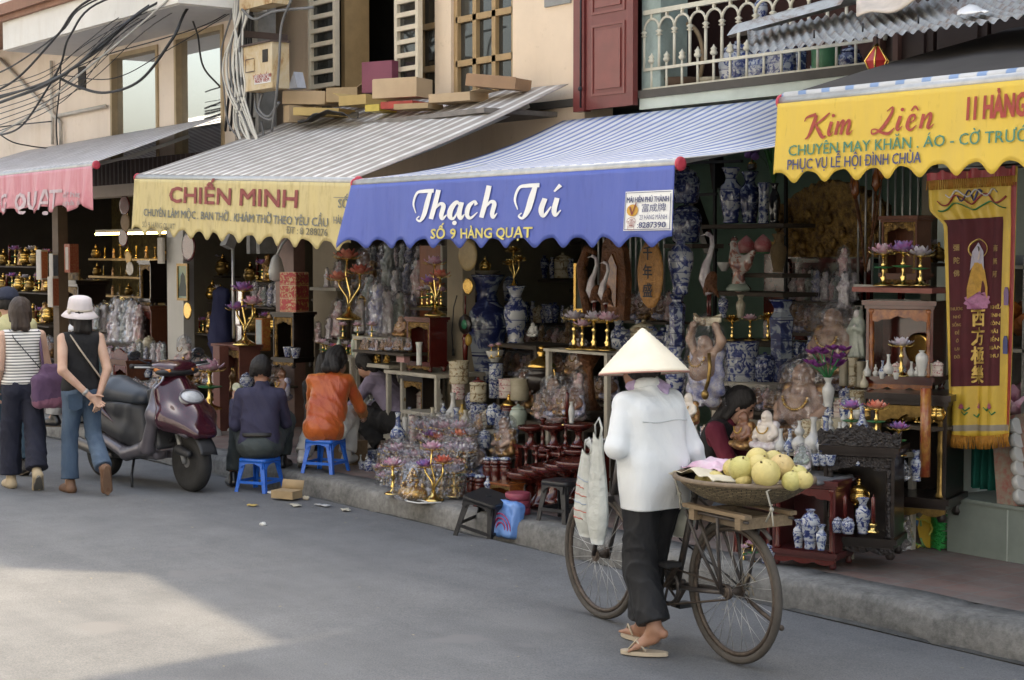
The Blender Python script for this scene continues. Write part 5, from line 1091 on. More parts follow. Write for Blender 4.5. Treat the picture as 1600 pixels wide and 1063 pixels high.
# ================================================================ BICYCLE, FRUIT, SCOOTER
rust_steel=mat('grimy_steel',(.13,.105,.085),.55,.5,vary=.5,vscale=30,col2=(.06,.045,.038));tyre_m=mat('dusty_tyre',(.085,.075,.065),.85,vary=.3,vscale=12,bump=.3,bscale=80)
dark_frame=mat('worn_black_frame',(.03,.03,.034),.45,vary=.5,vscale=25,col2=(.08,.065,.055))
def bicycle():
 pr=PZ(1146,1036,0);rear=V3((pr.x,pr.y,.336));WB=1.10;y=pr.y;r=thing('bicycle','old grimy black bicycle loaded with a fruit basket, pushed by the woman in white','bicycle',(rear.x,y,0),R(174))
 def wheel(x,st=0):
  g=MB();g.tube([(x+.318*math.cos(a),0,.336+.318*math.sin(a))for a in[i*2*PI/56 for i in range(56)]],.0185,10,True);t=g.build('tyre',tyre_m)
  w=MB();w.tube([(x+.290*math.cos(a),0,.336+.290*math.sin(a))for a in[i*2*PI/48 for i in range(48)]],.012,6,True);wo=w.build('wheel_rim',rust_steel,r);t.parent=wo
  k=MB();k.cyl((x,-.045,.336),(x,.045,.336),.022,n=12);k.cyl((x,-.038,.336),(x,-.034,.336),.035,n=14);k.cyl((x,.034,.336),(x,.038,.336),.035,n=14);k.build('hub',rust_steel,wo)
  sp=MB()
  for i in range(32):
   a=i*2*PI/32;b=a+(.35 if i%4<2 else-.35);e=-.034 if i%2 else .034;sp.cyl((x+.032*math.cos(b),e,.336+.032*math.sin(b)),(x+.286*math.cos(a),0,.336+.286*math.sin(a)),.0014,n=4)
  tag(sp.build('spokes',metal_grey,wo),kind=None);return wo
 wheel(0);wheel(WB)
 bb=(.44,0,.29);st=(.29,0,.78);ht=(.93,0,.86);hb=(.98,0,.66);m=MB()
 m.tube([bb,st],.0165,8);m.tube([bb,hb],.0175,8);m.tube([st,(.92,0,.82)],.015,8);m.tube([ht,hb],.02,8)
 for e in(-1,1):m.tube([(bb[0],e*.03,bb[2]),(.2,e*.05,.31),(0,e*.06,.336)],.011,6);m.tube([(st[0],e*.02,st[2]-.05),(.2,e*.055,.66),(0,e*.06,.336)],.009,6)
 m.cyl((bb[0],-.04,bb[2]),(bb[0],.04,bb[2]),.026,n=12);m.build('frame',dark_frame,r)
 m=MB();
 for e in(-1,1):m.tube([(.985,e*.045,.64),(1.03,e*.05,.52),(WB,e*.05,.336)],.011,6)
 m.box((.985,0,.645),(.05,.11,.03));m.build('fork',dark_frame,r)
 m=MB();m.tube([(.93,0,.86),(.915,0,.95)],.013,8);m.tube([(.78,-.27,.945),(.86,-.25,.965),(.94,-.12,.95),(.93,0,.945),(.94,.12,.95),(.86,.25,.965),(.78,.27,.945)],.011,8);hb_=m.build('handlebar',metal_grey,r)
 for e in(-1,1):g=MB();g.lathe([(.012,0),(.017,.01),(.015,.05),(.017,.10),(.012,.115)],12,(.85,e*.252,.963),V3((-.07,e*.02,-.018)).to_track_quat('Z','Y').to_matrix());g.build('grip',mat('grey_grip',(.36,.36,.34),.6,vary=.3),hb_)
 m=MB();m.tube([(bb[0]+.082*math.cos(a),.055,bb[2]+.082*math.sin(a))for a in[i*2*PI/30 for i in range(30)]],.009,6,True,flat=.6)
 for k in range(5):a=k*2*PI/5;m.bar((bb[0],.055,bb[2]),(bb[0]+.08*math.cos(a),.055,bb[2]+.08*math.sin(a)),.012,.005)
 m.build('chainring',dark_frame,r)
 m=MB();m.bar((bb[0],-.06,bb[2]),(bb[0]+.11,-.065,bb[2]-.13),.022,.016);m.bar((bb[0],.07,bb[2]),(bb[0]-.11,.075,bb[2]+.13),.022,.016);m.build('crank',rust_steel,r)
 for x,yy,z in((bb[0]+.11,-.115,bb[2]-.13),(bb[0]-.11,.125,bb[2]+.13)):
  m=MB();m.box((x,yy,z),(.075,.085,.022));m.build('pedal',black_rub,r,False)
 m=MB();pts=[(bb[0]+.092*math.cos(a),.055,bb[2]+.092*math.sin(a))for a in[PI/2-i*PI/10 for i in range(11)]]+[(.035*math.cos(a),.055,.336+.035*math.sin(a))for a in[-PI/2-i*PI/6 for i in range(7)]];m.tube(pts,.0055,5,True);m.build('chain',rust_steel,r)
 m=MB();m.lathe([(.02,0),(.036,.004),(.036,.01),(.028,.016),(.02,.03)],14,(0,.03,.336),Matrix.Rotation(-PI/2,3,'X'));m.build('sprocket',rust_steel,r)
 S=Sdf(.008,.03);S.cap((.36,0,.835),(.22,-.045,.84),.025,.05);S.cap((.36,0,.835),(.22,.045,.84),.025,.05);S.build('saddle',black_rub,r);m=MB();m.tube([st,(.27,0,.82)],.013,8);m.build('seat_post',metal_grey,r)
 m=MB()
 for e in(-1,1):
  m.tube([(0,e*.075,.336),(-.02,e*.11,.55),(-.04,e*.13,.70)],.008,6);m.tube([(.02,e*.07,.35),(.12,e*.12,.55),(.20,e*.13,.70)],.008,6);m.tube([(.22,e*.05,.60),(.1,e*.13,.70),(-.26,e*.13,.70)],.007,6)
 m.build('luggage_rack',dark_frame,r)
 wood=mat('raw_timber',(.27,.20,.125),.8,vary=.35,vscale=7,stretch=(1,8,8));wood2=mat('dark_timber',(.15,.115,.08),.85,vary=.35,vscale=7,stretch=(1,8,8))
 m=MB();m.box((-.03,-.13,.724),(.46,.04,.018));m.box((-.03,.13,.724),(.46,.04,.018));m.build('carrier_plank',wood,r,False)
 for x in(-.21,.13):m=MB();m.box((x,0,.689),(.04,.30,.05));m.build('carrier_block',wood,r,False)
 m=MB();m.box((-.04,-.10,.685),(.28,.02,.045));m.box((-.04,.10,.685),(.28,.02,.045));m.build('carrier_board',wood2,r,False)
 m=MB();m.tube([(0,-.06,.31),(-.10,-.085,.245),(-.22,-.10,.195)],.011,6);m.ball((-.22,-.10,.195),.014);m.build('stand_leg',rust_steel,r)
 m=MB();m.tube([(.80,-.2,.955),(.70,-.12,.78),(.5,-.06,.50),(.30,-.05,.44),(.12,-.06,.38),(.02,-.07,.33)],.005,6);m.build('brake_cable',black_rub,r)
 m=MB();m.tube([(.93,-.03,.9),(.80,-.06,.74),(.6,-.05,.62),(.45,-.04,.58)],.008,6);m.build('brake_cable',black_rub,r)
 m=MB();m.tube([(-.03+.36*math.cos(a),0,.336+.362*math.sin(a))for a in[R(20)+i*R(110)/14 for i in range(15)]],.012,6,flat=.3);m.build('mudguard',dark_frame,r)
 rag=MB()
 for i in range(7):
  a=rnd.uniform(0,6.28);rag.tube([(0,-.05,.35),(.04*math.cos(a),-.07,.37+.05*math.sin(a)),(.07*math.cos(a+.5),-.075,.33+.07*math.sin(a))],.004,4)
 rag.build('tied_rag',mat('dirty_string',(.30,.26,.2),.9),r)
 return r,rear
bike,rearw=bicycle()
def basket_and_fruit():
 c=V3((rearw.x+.03,rearw.y+.03,.738));ra,rb=.335,.30
 r=thing('fruit_basket','wide shallow woven bamboo basket full of pomelos on the bicycle carrier','basket',c,0)
 m,nt,b=_nt('woven_bamboo');tc=nt.nodes.new('ShaderNodeTexCoord');uv=nt.nodes.new('ShaderNodeUVMap');br=nt.nodes.new('ShaderNodeTexBrick');br.inputs['Scale'].default_value=1;br.inputs['Brick Width'].default_value=.055;br.inputs['Row Height'].default_value=.013;br.inputs['Mortar Size'].default_value=.0022
 br.inputs['Color1'].default_value=(.34,.27,.16,1);br.inputs['Color2'].default_value=(.20,.155,.095,1);br.inputs['Mortar'].default_value=(.03,.024,.018,1);nt.links.new(uv.outputs[0],br.inputs['Vector'])
 n=_noise(nt,40,3,.6);rr=_ramp(nt,n.outputs['Fac'],[(.35,(.6,.6,.6)),(.65,(1.2,1.2,1.15))]);nt.links.new(_mix(nt,1,br.outputs['Color'],rr.outputs[0],'MULTIPLY'),b.inputs['Base Color']);b.inputs['Roughness'].default_value=.75;_bump(nt,b,br.outputs['Fac'],1,-.006)
 q=MB()
 def f(a,t):
  th=2*PI*a;k=[0,.55,.80,.92,.98,1.0][0]if t==0 else t**.55;z=.125*(t**1.5);rip=1+.008*math.sin(th*30+(round(t*10)%2)*PI)
  return(ra*k*math.cos(th)*rip,rb*k*math.sin(th)*rip,z+.004)
 q.grid(f,120,12,lambda a,t:(a*2.3,t*.26));o=q.build('basket_bowl',m,r);o.modifiers.new('thick','SOLIDIFY').thickness=.006
 q=MB();q.tube([(ra*1.005*math.cos(a),rb*1.005*math.sin(a),.130)for a in[i*2*PI/60 for i in range(60)]],.013,8,True,flat=.8);q.build('basket_rim',mat('bamboo_rim',(.21,.155,.10),.65,vary=.4,vscale=20),r)
 for sx in(-1,1):
  q=MB();x=sx*.30;yy=-rb*1.02*math.sqrt(max(0,1-(x/ra)**2));q.tube([(x,yy+.02,.125),(x-.005,yy-.018,.11),(x+.01,yy+.0,.03),(x+.03*-sx,-.13,-.03)],.005,6);q.ball((x+.01,yy,.03),.011);q.tube([(x+.01,yy,.03),(x+.03,yy-.01,-.04)],.004,5);q.build('tie_cord',mat('pale_cord',(.42,.40,.34),.9),r)
 def pm(name,c1,c2):
  m,nt,b=_nt(name);n=_noise(nt,7,4,.6,per_object=True);rr=_ramp(nt,n.outputs['Fac'],[(.35,c1),(.68,c2)]);n3=_noise(nt,55,3,.6,per_object=True);r3=_ramp(nt,n3.outputs['Fac'],[(.60,(1,1,1)),(.74,(.62,.55,.4))]);nt.links.new(_mix(nt,1,rr.outputs[0],r3.outputs[0],'MULTIPLY'),b.inputs['Base Color']);b.inputs['Roughness'].default_value=.5;n2=_noise(nt,160,2,.5);_bump(nt,b,n2.outputs['Fac'],.6,.005);return m
 ye,gr,og=pm('yellow_pomelo_rind',(.64,.53,.20),(.55,.47,.18)),pm('green_pomelo_rind',(.50,.46,.15),(.58,.51,.20)),pm('orange_pomelo_rind',(.58,.42,.18),(.58,.48,.22))
 # (photo x, y of the centre, radius in photo px, depth offset from the middle, rind, label)
 L=[(1159,731,21,-.13,gr,'green pomelo at the front left, the largest on the heap'),(1197,738,23,-.13,ye,'rough skinned yellow pomelo low at the front middle of the heap'),(1221,728,21,-.02,og,'orange tinged pomelo right of the middle of the heap'),(1183,715,18,-.03,ye,'round yellow pomelo at the top of the heap'),(1186,726,18,-.08,ye,'yellow pomelo squeezed between the green one and the orange one'),(1145,730,16,-.02,ye,'pale yellow pomelo peeping out left of the green one'),(1209,718,17,.10,ye,'yellow pomelo behind the orange tinged one'),(1246,741,17,.02,gr,'pale green pomelo behind the right edge of the heap'),(1237,750,16,-.06,gr,'small green pomelo at the front right, half below the rim'),(1256,748,15,-.02,ye,'small yellow pomelo rightmost on the heap'),(1118,747,14,-.10,ye,'yellow pomelo low at the left under the white paper'),(1098,748,13,-.10,gr,'small olive pomelo leftmost under the white paper'),(1162,749,13,-.14,ye,'pale pomelo barely showing above the front rim')]
 for u,v,pxr,dy,mt,lb in L:
  p=PY(u,v+2,c.y+dy);rr=pxr*mpp(p);q=MB();q.ball((0,0,0),(rr,rr*1.0,rr*.96),26,16);
  for vv in q.v:
   k=1+.02*mnoise.noise(vv*25+V3((u,v,0)));vv*=k
  o=q.build('pomelo',mt);o.location=p;o.rotation_euler=(rnd.uniform(-.5,.5),rnd.uniform(-.5,.5),rnd.uniform(0,6));tag(o,lb,'pomelo','pomelos in the basket');st=MB();st.cyl((0,0,rr*.92),(.002,0,rr*1.06),.006,.004,7);st.build('stem',mat('dry_stem',(.16,.12,.05),.8),o)
 pk=MB();p=PY(1118,727,c.y+.02);pk.grid(lambda a,t:p+V3(((a-.5)*.26,(t-.5)*.2,.045*math.cos((a-.5)*3.0)*math.cos((t-.5)*3)+.025*mnoise.noise((a*4,t*4,2))-.01)),26,20);o=pk.build('plastic_wrap',mat('pink_white_plastic',(.70,.60,.68),.4,vary=.3,vscale=9,col2=(.62,.36,.52),bump=.4,bscale=25));o.modifiers.new('thick','SOLIDIFY').thickness=.004;tag(o,'crumpled pink and white plastic wrap lying on the left of the fruit','plastic')
 pk=MB();p=PY(1113,742,c.y-.06);pk.grid(lambda a,t:p+V3(((a-.5)*.34,(t-.5)*.24-.04*a,.03*math.sin(a*PI)+.02*mnoise.noise((a*5,t*3,6))-.02*t)),26,14);o=pk.build('paper_sheet',mat('cream_paper',(.66,.61,.48),.8,vary=.1));o.modifiers.new('thick','SOLIDIFY').thickness=.003;tag(o,'cream paper sheet over the pomelos at the left rim of the basket','paper')
basket_and_fruit()
def shopping_bags():
 hx=rearw.x-.86
 def bag(u,vt,vb,wpx,y,mt,label,print_=False):
  p=PY(u,vt,y);b=PY(u,vb,y);h=p.z-b.z;w=wpx*mpp(p)/2;r=thing('plastic_bag',label,'bag',(p.x,y,b.z));
  m=MB()
  def f(q,t):
   th=2*PI*q;k=(.55+.45*math.sin(min(1,t/.28)*PI/2))if t<.28 else 1-.62*((t-.28)/.72)**1.15;n=1+.10*mnoise.noise((math.cos(th)*1.6,math.sin(th)*1.6,t*3+u))+.05*math.sin(th*9+3*t)*t
   return(w*k*math.cos(th)*n,w*.62*k*math.sin(th)*n,h*t*(.93+.03*math.sin(th*2)))
  m.grid(f,36,16);m.addf([tuple(range(36))]);m.build('bag_body',mt,r);m=MB();m.tube([(-w*.25,0,h*.9),(-.02,0,h*1.02),(.01,0,h*1.08),(.03,0,h),(w*.25,0,h*.9)],.008,5,flat=.5);m.build('bag_handle',mt,r)
  if print_:
   for k in range(6):
    t=.22+.09*k;m=MB();m.tube([V3(f(.62+.30*j/8*(.6+.4*((k*3)%4)/3),t+.006*math.sin(j*2)))*1.012 for j in range(9)],.006,4,flat=.4);m.build('print_line',mat(['faded_red_print','faded_blue_print'][k%3==2],[(.55,.18,.14),(.35,.42,.55)][k%3==2],.6),r)
 film=mat('milky_plastic_film',(.52,.54,.51),.35,vary=.2,vscale=9,bump=.6,bscale=14,bdist=.03);film2=mat('milky_plastic_film_green',(.58,.60,.54),.35,vary=.15,vscale=9)
 bag(918,696,838,56,5.15,film,'white printed plastic bag hanging left of the woman in the white jacket',True);bag(934,668,850,44,5.06,film,'long milky plastic bag hanging close beside the white jacket')
 bag(1062,735,838,62,5.50,film2,'pale bulging plastic bag hanging between the woman and the bicycle frame')
shopping_bags()
# ---- scooter
def scooter():
 pf=PZ(300,768,0);loc=(pf.x,pf.y,0);pb=PZ(150,752,0);d=V3((pf.x-pb.x,pf.y-pb.y,0));rz=math.atan2(d.y,d.x)
 r=thing('motor_scooter','maroon and grey motor scooter parked at the kerb, its front wheel towards the street','scooter',loc,rz-R(11))
 mar=mat('maroon_scooter_paint',(.045,.007,.014),.22,vary=.1,coat=.8);gry=mat('grey_scooter_plastic',(.055,.056,.062),.42,vary=.2,vscale=5,bump=.05);dgr=mat('dark_scooter_plastic',(.028,.028,.03),.5,vary=.2);sil=mat('silver_scooter_paint',(.16,.145,.165),.3,.3,vary=.15,coat=.3)
 vinyl=mat('scooter_seat_vinyl',(.035,.043,.055),.42,vary=.15,coat=.1)
 def wheel(x,steer=0):
  M=Matrix.Rotation(steer,3,'Z');O=V3((x,0,.235));m=MB();m.lathe([(.135,-.045),(.165,-.052),(.20,-.054),(.226,-.040),(.235,-.018),(.236,0),(.235,.018),(.226,.040),(.20,.054),(.165,.052),(.135,.045)],40,O,M@Matrix.Rotation(PI/2,3,'X'));w=m.build('wheel',mat('scooter_tyre',(.03,.029,.028),.8,vary=.4,vscale=10,bump=.6,bscale=120),r)
  m=MB();m.lathe([(.136,-.04),(.142,-.046),(.128,-.036),(.118,0),(.128,.036),(.142,.046),(.136,.04)],36,O,M@Matrix.Rotation(PI/2,3,'X'));m.build('rim',metal_grey,w)
  m=MB()
  for k in range(5):
   a=k*2*PI/5;m.bar(O+M@V3((.03*math.cos(a),0,.03*math.sin(a))),O+M@V3((.125*math.cos(a),0,.125*math.sin(a))),.028,.022)
  m.cyl(O+M@V3((0,-.05,0)),O+M@V3((0,.05,0)),.04,n=16);m.build('wheel_hub',mat('dull_alloy',(.2,.2,.2),.45,.5,vary=.3),w);return w
 stq=R(-2);wheel(0,stq);wheel(-1.26)
 X=0
 # front shield: maroon, headlamp, grey leg-shield edge and belly
 S=Sdf(.011,.10);S.cap((-.21,0,.82),(.02,0,.56),.10,.13);S.cap((-.24,0,.88),(-.21,0,.78),.075,.10);S.cap((.02,0,.56),(.17,0,.47),.11,.035,k=.06)
 for e in(-1,1):S.cap((-.22,e*.14,.79),(-.07,e*.185,.58),.055,.07);S.cap((-.07,e*.185,.58),(.18,e*.08,.475),.07,.03)
 S.ell((0,0,.20),(.30,.095,.29),None,.02,True);S.build('front_cowl',mar,r)
 S=Sdf(.011,.04)
 for e in(-1,1):
  S.cap((-.28,e*.13,.82),(-.20,e*.22,.62),.04,.055);S.cap((-.20,e*.22,.62),(.10,e*.12,.47),.06,.03);S.cap((-.20,e*.215,.60),(-.32,e*.20,.34),.05,.055);S.cap((-.34,e*.19,.34),(-.66,e*.17,.26),.06,.05);S.cap((-.66,e*.17,.26),(-1.02,e*.16,.36),.05,.045)
 S.box((-.52,0,.27),(.24,.15,.035),.03);S.ell((-.02,0,.22),(.305,.10,.30),None,.02,True);S.build('leg_shield',sil,r)
 S=Sdf(.012,.04);S.box((-.30,0,.57),(.035,.17,.25),.03,Matrix.Rotation(R(-14),3,'Y'));S.build('inner_panel',gry,r)
 hm=Matrix.Rotation(R(-43),3,'Y');hc=V3((-.005,0,.745));S=Sdf(.007,.015);S.ell(hc,(.05,.105,.066),hm);S.build('headlight',mat('headlamp_glass',(.66,.68,.70),.06,vary=.4,vscale=18,coat=.6),r)
 m=MB();m.tube([hc+hm@V3((.022,.105*math.cos(a),.068*math.sin(a)))for a in[i*2*PI/28 for i in range(28)]],.007,6,True);m.build('headlight_trim',sil,r)
 m=MB();m.tube([(.11,-.085,.47),(.19,0,.452),(.11,.085,.47)],.014,8,flat=.6);m.build('nose_trim',mat('chrome',(.6,.6,.6),.15,1.0,vary=.1),r)
 # handlebar head
 Mh=Matrix.Rotation(stq,3,'Z');hb=V3((-.24,0,.985))
 S=Sdf(.009,.03);S.ell(hb,(.12,.205,.06),Mh);S.ell(hb+V3((.03,0,-.02)),(.10,.17,.055),Mh);S.build('handlebar_cover',mar,r)
 S=Sdf(.009,.02);S.ell(hb+Mh@V3((.055,0,-.035)),(.078,.20,.042),Mh);S.cap(hb+V3((0,0,-.03)),(-.22,0,.86),.045,.06);S.build('handlebar_lower',dgr,r)
 for e in(-1,1):
  S=Sdf(.006,.01);S.cap(hb+Mh@V3((.10,e*.105,-.028)),hb+Mh@V3((.035,e*.185,-.016)),.022,.018);S.build('turn_signal',mat('amber_lens',(.60,.20,.02),.15,vary=.1,coat=.5),r)
  m=MB();a,b=hb+Mh@V3((-.02,e*.19,.01)),hb+Mh@V3((-.06,e*.345,.015));m.cyl(a,b,.017,n=12);m.ball(b,.021);m.build('grip',black_rub,r)
  m=MB();m.tube([hb+Mh@V3((.03,e*.18,0)),hb+Mh@V3((.03,e*.25,.005)),hb+Mh@V3((-.01,e*.35,.01))],.008,6);m.build('brake_lever',metal_grey,r)
  m=MB();p0,p1=hb+Mh@V3((-.05,e*.17,.02)),hb+Mh@V3((-.10,e*.27,.07));m.tube([p0,p1],.006,6);mi=m.build('mirror_stalk',black_rub,r);
  S=Sdf(.006,.01);S.ell(p1+V3((0,e*.03,.03)),(.016,.065,.042));S.build('mirror',mat('dark_mirror',(.12,.12,.13),.08,.8,vary=.2),mi)
  # seat, tail and body
 S=Sdf(.011,.04);S.cap((-.66,0,.70),(-1.0,0,.745),.10,.125);S.cap((-1.0,0,.745),(-1.42,0,.79),.125,.09)
 for e in(-1,1):S.cap((-.68,e*.05,.69),(-1.02,e*.09,.725),.075,.085);S.cap((-1.02,e*.09,.725),(-1.40,e*.05,.78),.085,.07)
 S.plane(2,.665);S.build('seat',vinyl,r)
 S=Sdf(.011,.05);S.box((-.82,0,.50),(.17,.145,.18),.06);S.cap((-.70,0,.60),(-.66,0,.33),.11,.13)
 for e in(-1,1):S.cap((-.85,e*.08,.62),(-1.45,e*.05,.74),.10,.06);S.cap((-.75,e*.10,.42),(-1.22,e*.10,.55),.09,.10)
 S.ell((-1.26,0,.2),(.31,.2,.30),None,.02,True);S.plane(2,.672,-1);S.build('body_panel',gry,r)
 for e in(-1,1):
  S=Sdf(.009,.02);S.cap((-1.48,e*.085,.735),(-1.05,e*.165,.60),.052,.03);S.cap((-1.05,e*.165,.60),(-.83,e*.175,.50),.03,.006);S.build('tail_panel',mar,r)
  m=MB()
  for k in range(5):m.box((-.735-.012*k,e*.163,.455-.022*k),(.10,.012,.008),rot=Matrix.Rotation(R(12),3,'Y'))
  m.build('vent_slats',dgr,r,False)
 S=Sdf(.009,.02);S.box((-1.55,0,.72),(.03,.085,.03),.02);S.build('tail_light',mat('red_lens',(.45,.02,.02),.2,vary=.1,coat=.5),r)
 m=MB();m.tube([(-1.1,.0,.80),(-1.3,.10,.83),(-1.55,.09,.84),(-1.58,0,.84),(-1.55,-.09,.84),(-1.3,-.10,.83)],.011,8);m.build('grab_rail',metal_grey,r)
 # fork, mudguard, engine, stand, exhaust
 m=MB()
 for e in(-1,1):m.tube([Mh@V3((-.14,e*.06,.52)),Mh@V3((-.05,e*.065,.34)),Mh@V3((.0,e*.065,.235))],.020,10)
 m.build('fork',metal_grey,r);S=Sdf(.008,.02);S.cap(Mh@V3((-.03,-.095,.34)),Mh@V3((.10,-.095,.315)),.042,.03);S.build('brake_caliper',dgr,r)
 m=MB()
 def gd(a,t):th=R(18)+R(135)*a;rr=.262;yy=(t-.5)*.15;return Mh@V3((rr*math.cos(th),yy,.235+rr*math.sin(th)-1.6*yy*yy))
 m.grid(gd,18,6);g=m.build('mudguard',dgr,r);g.modifiers.new('thick','SOLIDIFY').thickness=.006
 S=Sdf(.012,.03);S.box((-.98,0,.27),(.22,.09,.085),.05);S.cap((-1.0,.1,.25),(-1.30,.12,.26),.07,.08);S.build('engine',mat('oily_engine',(.05,.048,.045),.5,.4,vary=.5,vscale=20),r)
 S=Sdf(.01,.02);S.cap((-.95,-.14,.22),(-1.08,-.15,.24),.02,.03);S.cap((-1.08,-.15,.24),(-1.55,-.17,.32),.05,.052);S.build('exhaust',mat('dull_exhaust',(.22,.21,.20),.4,.7,vary=.35),r)
 m=MB();m.tube([(-.62,-.13,.22),(-.55,-.20,.10),(-.50,-.23,.01)],.011,6);m.build('side_stand',black_rub,r)
 m=MB();m.box((-1.575,0,.52),(.01,.19,.14));m.build('number_plate',mat('blank_plate',(.6,.6,.58),.5),r,False)
 return r
scooter()
# ================================================================ GOODS: one prototype of each kind (height 1), copied into place
PROTO={}
bw=mat_bands('cobalt_porcelain',((.42,.44,.47),(.07,.095,.24),(.025,.035,.14)),5.0,nscale=5.5);bw_dark=mat_bands('deep_cobalt_porcelain',((.24,.27,.31),(.03,.045,.14),(.012,.018,.08)),4.0,nscale=6,thresh=(.42,.50));bw_small=mat_bands('small_cobalt_porcelain',((.46,.49,.52),(.08,.12,.27),(.035,.05,.16)),3.0,nscale=4)
crm=mat('cream_porcelain',(.42,.38,.28),.25,vary=.15,coat=.4);crm_p=mat_bands('painted_cream_porcelain',((.52,.47,.34),(.32,.22,.12),(.16,.13,.08)),3.0,nscale=5,thresh=(.52,.58));wht=mat('white_porcelain',(.50,.50,.48),.18,vary=.08,coat=.5);celadon=mat('celadon_glaze',(.34,.40,.33),.2,vary=.15,coat=.5);pinkp=mat_bands('rose_porcelain',((.62,.55,.50),(.50,.18,.20),(.25,.10,.12)),3.0,nscale=5,thresh=(.54,.60));ochre_g=mat('ochre_glaze',(.45,.29,.04),.2,vary=.2,coat=.5)
gold=mat('gilding',(.75,.48,.13),.22,.95,vary=.35,vscale=20);gold_dk=mat('old_gilding',(.34,.22,.07),.35,.8,vary=.5,vscale=25);brass=mat('bright_brass',(.80,.58,.20),.16,1,vary=.15)
lac=mat('dark_red_lacquer',(.085,.014,.010),.16,vary=.3,coat=.7,vscale=8);lac_r=mat('red_lacquer',(.11,.014,.010),.25,vary=.25,coat=.4);lac_o=mat('amber_lacquer',(.34,.11,.02),.22,vary=.5,vscale=14,coat=.5,col2=(.12,.03,.012));wood_b=mat('black_altar_wood',(.020,.013,.011),.3,vary=.4,vscale=12,coat=.3);wood_r=mat('rosewood',(.13,.045,.022),.4,vary=.35,vscale=6,stretch=(6,6,1));wood_c=mat('carved_wood',(.20,.075,.025),.45,vary=.5,vscale=14,bump=1,bscale=28,bdist=.03);gilt_carve=mat('gilt_carving',(.42,.25,.06),.4,.35,vary=.7,vscale=18,col2=(.05,.022,.010),bump=1,bscale=26,bdist=.03)
sk_b=mat('tan_ceramic',(.40,.27,.20),.25,vary=.15,coat=.4);sk_w=mat('ivory_ceramic',(.72,.64,.55),.22,vary=.1,coat=.4);sk_r=mat('brown_ceramic',(.24,.11,.06),.3,vary=.3,coat=.3);robe_g=mat('gilded_robe',(.48,.32,.12),.3,.5,vary=.6,vscale=14,col2=(.20,.07,.035));robe_p=mat('rose_robe',(.55,.24,.26),.25,vary=.35,vscale=8,coat=.4,col2=(.70,.62,.56));robe_b=mat('blue_robe',(.12,.15,.42),.25,vary=.5,vscale=9,coat=.4,col2=(.66,.62,.60));robe_gr=mat('grey_green_robe',(.36,.40,.35),.3,vary=.25,vscale=8,coat=.3);robe_w=mat('white_robe',(.74,.73,.72),.2,vary=.35,vscale=9,coat=.5,col2=(.50,.42,.46));black_h=mat('painted_black_hair',(.02,.018,.016),.3)
film=mat_film('clear_film',dens=.05,bscale=9);film_s=mat_film('soft_film',(.9,.9,.92),.03,7,.1);crystal=mat('pink_crystal',(.62,.20,.36),.08,vary=.5,vscale=6,coat=.6,col2=(.72,.62,.68));crystal_w=mat('clear_crystal',(.62,.62,.66),.06,vary=.4,vscale=9,coat=.6,col2=(.45,.36,.48));crystal_r=mat('red_crystal',(.60,.07,.05),.1,vary=.4,vscale=6,coat=.6,col2=(.75,.36,.25));crystal_m=mat('rainbow_crystal',(.55,.12,.35),.06,vary=.5,vscale=5,coat=.6,col2=(.25,.25,.6));leaf_g=mat('green_plastic_leaf',(.03,.22,.07),.4,vary=.3)
def proto(key,fn):
 if key not in PROTO:PROTO[key]=fn()
 return PROTO[key]
def P0(name):return thing(name,None,None,link=False)
def B0(m,name,mt,r,smooth=True):return m.build(name,mt,r,smooth,link=False)
BODY={}
def sdf_part(key,fn):
 if key not in BODY:BODY[key]=fn()
 return BODY[key]
def obj_of(me,name,mt,r):
 m2=me.copy();m2.materials.clear();m2.materials.append(mt);o=bpy.data.objects.new(name,m2);o.parent=r;return o
def wrap(r,w=.30,dep=.24,h=1.08,base=.0,mt=None):
 m=MB()
 def f(a,t):
  th=2*PI*a;k=(1-.30*t)if t<.82 else(.754*max(0,1-(t-.82)/.18)**.7+.03);z=base+h*t;n=1+.10*mnoise.noise((math.cos(th)*2.2,math.sin(th)*2.2,t*5+w*10))+.05*math.sin(th*7+t*9)
  return(w*k*math.cos(th)*n,dep*k*math.sin(th)*n,z)
 m.grid(f,22,12);return B0(m,'wrapping',mt or film,r)
def statue(robe,face=sk_w,wrapped=True,halo=False):
 def mk():
  r=P0('statue')
  def robe_sdf():
   S=Sdf(.03,.06);S.cap((0,0,.10),(0,0,.55),.15,.11);S.cap((0,.01,.55),(0,.01,.74),.115,.09);S.ell((0,0,.05),(.2,.17,.07));S.ell((0,.02,.86),(.095,.10,.12))
   for e in(-1,1):S.cap((e*.10,.0,.72),(e*.15,-.05,.55),.055,.06);S.cap((e*.15,-.05,.55),(e*.03,-.12,.60),.055,.04);S.cap((e*.12,-.02,.5),(e*.16,-.02,.14),.05,.04)
   S.fold=lambda x,y,z:.012*np.sin(22*np.arctan2(y,x)*.5+7*z)*(z<.75);return S.mesh('robe',[])
  obj_of(sdf_part('robe',robe_sdf),'robe',robe,r)
  m=MB();m.ball((0,-.035,.865),(.068,.07,.09),12,8);m.ball((0,-.105,.86),(.012,.015,.02),6,4);m.ball((.02,-.125,.62),(.03,.03,.05),8,5);B0(m,'face',face,r)
  m=MB();m.ball((0,.01,.90),(.075,.075,.075),12,8);m.ball((0,.0,.975),(.04,.04,.035),10,6);B0(m,'hair',black_h,r)
  if halo:m=MB();m.lathe([(.16,-.01),(.18,0),(.16,.01)],24,(0,.07,.87),Matrix.Rotation(PI/2,3,'X'));B0(m,'halo',gold,r)
  if wrapped:wrap(r)
  return r
 return proto(('statue',robe.name,face.name,wrapped,halo),mk)
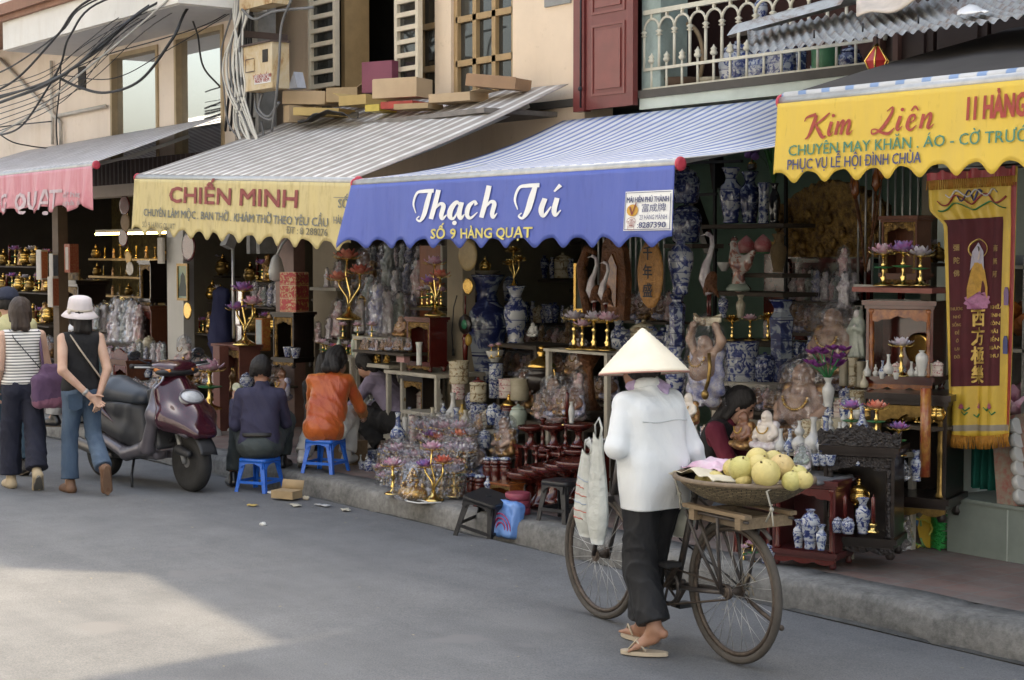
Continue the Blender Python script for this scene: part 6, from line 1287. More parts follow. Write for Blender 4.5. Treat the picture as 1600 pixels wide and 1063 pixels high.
def buddha(skin,robe,wrapped=False,gilt=True):
 def mk():
  r=P0('buddha_figure')
  def b():
   S=Sdf(.028,.05);S.ell((0,-.02,.40),(.26,.22,.24));S.ell((0,0,.58),(.22,.16,.16));S.ell((0,-.03,.83),(.125,.125,.145));S.ell((0,-.06,.76),(.12,.10,.08))
   for e in(-1,1):S.ell((e*.125,-.02,.80),(.03,.035,.085));S.cap((e*.21,0,.60),(e*.30,-.06,.42),.075,.07);S.cap((e*.30,-.06,.42),(e*.23,-.22,.32),.065,.055);S.ell((e*.07,-.17,.565),(.08,.05,.06));S.cap((e*.04,-.145,.845),(e*.07,-.135,.85),.016)
   S.ell((0,-.155,.82),(.022,.025,.025));S.ell((0,-.15,.77),(.05,.02,.016),None,.01,True);S.ell((0,-.245,.38),(.02,.02,.02),None,.01,True);return S.mesh('b',[])
  def rb():
   S=Sdf(.028,.05);S.ell((0,0,.12),(.36,.28,.13))
   for e in(-1,1):S.cap((e*.12,-.05,.14),(e*.32,-.16,.13),.11,.09);S.cap((e*.23,.02,.66),(e*.30,.04,.30),.07,.09);S.cap((e*.32,-.02,.42),(e*.34,-.02,.2),.06,.07)
   S.cap((-.18,.08,.62),(.18,.08,.62),.11);S.fold=lambda x,y,z:.012*np.sin(26*z+18*x)*(z<.6);return S.mesh('r',[])
  obj_of(sdf_part('bud',b),'figure_body',skin,r);obj_of(sdf_part('budr',rb),'robe',robe,r)
  if gilt:
   m=MB()
   for k in range(16):a=PI*(.05+.9*k/15);m.ball((.17*math.cos(a),-.20-.03*math.sin(a),.60-.17*math.sin(a)),.022,6,4)
   B0(m,'bead_string',gold,r)
  if wrapped:wrap(r,.40,.33,1.1)
  return r
 return proto(('buddha',skin.name,robe.name,wrapped,gilt),mk)
def raised_buddha():
 def mk():
  r=P0('standing_buddha')
  def b():
   S=Sdf(.02,.04);S.ell((0,-.03,.40),(.19,.165,.17));S.ell((0,0,.54),(.165,.12,.12));S.ell((0,-.02,.70),(.085,.085,.10))
   for e in(-1,1):
    S.cap((e*.16,0,.60),(e*.235,-.0,.74),.055,.05);S.cap((e*.235,0,.74),(e*.17,-.02,.90),.05,.04);S.ell((e*.16,-.02,.92),(.04,.04,.035));S.ell((e*.085,-.01,.68),(.02,.025,.055))
   S.ell((0,-.11,.70),(.016,.018,.018));S.ell((0,-.195,.38),(.015,.02,.015),None,.01,True);return S.mesh('b',[])
  def rb():
   S=Sdf(.02,.04)
   for e in(-1,1):S.cap((e*.09,0,.30),(e*.10,-.01,.06),.12,.10);S.cap((e*.185,.02,.6),(e*.20,.0,.16),.05,.07)
   S.cap((-.13,.06,.58),(.13,.06,.58),.09);S.ell((0,0,.27),(.19,.15,.05));S.fold=lambda x,y,z:.008*np.sin(30*z+26*x);return S.mesh('r',[])
  obj_of(sdf_part('rbud',b),'figure_body',sk_b,r);obj_of(sdf_part('rbudr',rb),'robe',robe_b,r)
  m=MB();m.grid(lambda a,t:(-.21+.42*a,-.03+.05*(2*a-1)**2,.90+.10*t+.05*(2*a-1)**2),14,3);o=B0(m,'ingot_tray',crm_p,r);o.modifiers.new('t','SOLIDIFY').thickness=.03
  m=MB();m.tube([(.17,-.14,.60),(.215,-.17,.45),(.20,-.18,.30),(.14,-.17,.16)],.022,8);m.ball((.15,-.18,.13),(.05,.04,.06));B0(m,'gilded_sash',gold_dk,r)
  m=MB()
  for k in range(12):a=PI*(.05+.9*k/11);m.ball((.12*math.cos(a),-.155-.03*math.sin(a),.57-.13*math.sin(a)),.014,6,4)
  B0(m,'bead_string',gold,r);wrap(r,.30,.24,1.06,mt=film_s);return r
 return proto(('rb',),mk)
PROFS=dict(baluster=[(.13,0),(.15,.02),(.13,.06),(.17,.25),(.215,.52),(.20,.66),(.12,.75),(.095,.82),(.12,.90),(.17,.985),(.165,1),(.12,.97)],meiping=[(.14,0),(.15,.04),(.14,.12),(.19,.35),(.245,.62),(.235,.78),(.16,.88),(.09,.915),(.085,.95),(.12,.985),(.115,1),(.07,.98)],slim=[(.10,0),(.12,.02),(.10,.08),(.13,.30),(.15,.55),(.12,.72),(.07,.82),(.065,.90),(.10,.99),(.095,1),(.06,.97)],tube=[(.13,0),(.14,.02),(.125,.1),(.12,.55),(.13,.85),(.155,.98),(.15,1),(.11,.97)],gourd=[(.16,0),(.17,.03),(.25,.16),(.27,.28),(.20,.42),(.10,.50),(.11,.54),(.17,.62),(.16,.72),(.08,.80),(.05,.90),(.07,.985),(.065,1),(.03,.98)],jar=[(.30,0),(.33,.03),(.36,.3),(.40,.55),(.36,.72),(.28,.78),(.30,.80),(.31,.83),(.20,.92),(.08,.95),(.06,.97),(.07,1.0),(.01,1.02)],cylinder=[(.42,0),(.44,.03),(.43,.5),(.44,.93),(.46,.97),(.45,1),(.38,.98),(.36,.5)],can=[(.33,0),(.35,.02),(.34,.45),(.35,.70),(.37,.72),(.37,.76),(.31,.82),(.17,.90),(.05,.93),(.06,1.0),(.01,1.02)],bowl=[(.32,0),(.34,.1),(.5,.3),(.72,.7),(.80,.96),(.78,1),(.68,.75),(.3,.3)],cup=[(.26,0),(.28,.05),(.36,.2),(.46,.8),(.5,.98),(.48,1),(.42,.8),(.3,.25)],bottle=[(.22,0),(.24,.04),(.28,.2),(.24,.38),(.13,.50),(.09,.60),(.07,.85),(.10,.97),(.09,1),(.04,.97)],tray=[(.35,0),(.38,.05),(.30,.12),(.16,.30),(.13,.5),(.18,.66),(.50,.78),(.62,.86),(.64,.97),(.62,1),(.56,.92),(.2,.88)],stem=[(.24,0),(.25,.02),(.16,.06),(.07,.12),(.05,.3),(.09,.36),(.05,.42),(.045,.60),(.08,.66),(.05,.72),(.06,.86),(.12,.94),(.13,1),(.09,.98)],plate=[(1.0,0),(1.3,.2),(2.6,.75),(3.0,1),(2.95,.95),(1.2,.3)],hexv=[(.14,0),(.155,.03),(.14,.1),(.15,.6),(.165,.78),(.11,.86),(.105,.9),(.15,.98),(.145,1),(.1,.97)])
def vase(prof,mt,name='vase',n=20,lid=None,extra=None):
 def mk():
  r=P0(name);m=MB();pf=PROFS[prof];m.lathe(pf,6 if prof=='hexv' else n);o=B0(m,'vessel',mt,r,prof!='hexv')
  if prof in('jar','can'):
   i=[k for k,q in enumerate(pf)if q[1]>=.78][0];m=MB();m.lathe([(rr*1.02,z+.004)for rr,z in pf[i:]],n);B0(m,'lid',lid or mt,r)
  elif prof not in('tray','stem','plate'):
   zt=max(z for _,z in pf);rr=max(q for q,z in pf if z>.9*zt);m=MB();m.tube([(rr*math.cos(a),rr*math.sin(a),zt-.004)for a in[k*2*PI/n for k in range(n)]],.012,5,True);B0(m,'lip',lid or mt,r)
  if extra:extra(r)
  return r
 return proto(('vase',prof,mt.name,name,lid.name if lid else '',extra.__name__ if extra else ''),mk)
def petals(m,c,R0,n,tilt,h,w,ph=0):
 for i in range(n):
  a=2*PI*i/n+ph;out=V3((math.cos(a),math.sin(a),0));sd=V3((-math.sin(a),math.cos(a),0));b=len(m.v)
  for j,(t,ww)in enumerate(((0,.35),(.35,1),(.7,.85),(1,.05))):
   rr=R0*.25+R0*tilt*math.sin(t*1.5);z=h*t**1.1
   for s in(-1,0,1):m.v.append(V3(c)+out*(rr-.18*w*abs(s))+sd*s*w*ww+V3((0,0,z+.1*w*abs(s))))
  for j in range(3):m.addf([(b+3*j,b+3*j+1,b+3*j+4,b+3*j+3),(b+3*j+1,b+3*j+2,b+3*j+5,b+3*j+4)])
def flower(r,c,s,mt,leaf=None):
 m=MB();petals(m,c,s,8,.95,s*.55,s*.32);petals(m,V3(c)+V3((0,0,.02*s)),s*.75,7,.65,s*.85,s*.30,.3);petals(m,c,s*.4,5,.5,s*.8,s*.24,.1);o=B0(m,'lotus_flower',mt,r)
 m=MB()
 for i in range(9):a=2*PI*i/9+.2;m.tube([V3(c)+V3((s*.3*math.cos(a),s*.3*math.sin(a),-.02*s)),V3(c)+V3((s*.95*math.cos(a),s*.95*math.sin(a),.02*s)),V3(c)+V3((s*1.25*math.cos(a),s*1.25*math.sin(a),.22*s))],s*.035,4)
 m.ball(V3(c),(s*.3,s*.3,s*.14),10,5);B0(m,'gilt_calyx',brass,o);return o
def lotus1(mt,leaf=True,s=.27):
 def mk():
  r=P0('lotus_lamp');m=MB();m.lathe([(.24,0),(.25,.02),(.2,.045),(.08,.09),(.05,.14),(.08,.20),(.04,.26),(.035,.45),(.07,.5),(.035,.55),(.04,.74)],14);B0(m,'stem',brass,r);flower(r,(0,0,.75),s,mt)
  if leaf:m=MB();m.lathe([(.01,.40),(.16,.42),(.24,.45),(.23,.455),(.02,.43)],12,lobes=5,lamp=.08);B0(m,'leaf',leaf_g,r)
  return r
 return proto(('l1',mt.name,leaf,s),mk)
def lotus3(mt,mt2=None,mt3=None):
 def mk():
  r=P0('branched_lotus_lamp');m=MB();m.lathe([(.17,0),(.18,.02),(.14,.045),(.05,.10),(.03,.16)],16);B0(m,'foot',brass,r)
  for pts,c,s,q in(([(0,0,.12),(.03,0,.35),(-.05,0,.60),(-.02,0,.80)],(-.02,0,.82),.16,mt),([(0,0,.12),(-.04,.02,.3),(-.16,.0,.45),(-.17,0,.52)],(-.17,0,.53),.15,mt2 or mt),([(0,0,.12),(.05,-.02,.24),(.20,0,.44),(.20,0,.60)],(.20,0,.62),.15,mt3 or mt)):
   m=MB();m.tube(pts,.017,6);B0(m,'branch',brass,r);flower(r,c,s,q)
  return r
 return proto(('l3',mt.name,mt2.name if mt2 else ''),mk)
def altar(w,d,mt,carve,name='altar_cabinet',crest=True,legs=True,back=None,roof=False,inside=None):
 """open fronted altar cabinet, height 1 without its crest"""
 def mk():
  r=P0(name);h=1.0;t=.05
  m=MB();m.box((0,0,h-.04),(w+.08,d+.08,.05));m.box((0,0,h-.085),(w+.03,d+.03,.035));B0(m,'cornice',mt,r,False)
  m=MB();m.box((0,0,.16),(w+.06,d+.06,.05));m.box((0,0,.115),(w,d,.04));B0(m,'base_board',mt,r,False)
  for e in(-1,1):
   m=MB();m.box((e*(w/2-.015),0.0,(h-.10+.185)/2),(.03,d,h-.10-.185));B0(m,'side_panel',mt,r,False)
   m=MB();m.lathe([(.035,.185),(.045,.20),(.03,.23),(.028,.5),(.035,.55),(.028,.60),(.03,h-.16),(.045,h-.13),(.035,h-.10)],10,(e*(w/2-.05),-d/2+.03,0));B0(m,'column',carve,r)
   for f in(-1,1):
    m=MB();m.lathe([(.03,0),(.045,.03),(.03,.06),(.045,.1)],8,(e*(w/2-.04),f*(d/2-.04),0));B0(m,'leg',mt,r)
  m=MB();m.box((0,d/2-.012,(h-.10+.185)/2),(w-.06,.02,h-.285));B0(m,'back_panel',back or mt,r,False)
  m=MB();n=15;m.prism([(-w/2+.04,h-.11)]+[(-w/2+.04+(w-.08)*i/n,h-.11-(.05+.06*abs(math.cos(PI*i/n))+.025*abs(math.sin(i*2.2))))for i in range(n+1)]+[(w/2-.04,h-.11)],.03,(0,-d/2+.02,0));B0(m,'carved_lintel',carve,r,False)
  m=MB();m.prism([(-w/2,.10)]+[(-w/2+w*i/n,.10-(.03+.03*abs(math.sin(PI*3*i/n))))for i in range(n+1)]+[(w/2,.10)],.025,(0,-d/2-.0,0));B0(m,'carved_apron',carve,r,False)
  if crest:
   k=26;out=[(-w/2-.05,h-.012)]+[(-w/2-.06+(w+.12)*i/k,h+.05+.09*math.sin(PI*i/k)**2+.045*abs(math.sin(i*1.9))+.05*(abs(2*i/k-1)**4))for i in range(k+1)]+[(w/2+.05,h-.012)]
   m=MB();m.prism(out,.03,(0,-d/2+.0,0));B0(m,'carved_crest',carve,r,False)
  return r
 return proto(('altar',w,d,mt.name,carve.name,name,crest),mk)
def crane(wing):
 def mk():
  r=P0('crane_figure');m=MB();m.tube([(.02,0,.30),(-.05,0,.48),(-.035,0,.62),(.02,0,.72),(.06,0,.84),(.05,0,.93),(.0,0,.965)],[.045,.075,.05,.034,.028,.026,.024],10);m.ball((-.01,0,.965),(.035,.028,.028));m.cyl((-.03,0,.965),(-.12,0,.945),.010,.002);B0(m,'neck_and_breast',robe_w,r)
  S=Sdf(.02,.03);S.ell((.03,0,.42),(.075,.07,.15),Matrix.Rotation(R(25),3,'Y'));S.cap((.04,0,.44),(.17,0,.26),.05,.012);o=obj_of(S.mesh('w',[]),'wing',wing,r)
  m=MB();m.ball((0,0,.99),(.02,.015,.012));B0(m,'red_crown',lac_r,r)
  for e in(-1,1):m=MB();m.tube([(.02,e*.02,.34),(.015,e*.022,.18),(.02,e*.02,.04)],.014,6);B0(m,'leg',lac_r,r)
  m=MB();m.lathe([(.12,0),(.13,.02),(.09,.05),(.05,.06)],12,lobes=5,lamp=.15);B0(m,'base',gold_dk,r);return r
 return proto(('crane',wing.name),mk)
def rooster():
 def mk():
  r=P0('rooster_figure');S=Sdf(.022,.05);S.ell((.05,0,.48),(.21,.15,.17));S.cap((-.08,0,.55),(-.10,0,.80),.12,.065);S.ell((-.115,0,.84),(.07,.055,.06));S.cap((.18,0,.55),(.30,0,.68),.10,.05);S.cap((0,0,.3),(0,0,.1),.1,.13);obj_of(S.mesh('b',[]),'figure_body',mat_bands('painted_rooster',((.60,.55,.50),(.45,.20,.14),(.20,.10,.10)),3,bands=False,nscale=4),r)
  m=MB();m.prism([(-.17,0),(-.05,-.01),(-.03,.05),(-.06,.04),(-.07,.09),(-.10,.05),(-.12,.09),(-.14,.04),(-.17,.05)],.02,(0,0,.885));m.cyl((-.17,0,.84),(-.23,0,.82),.02,.002);B0(m,'comb',lac_r,r)
  m=MB();m.lathe([(.2,0),(.22,.04),(.16,.12),(.1,.14)],14,lobes=6,lamp=.12);B0(m,'base',celadon,r);return r
 return proto(('rooster',),mk)
def candle(mt=lac_r):
 def mk():
  r=P0('candle');m=MB();m.lathe([(.16,0),(.17,.02),(.08,.07),(.06,.14),(.11,.2),(.09,.24)],12);B0(m,'candlestick',brass,r);m=MB();m.lathe([(.055,.24),(.055,.90),(.03,.93),(.008,.94),(.008,1)],10);B0(m,'wax',mt,r);return r
 return proto(('candle',mt.name),mk)
def censer(mt=gold):
 def mk():
  r=P0('incense_censer');m=MB();m.lathe([(.22,.06),(.30,.14),(.36,.28),(.33,.40),(.24,.46),(.30,.50),(.29,.53)],16);B0(m,'bowl',mt,r);m=MB();m.lathe([(.29,.535),(.30,.56),(.22,.66),(.10,.74),(.06,.78),(.10,.83),(.06,.88)],14);m.ball((0,0,.92),(.07,.05,.06));B0(m,'lid',gold,r)
  for e in(-1,1):m=MB();m.tube([(e*.30,0,.28),(e*.44,0,.36),(e*.42,0,.52),(e*.34,0,.48)],.028,6);B0(m,'handle',gold,r)
  for k in range(3):a=k*2.1+.5;m=MB();m.cyl((.2*math.cos(a),.2*math.sin(a),.12),(.24*math.cos(a),.24*math.sin(a),0),.045,.03);B0(m,'foot',mt,r)
  return r
 return proto(('censer',mt.name),mk)
def lac_jar():
 def mk():
  r=P0('lacquer_jar');m=MB();m.lathe([(.24,0),(.26,.03),(.23,.08),(.25,.35),(.27,.55),(.25,.60),(.27,.63),(.25,.66),(.22,.70)],18);B0(m,'vessel',lac,r);m=MB();m.lathe([(.24,.70),(.28,.73),(.28,.80),(.24,.86),(.22,.88)],18);B0(m,'collar',lac,r);m=MB();m.lathe([(.24,.88),(.26,.91),(.25,.96),(.12,1.0),(.01,1.01)],18);B0(m,'lid',bw_small,r);return r
 return proto(('lj',),mk)
def box_thing(name,w,d,mt,side=None,panel=None,inset=.1,line=None):
 def mk():
  r=P0(name);m=MB();m.box((0,0,.5),(w,d,1));B0(m,'carton',mt,r,False)
  m=MB();m.box((0,-d/2-.004,.5),(w*(1-inset*2),.008,1-inset*w*2));B0(m,'front_panel',panel or mt,r,False)
  m=MB();m.box((w/2+.004,0,.5),(.008,d*.9,.9));B0(m,'side_face',side or mt,r,False);m=MB();m.box((0,0,1.004),(w*.96,d*.96,.012));B0(m,'top_face',line or mt,r,False);return r
 return proto(('box',name,w,d,mt.name,side.name if side else '',panel.name if panel else ''),mk)
def plaque(mt_rim,mt_face,mt_mid=None,name='round_plaque'):
 def mk():
  r=P0(name);M=Matrix.Rotation(PI/2,3,'X');m=MB();m.lathe([(.40,-.03),(.48,-.03),(.5,0),(.48,.03),(.40,.03)],32,(0,0,.5),M);B0(m,'rim',mt_rim,r);m=MB();m.lathe([(.42,-.015),(.42,.015)],32,(0,0,.5),M);B0(m,'face',mt_face,r)
  if mt_mid:m=MB();m.lathe([(.24,-.02),(.24,.02)],24,(0,0,.5),M);B0(m,'centre',mt_mid,r)
  return r
 return proto(('plq',mt_rim.name,mt_face.name,mt_mid.name if mt_mid else '',name),mk)
def frame(w,mt_f,mt_p,fig=None,name='framed_picture'):
 def mk():
  r=P0(name);m=MB();t=.07
  for a,b in(((-w/2,0),(w/2,t)),((-w/2,1-t),(w/2,1)),((-w/2,t),(-w/2+t,1-t)),((w/2-t,t),(w/2,1-t))):m.box2((a[0],-.03,a[1]),(b[0],.03,b[1]))
  B0(m,'frame',mt_f,r,False);m=MB();m.box((0,.01,.5),(w-.1,.02,.9));B0(m,'picture',mt_p,r,False)
  if fig:m=MB();m.prism([(-.22,.12),(.22,.12),(.24,.3),(.14,.5),(.12,.66),(.0,.76),(-.12,.66),(-.14,.5),(-.24,.3)],.006,(0,-.004,0));B0(m,'painted_figure',fig,r,False)
  return r
 return proto(('frame',w,mt_f.name,mt_p.name),mk)
def put(pr,u,v,h,Y,label,cat,group=None,rz=None,sx=1.0):
 p=PY(u,v,Y);s=h*mpp(p);o=copy_tree(pr);o.location=p;o.scale=(s*sx,s*sx,s);o.rotation_euler=(0,0,rnd.uniform(-.25,.25)if rz is None else rz)
 for k in('label','category','group'):
  if k in o:del o[k]
 tag(o,label,cat,group);o.name=pr.name.split('.')[0];return o
ORD=['leftmost','second','third','fourth','fifth','sixth','seventh','eighth','ninth','tenth','eleventh','twelfth','thirteenth','fourteenth','fifteenth','sixteenth','seventeenth','eighteenth']
def row(pr,items,Y,what,cat,group,rz=None,sx=1.0):
 """items (u, v, h) from left to right; the label counts along the row"""
 for i,it in enumerate(items):
  q=pr[i%len(pr)]if isinstance(pr,list)else pr
  put(q,it[0],it[1],it[2],Y+(it[3]if len(it)>3 else 0),(ORD[i]+(' from left' if i else '')+' of the '+what),cat,group,rz,sx)
def shelf(u0,u1,v,Y,label,mt,depth=.35,th=.03,legs=True,name='display_shelf',back=0):
 a,b=PY(u0,v,Y),PY(u1,v,Y);z=PY((u0+u1)/2,v,Y).z;L=b.x-a.x;r=thing(name,label,'shelf',((a.x+b.x)/2,Y+depth/2-.08,ZP));h=z-ZP
 m=MB();m.box((0,0,h-th/2-.002),(L,depth,th));m.build('board',mt,r,False)
 if legs:
  for e in(-1,1):
   for f in(-1,1):m=MB();m.box((e*(L/2-.03),f*(depth/2-.03),(h-th-.002)/2),(.035,.035,h-th-.002));m.build('leg',mt,r,False)
 return r
 # ================================================================ THE STOCK, shop by shop
sh_wood=mat('dark_shelf_board',(.06,.045,.032),.7,vary=.3);sh_white=mat('painted_white_shelf',(.46,.43,.36),.7,vary=.25,vscale=8)
# ---- A. altar shop at the left
lamp=thing('tube_lamp','lit yellow fluorescent tube above the gilded goods at the left','lamp',PY(150,366,9.6));e=PY(262,373,9.6)-PY(150,366,9.6);e.z=0
m=MB();m.cyl((0,0,0),e,.016,n=10);m.build('tube',mat_emit('lit_tube',(1,.70,.22),9),lamp);m=MB();m.box(e*.5+V3((0,.02,.04)),(e.x,.06,.04));m.build('lamp_holder',mat('lamp_holder_white',(.5,.48,.42),.6),lamp,False)
for k,(v,n)in enumerate(((404,9),(432,9),(462,8),(490,8))):
 shelf(146,262,v,9.7,['top','second','third','bottom'][k]+' shelf of the gilded goods lit by the yellow tube',gold_dk,.3,legs=(k==3));its=[(150+i*13+rnd.uniform(-2,2),v,rnd.uniform(15,23))for i in range(n)]
 row([censer(gold_dk),candle(ochre_g),statue(robe_g,gold_dk,False),vase('stem',gold_dk,'gilded_stand')],its,9.7,'small gilded pieces on the '+['top','second','third','bottom'][k]+' lit shelf','altar ornament','gilded pieces on the lit shelves')
put(altar(.62,.40,wood_b,gilt_carve),131,548,112,8.75,'black altar cabinet with gilded columns behind the bucket hat','altar',rz=0)
put(statue(robe_gr),131,520,68,8.7,'grey green wrapped statue standing inside the altar behind the bucket hat','statue')
put(altar(.55,.40,wood_b,gilt_carve,crest=False),241,480,74,8.8,'small black altar cabinet with two gilded columns left of the tiled pillar','altar',rz=0);put(altar(.62,.42,wood_r,lac_r,crest=False),243,566,90,8.8,'red wooden cabinet under the small black altar by the tiled pillar','altar',rz=0)
shelf(158,222,536,8.6,'low shelf carrying the wrapped statues beside the bucket hat',sh_wood,.4)
row([statue(robe_w),statue(robe_p),statue(robe_w),statue(robe_gr)],[(163,535,62),(175,537,48),(185,535,72),(197,536,66),(207,536,70),(217,535,62)],8.6,'wrapped statues on the low shelf beside the bucket hat','statue','wrapped statues on the low shelf')
row(vase('jar',crm),[(219,553,24),(233,551,26)],8.5,'two cream lidded jars below the wrapped statues','jar','cream jars by the tiled pillar')
row(lotus1(crystal),[(172,560,20),(190,562,20),(206,560,20)],8.4,'three lotus lamps below the wrapped statues near the scooter','lamp','lotus lamps near the scooter')
red_print=mat('red_lantern_card',(.34,.03,.025),.55,vary=.35,vscale=20,col2=(.42,.20,.09));white_card=mat('white_card',(.62,.57,.50),.6,vary=.1);dim_card=mat('blue_grey_card',(.12,.16,.22),.6,vary=.3)
put(box_thing('paper_lantern_box',.30,.26,white_card,red_print),66,437,46,8.3,'white boxed lantern hanging highest left of the pale wooden post','lantern','hanging boxed lanterns',rz=.2);put(box_thing('paper_lantern_box',.30,.26,white_card,dim_card),84,433,36,8.25,'white boxed lantern with a blue side below the pale wooden post','lantern','hanging boxed lanterns',rz=.2);put(box_thing('paper_lantern_box',.30,.26,white_card,red_print),84,480,47,8.25,'lowest white boxed lantern with a red side behind the striped woman','lantern','hanging boxed lanterns',rz=.2)
put(box_thing('votive_house',.40,.35,red_print,red_print,white_card,.25),112,426,44,8.4,'red paper votive house with a white front under the pink awning','votive box',rz=.1)
put(box_thing('white_board',.45,.1,white_card),252,412,40,8.2,'white rectangular panel hanging left of the tiled pillar','panel',rz=0)
tan_d=mat('tan_disc',(.36,.24,.13),.6,vary=.2);mirror_d=mat('mirror_disc',(.5,.5,.52),.1,.9,vary=.4)
for u,v,h,a,b,c,lb in((195,337,32,lac_r,mat('red_disc',(.28,.05,.035),.5),tan_d,'red round plaque topmost on the string between the pink and yellow awnings'),(196,362,28,tan_d,tan_d,None,'plain tan disc on the string between the two awnings'),(193,386,28,lac_r,mirror_d,None,'red rimmed mirror disc on the string in front of the yellow tube'),(201,413,20,gold_dk,tan_d,mirror_d,'small gilt rimmed disc on the string below the mirror disc'),(203,431,22,white_card,white_card,dim_card,'white disc lowest on the string below the yellow tube')):
 put(plaque(a,b,c),u,v,h,8.0,lb,'plaque','discs hanging on the string',rz=.1)
m=MB();m.tube([PY(196,290,8.02),PY(202,431,8.02)],.004,4);tag(m.build('hanging_string',black_rub),'thin string carrying the round discs between the awnings','string')
# ---- B/C. tiled pillar and the counter with lotus lamps
teal_pic=mat('teal_painting',(.10,.26,.28),.4,vary=.4,vscale=4,col2=(.36,.34,.10));dark_fig=mat('dark_painted_figure',(.03,.045,.035),.5)
put(frame(.66,gold_dk,teal_pic,dark_fig),286,470,58,8.2,'gilt framed picture of a dark seated figure on the tiled pillar','picture',rz=0)
put(plaque(lac_r,mat('grey_disc_face',(.25,.25,.24),.4),mat('pinkish_centre',(.45,.25,.22),.5)),295,409,46,8.15,'large red rimmed round plaque high on the tiled pillar','plaque',rz=0);put(plaque(gold,mat('brown_disc_face',(.22,.09,.03),.4)),293,500,28,8.15,'small gold rimmed round plaque below the framed picture','plaque',rz=0)
for u,v,lb in((375,478,'top red framed card behind the gold lotus lamp'),(371,508,'middle red framed card behind the gold lotus lamp'),(374,534,'bottom red framed card behind the gold lotus lamp')):put(frame(.72,lac_r,mirror_d,name='framed_card'),u,v,26,8.3,lb,'framed card','red framed cards',rz=0)
shelf(300,352,545,9.3,'dark shelf deep behind the tiled pillar',sh_wood,.3);put(altar(.55,.3,wood_b,gilt_carve),330,520,110,9.6,'tall gilded altar deep in the shop right of the framed picture','altar',rz=0)
m=Sdf(.03,.05);m.cap((0,0,0),(.02,0,.5),.14,.10);m.cap((-.03,0,.05),(-.06,.05,-.5),.12,.10);m.fold=folds(.02,.8);o=m.build('draped_cloth',cloth('navy_gold_brocade',(.03,.035,.10),12));o.location=PY(345,530,8.6);tag(o,'navy brocade cloth hanging right of the tiled pillar','cloth')
pk=put(altar(.85,.40,mat('red_brown_stand',(.17,.065,.05),.45,vary=.2),gilt_carve,name='display_stand',crest=False),371,628,92,7.75,'reddish brown open display stand under the gold lotus lamp','stand',rz=.05)
m=MB();a=PY(352,540,7.6);m.box2((a.x-.07,7.5,ZP),(a.x+.07,7.6,a.z));tag(m.build('stand_post',mat('red_brown_stand',(.17,.065,.05)),None,False),'reddish brown square post between the scooter and the violet shirt','post')
put(vase('jar',bw),386,612,30,7.65,'blue and white lidded jar inside the reddish brown stand','jar');put(statue(robe_g,gold,False),365,612,40,7.7,'gilt figure with a red disc inside the reddish brown stand','statue')
put(lotus3(crystal_m,crystal_m,crystal),382,540,104,7.7,'tall gold lamp of three rainbow glass lotus flowers on the reddish stand','lamp',rz=.2)
put(box_thing('incense_carton',.38,.3,mat('red_gold_carton',(.40,.06,.03),.5,vary=.5,vscale=12,col2=(.50,.30,.06)),None,mat('pale_blue_card',(.42,.52,.56),.6,vary=.2)),411,548,50,8.0,'red and gold incense carton with a pale blue card beside the lotus lamp','carton',rz=.1)
pat=mat_bands('red_patterned_card',((.50,.05,.06),(.55,.30,.12),(.62,.45,.30)),3,nscale=9,thresh=(.50,.56),coat=.1,rough=.5);pat2=mat_bands('red_patterned_side',((.28,.025,.03),(.40,.20,.05),(.45,.3,.08)),3,nscale=9,thresh=(.52,.58),coat=.1,rough=.5)
put(altar(.52,.5,wood_b,gilt_carve,crest=False),459,574,88,7.9,'black lacquered cabinet under the red patterned carton','altar',rz=.25);put(box_thing('patterned_carton',.52,.50,pat,pat2,pat),460,488,62,7.9,'red patterned carton standing on the black cabinet by the brown pillar','carton',rz=.35)
row(vase('cup',bw),[(450,558,16),(462,560,16)],7.72,'two blue and white cups in the black cabinet','cup','cups in the black cabinet')
put(buddha(sk_r,robe_b),443,626,50,7.75,'dark little seated figure below the black cabinet','figurine');row(vase('bottle',bw),[(403,640,34),(440,660,30)],7.75,'blue bottles beside the violet shirt','bottle','blue bottles by the violet shirt')
put(lotus1(crystal_m),270,640,62,7.5,'wrapped lotus lamp behind the scooter front','lamp');put(lotus1(crystal),328,640,80,7.3,'sparkling lotus lamp left of the square post','lamp');put(censer(),287,600,44,7.6,'gilt censer above the scooter handlebar','censer');put(buddha(sk_w,robe_p,True),288,566,40,7.9,'wrapped round figurine below the small gold plaque','figurine')
row([vase('baluster',bw),vase('bottle',wht),vase('jar',pinkp)],[(196,660,34),(215,655,40),(238,652,46),(258,690,40),(335,690,44)],7.3,'pots and bottles on the pavement behind the scooter','pot','pots behind the scooter')
put(altar(.6,.4,wood_r,lac_r),205,650,90,8.1,'red carved cabinet behind the scooter seat','altar',rz=0)
# floodlight on a bracket under the yellow valance
fl=thing('floodlight','grey box floodlight on a thin pole under the yellow valance','lamp',PY(358,378,7.6));m=MB();m.box((0,0,0),(.12,.1,.12),rot=ori(0,25));m.build('housing',metal_grey,fl,False);m=MB();m.tube([(.02,.03,-.04),(.02,.03,-.95)],.016,8);m.build('pole',metal_grey,fl)
sp=thing('desk_lamp','white arm lamp hanging beside the brown pillar','lamp',PY(432,440,7.9));m=MB();m.lathe([(.03,0),(.07,.02),(.08,.10),(.05,.22),(.02,.26)],14);m.build('lamp_shade',wht,sp);m=MB();m.tube([(0,0,.24),(.06,.03,.36),(.02,.2,.5)],.012,6);m.build('arm',metal_grey,sp)
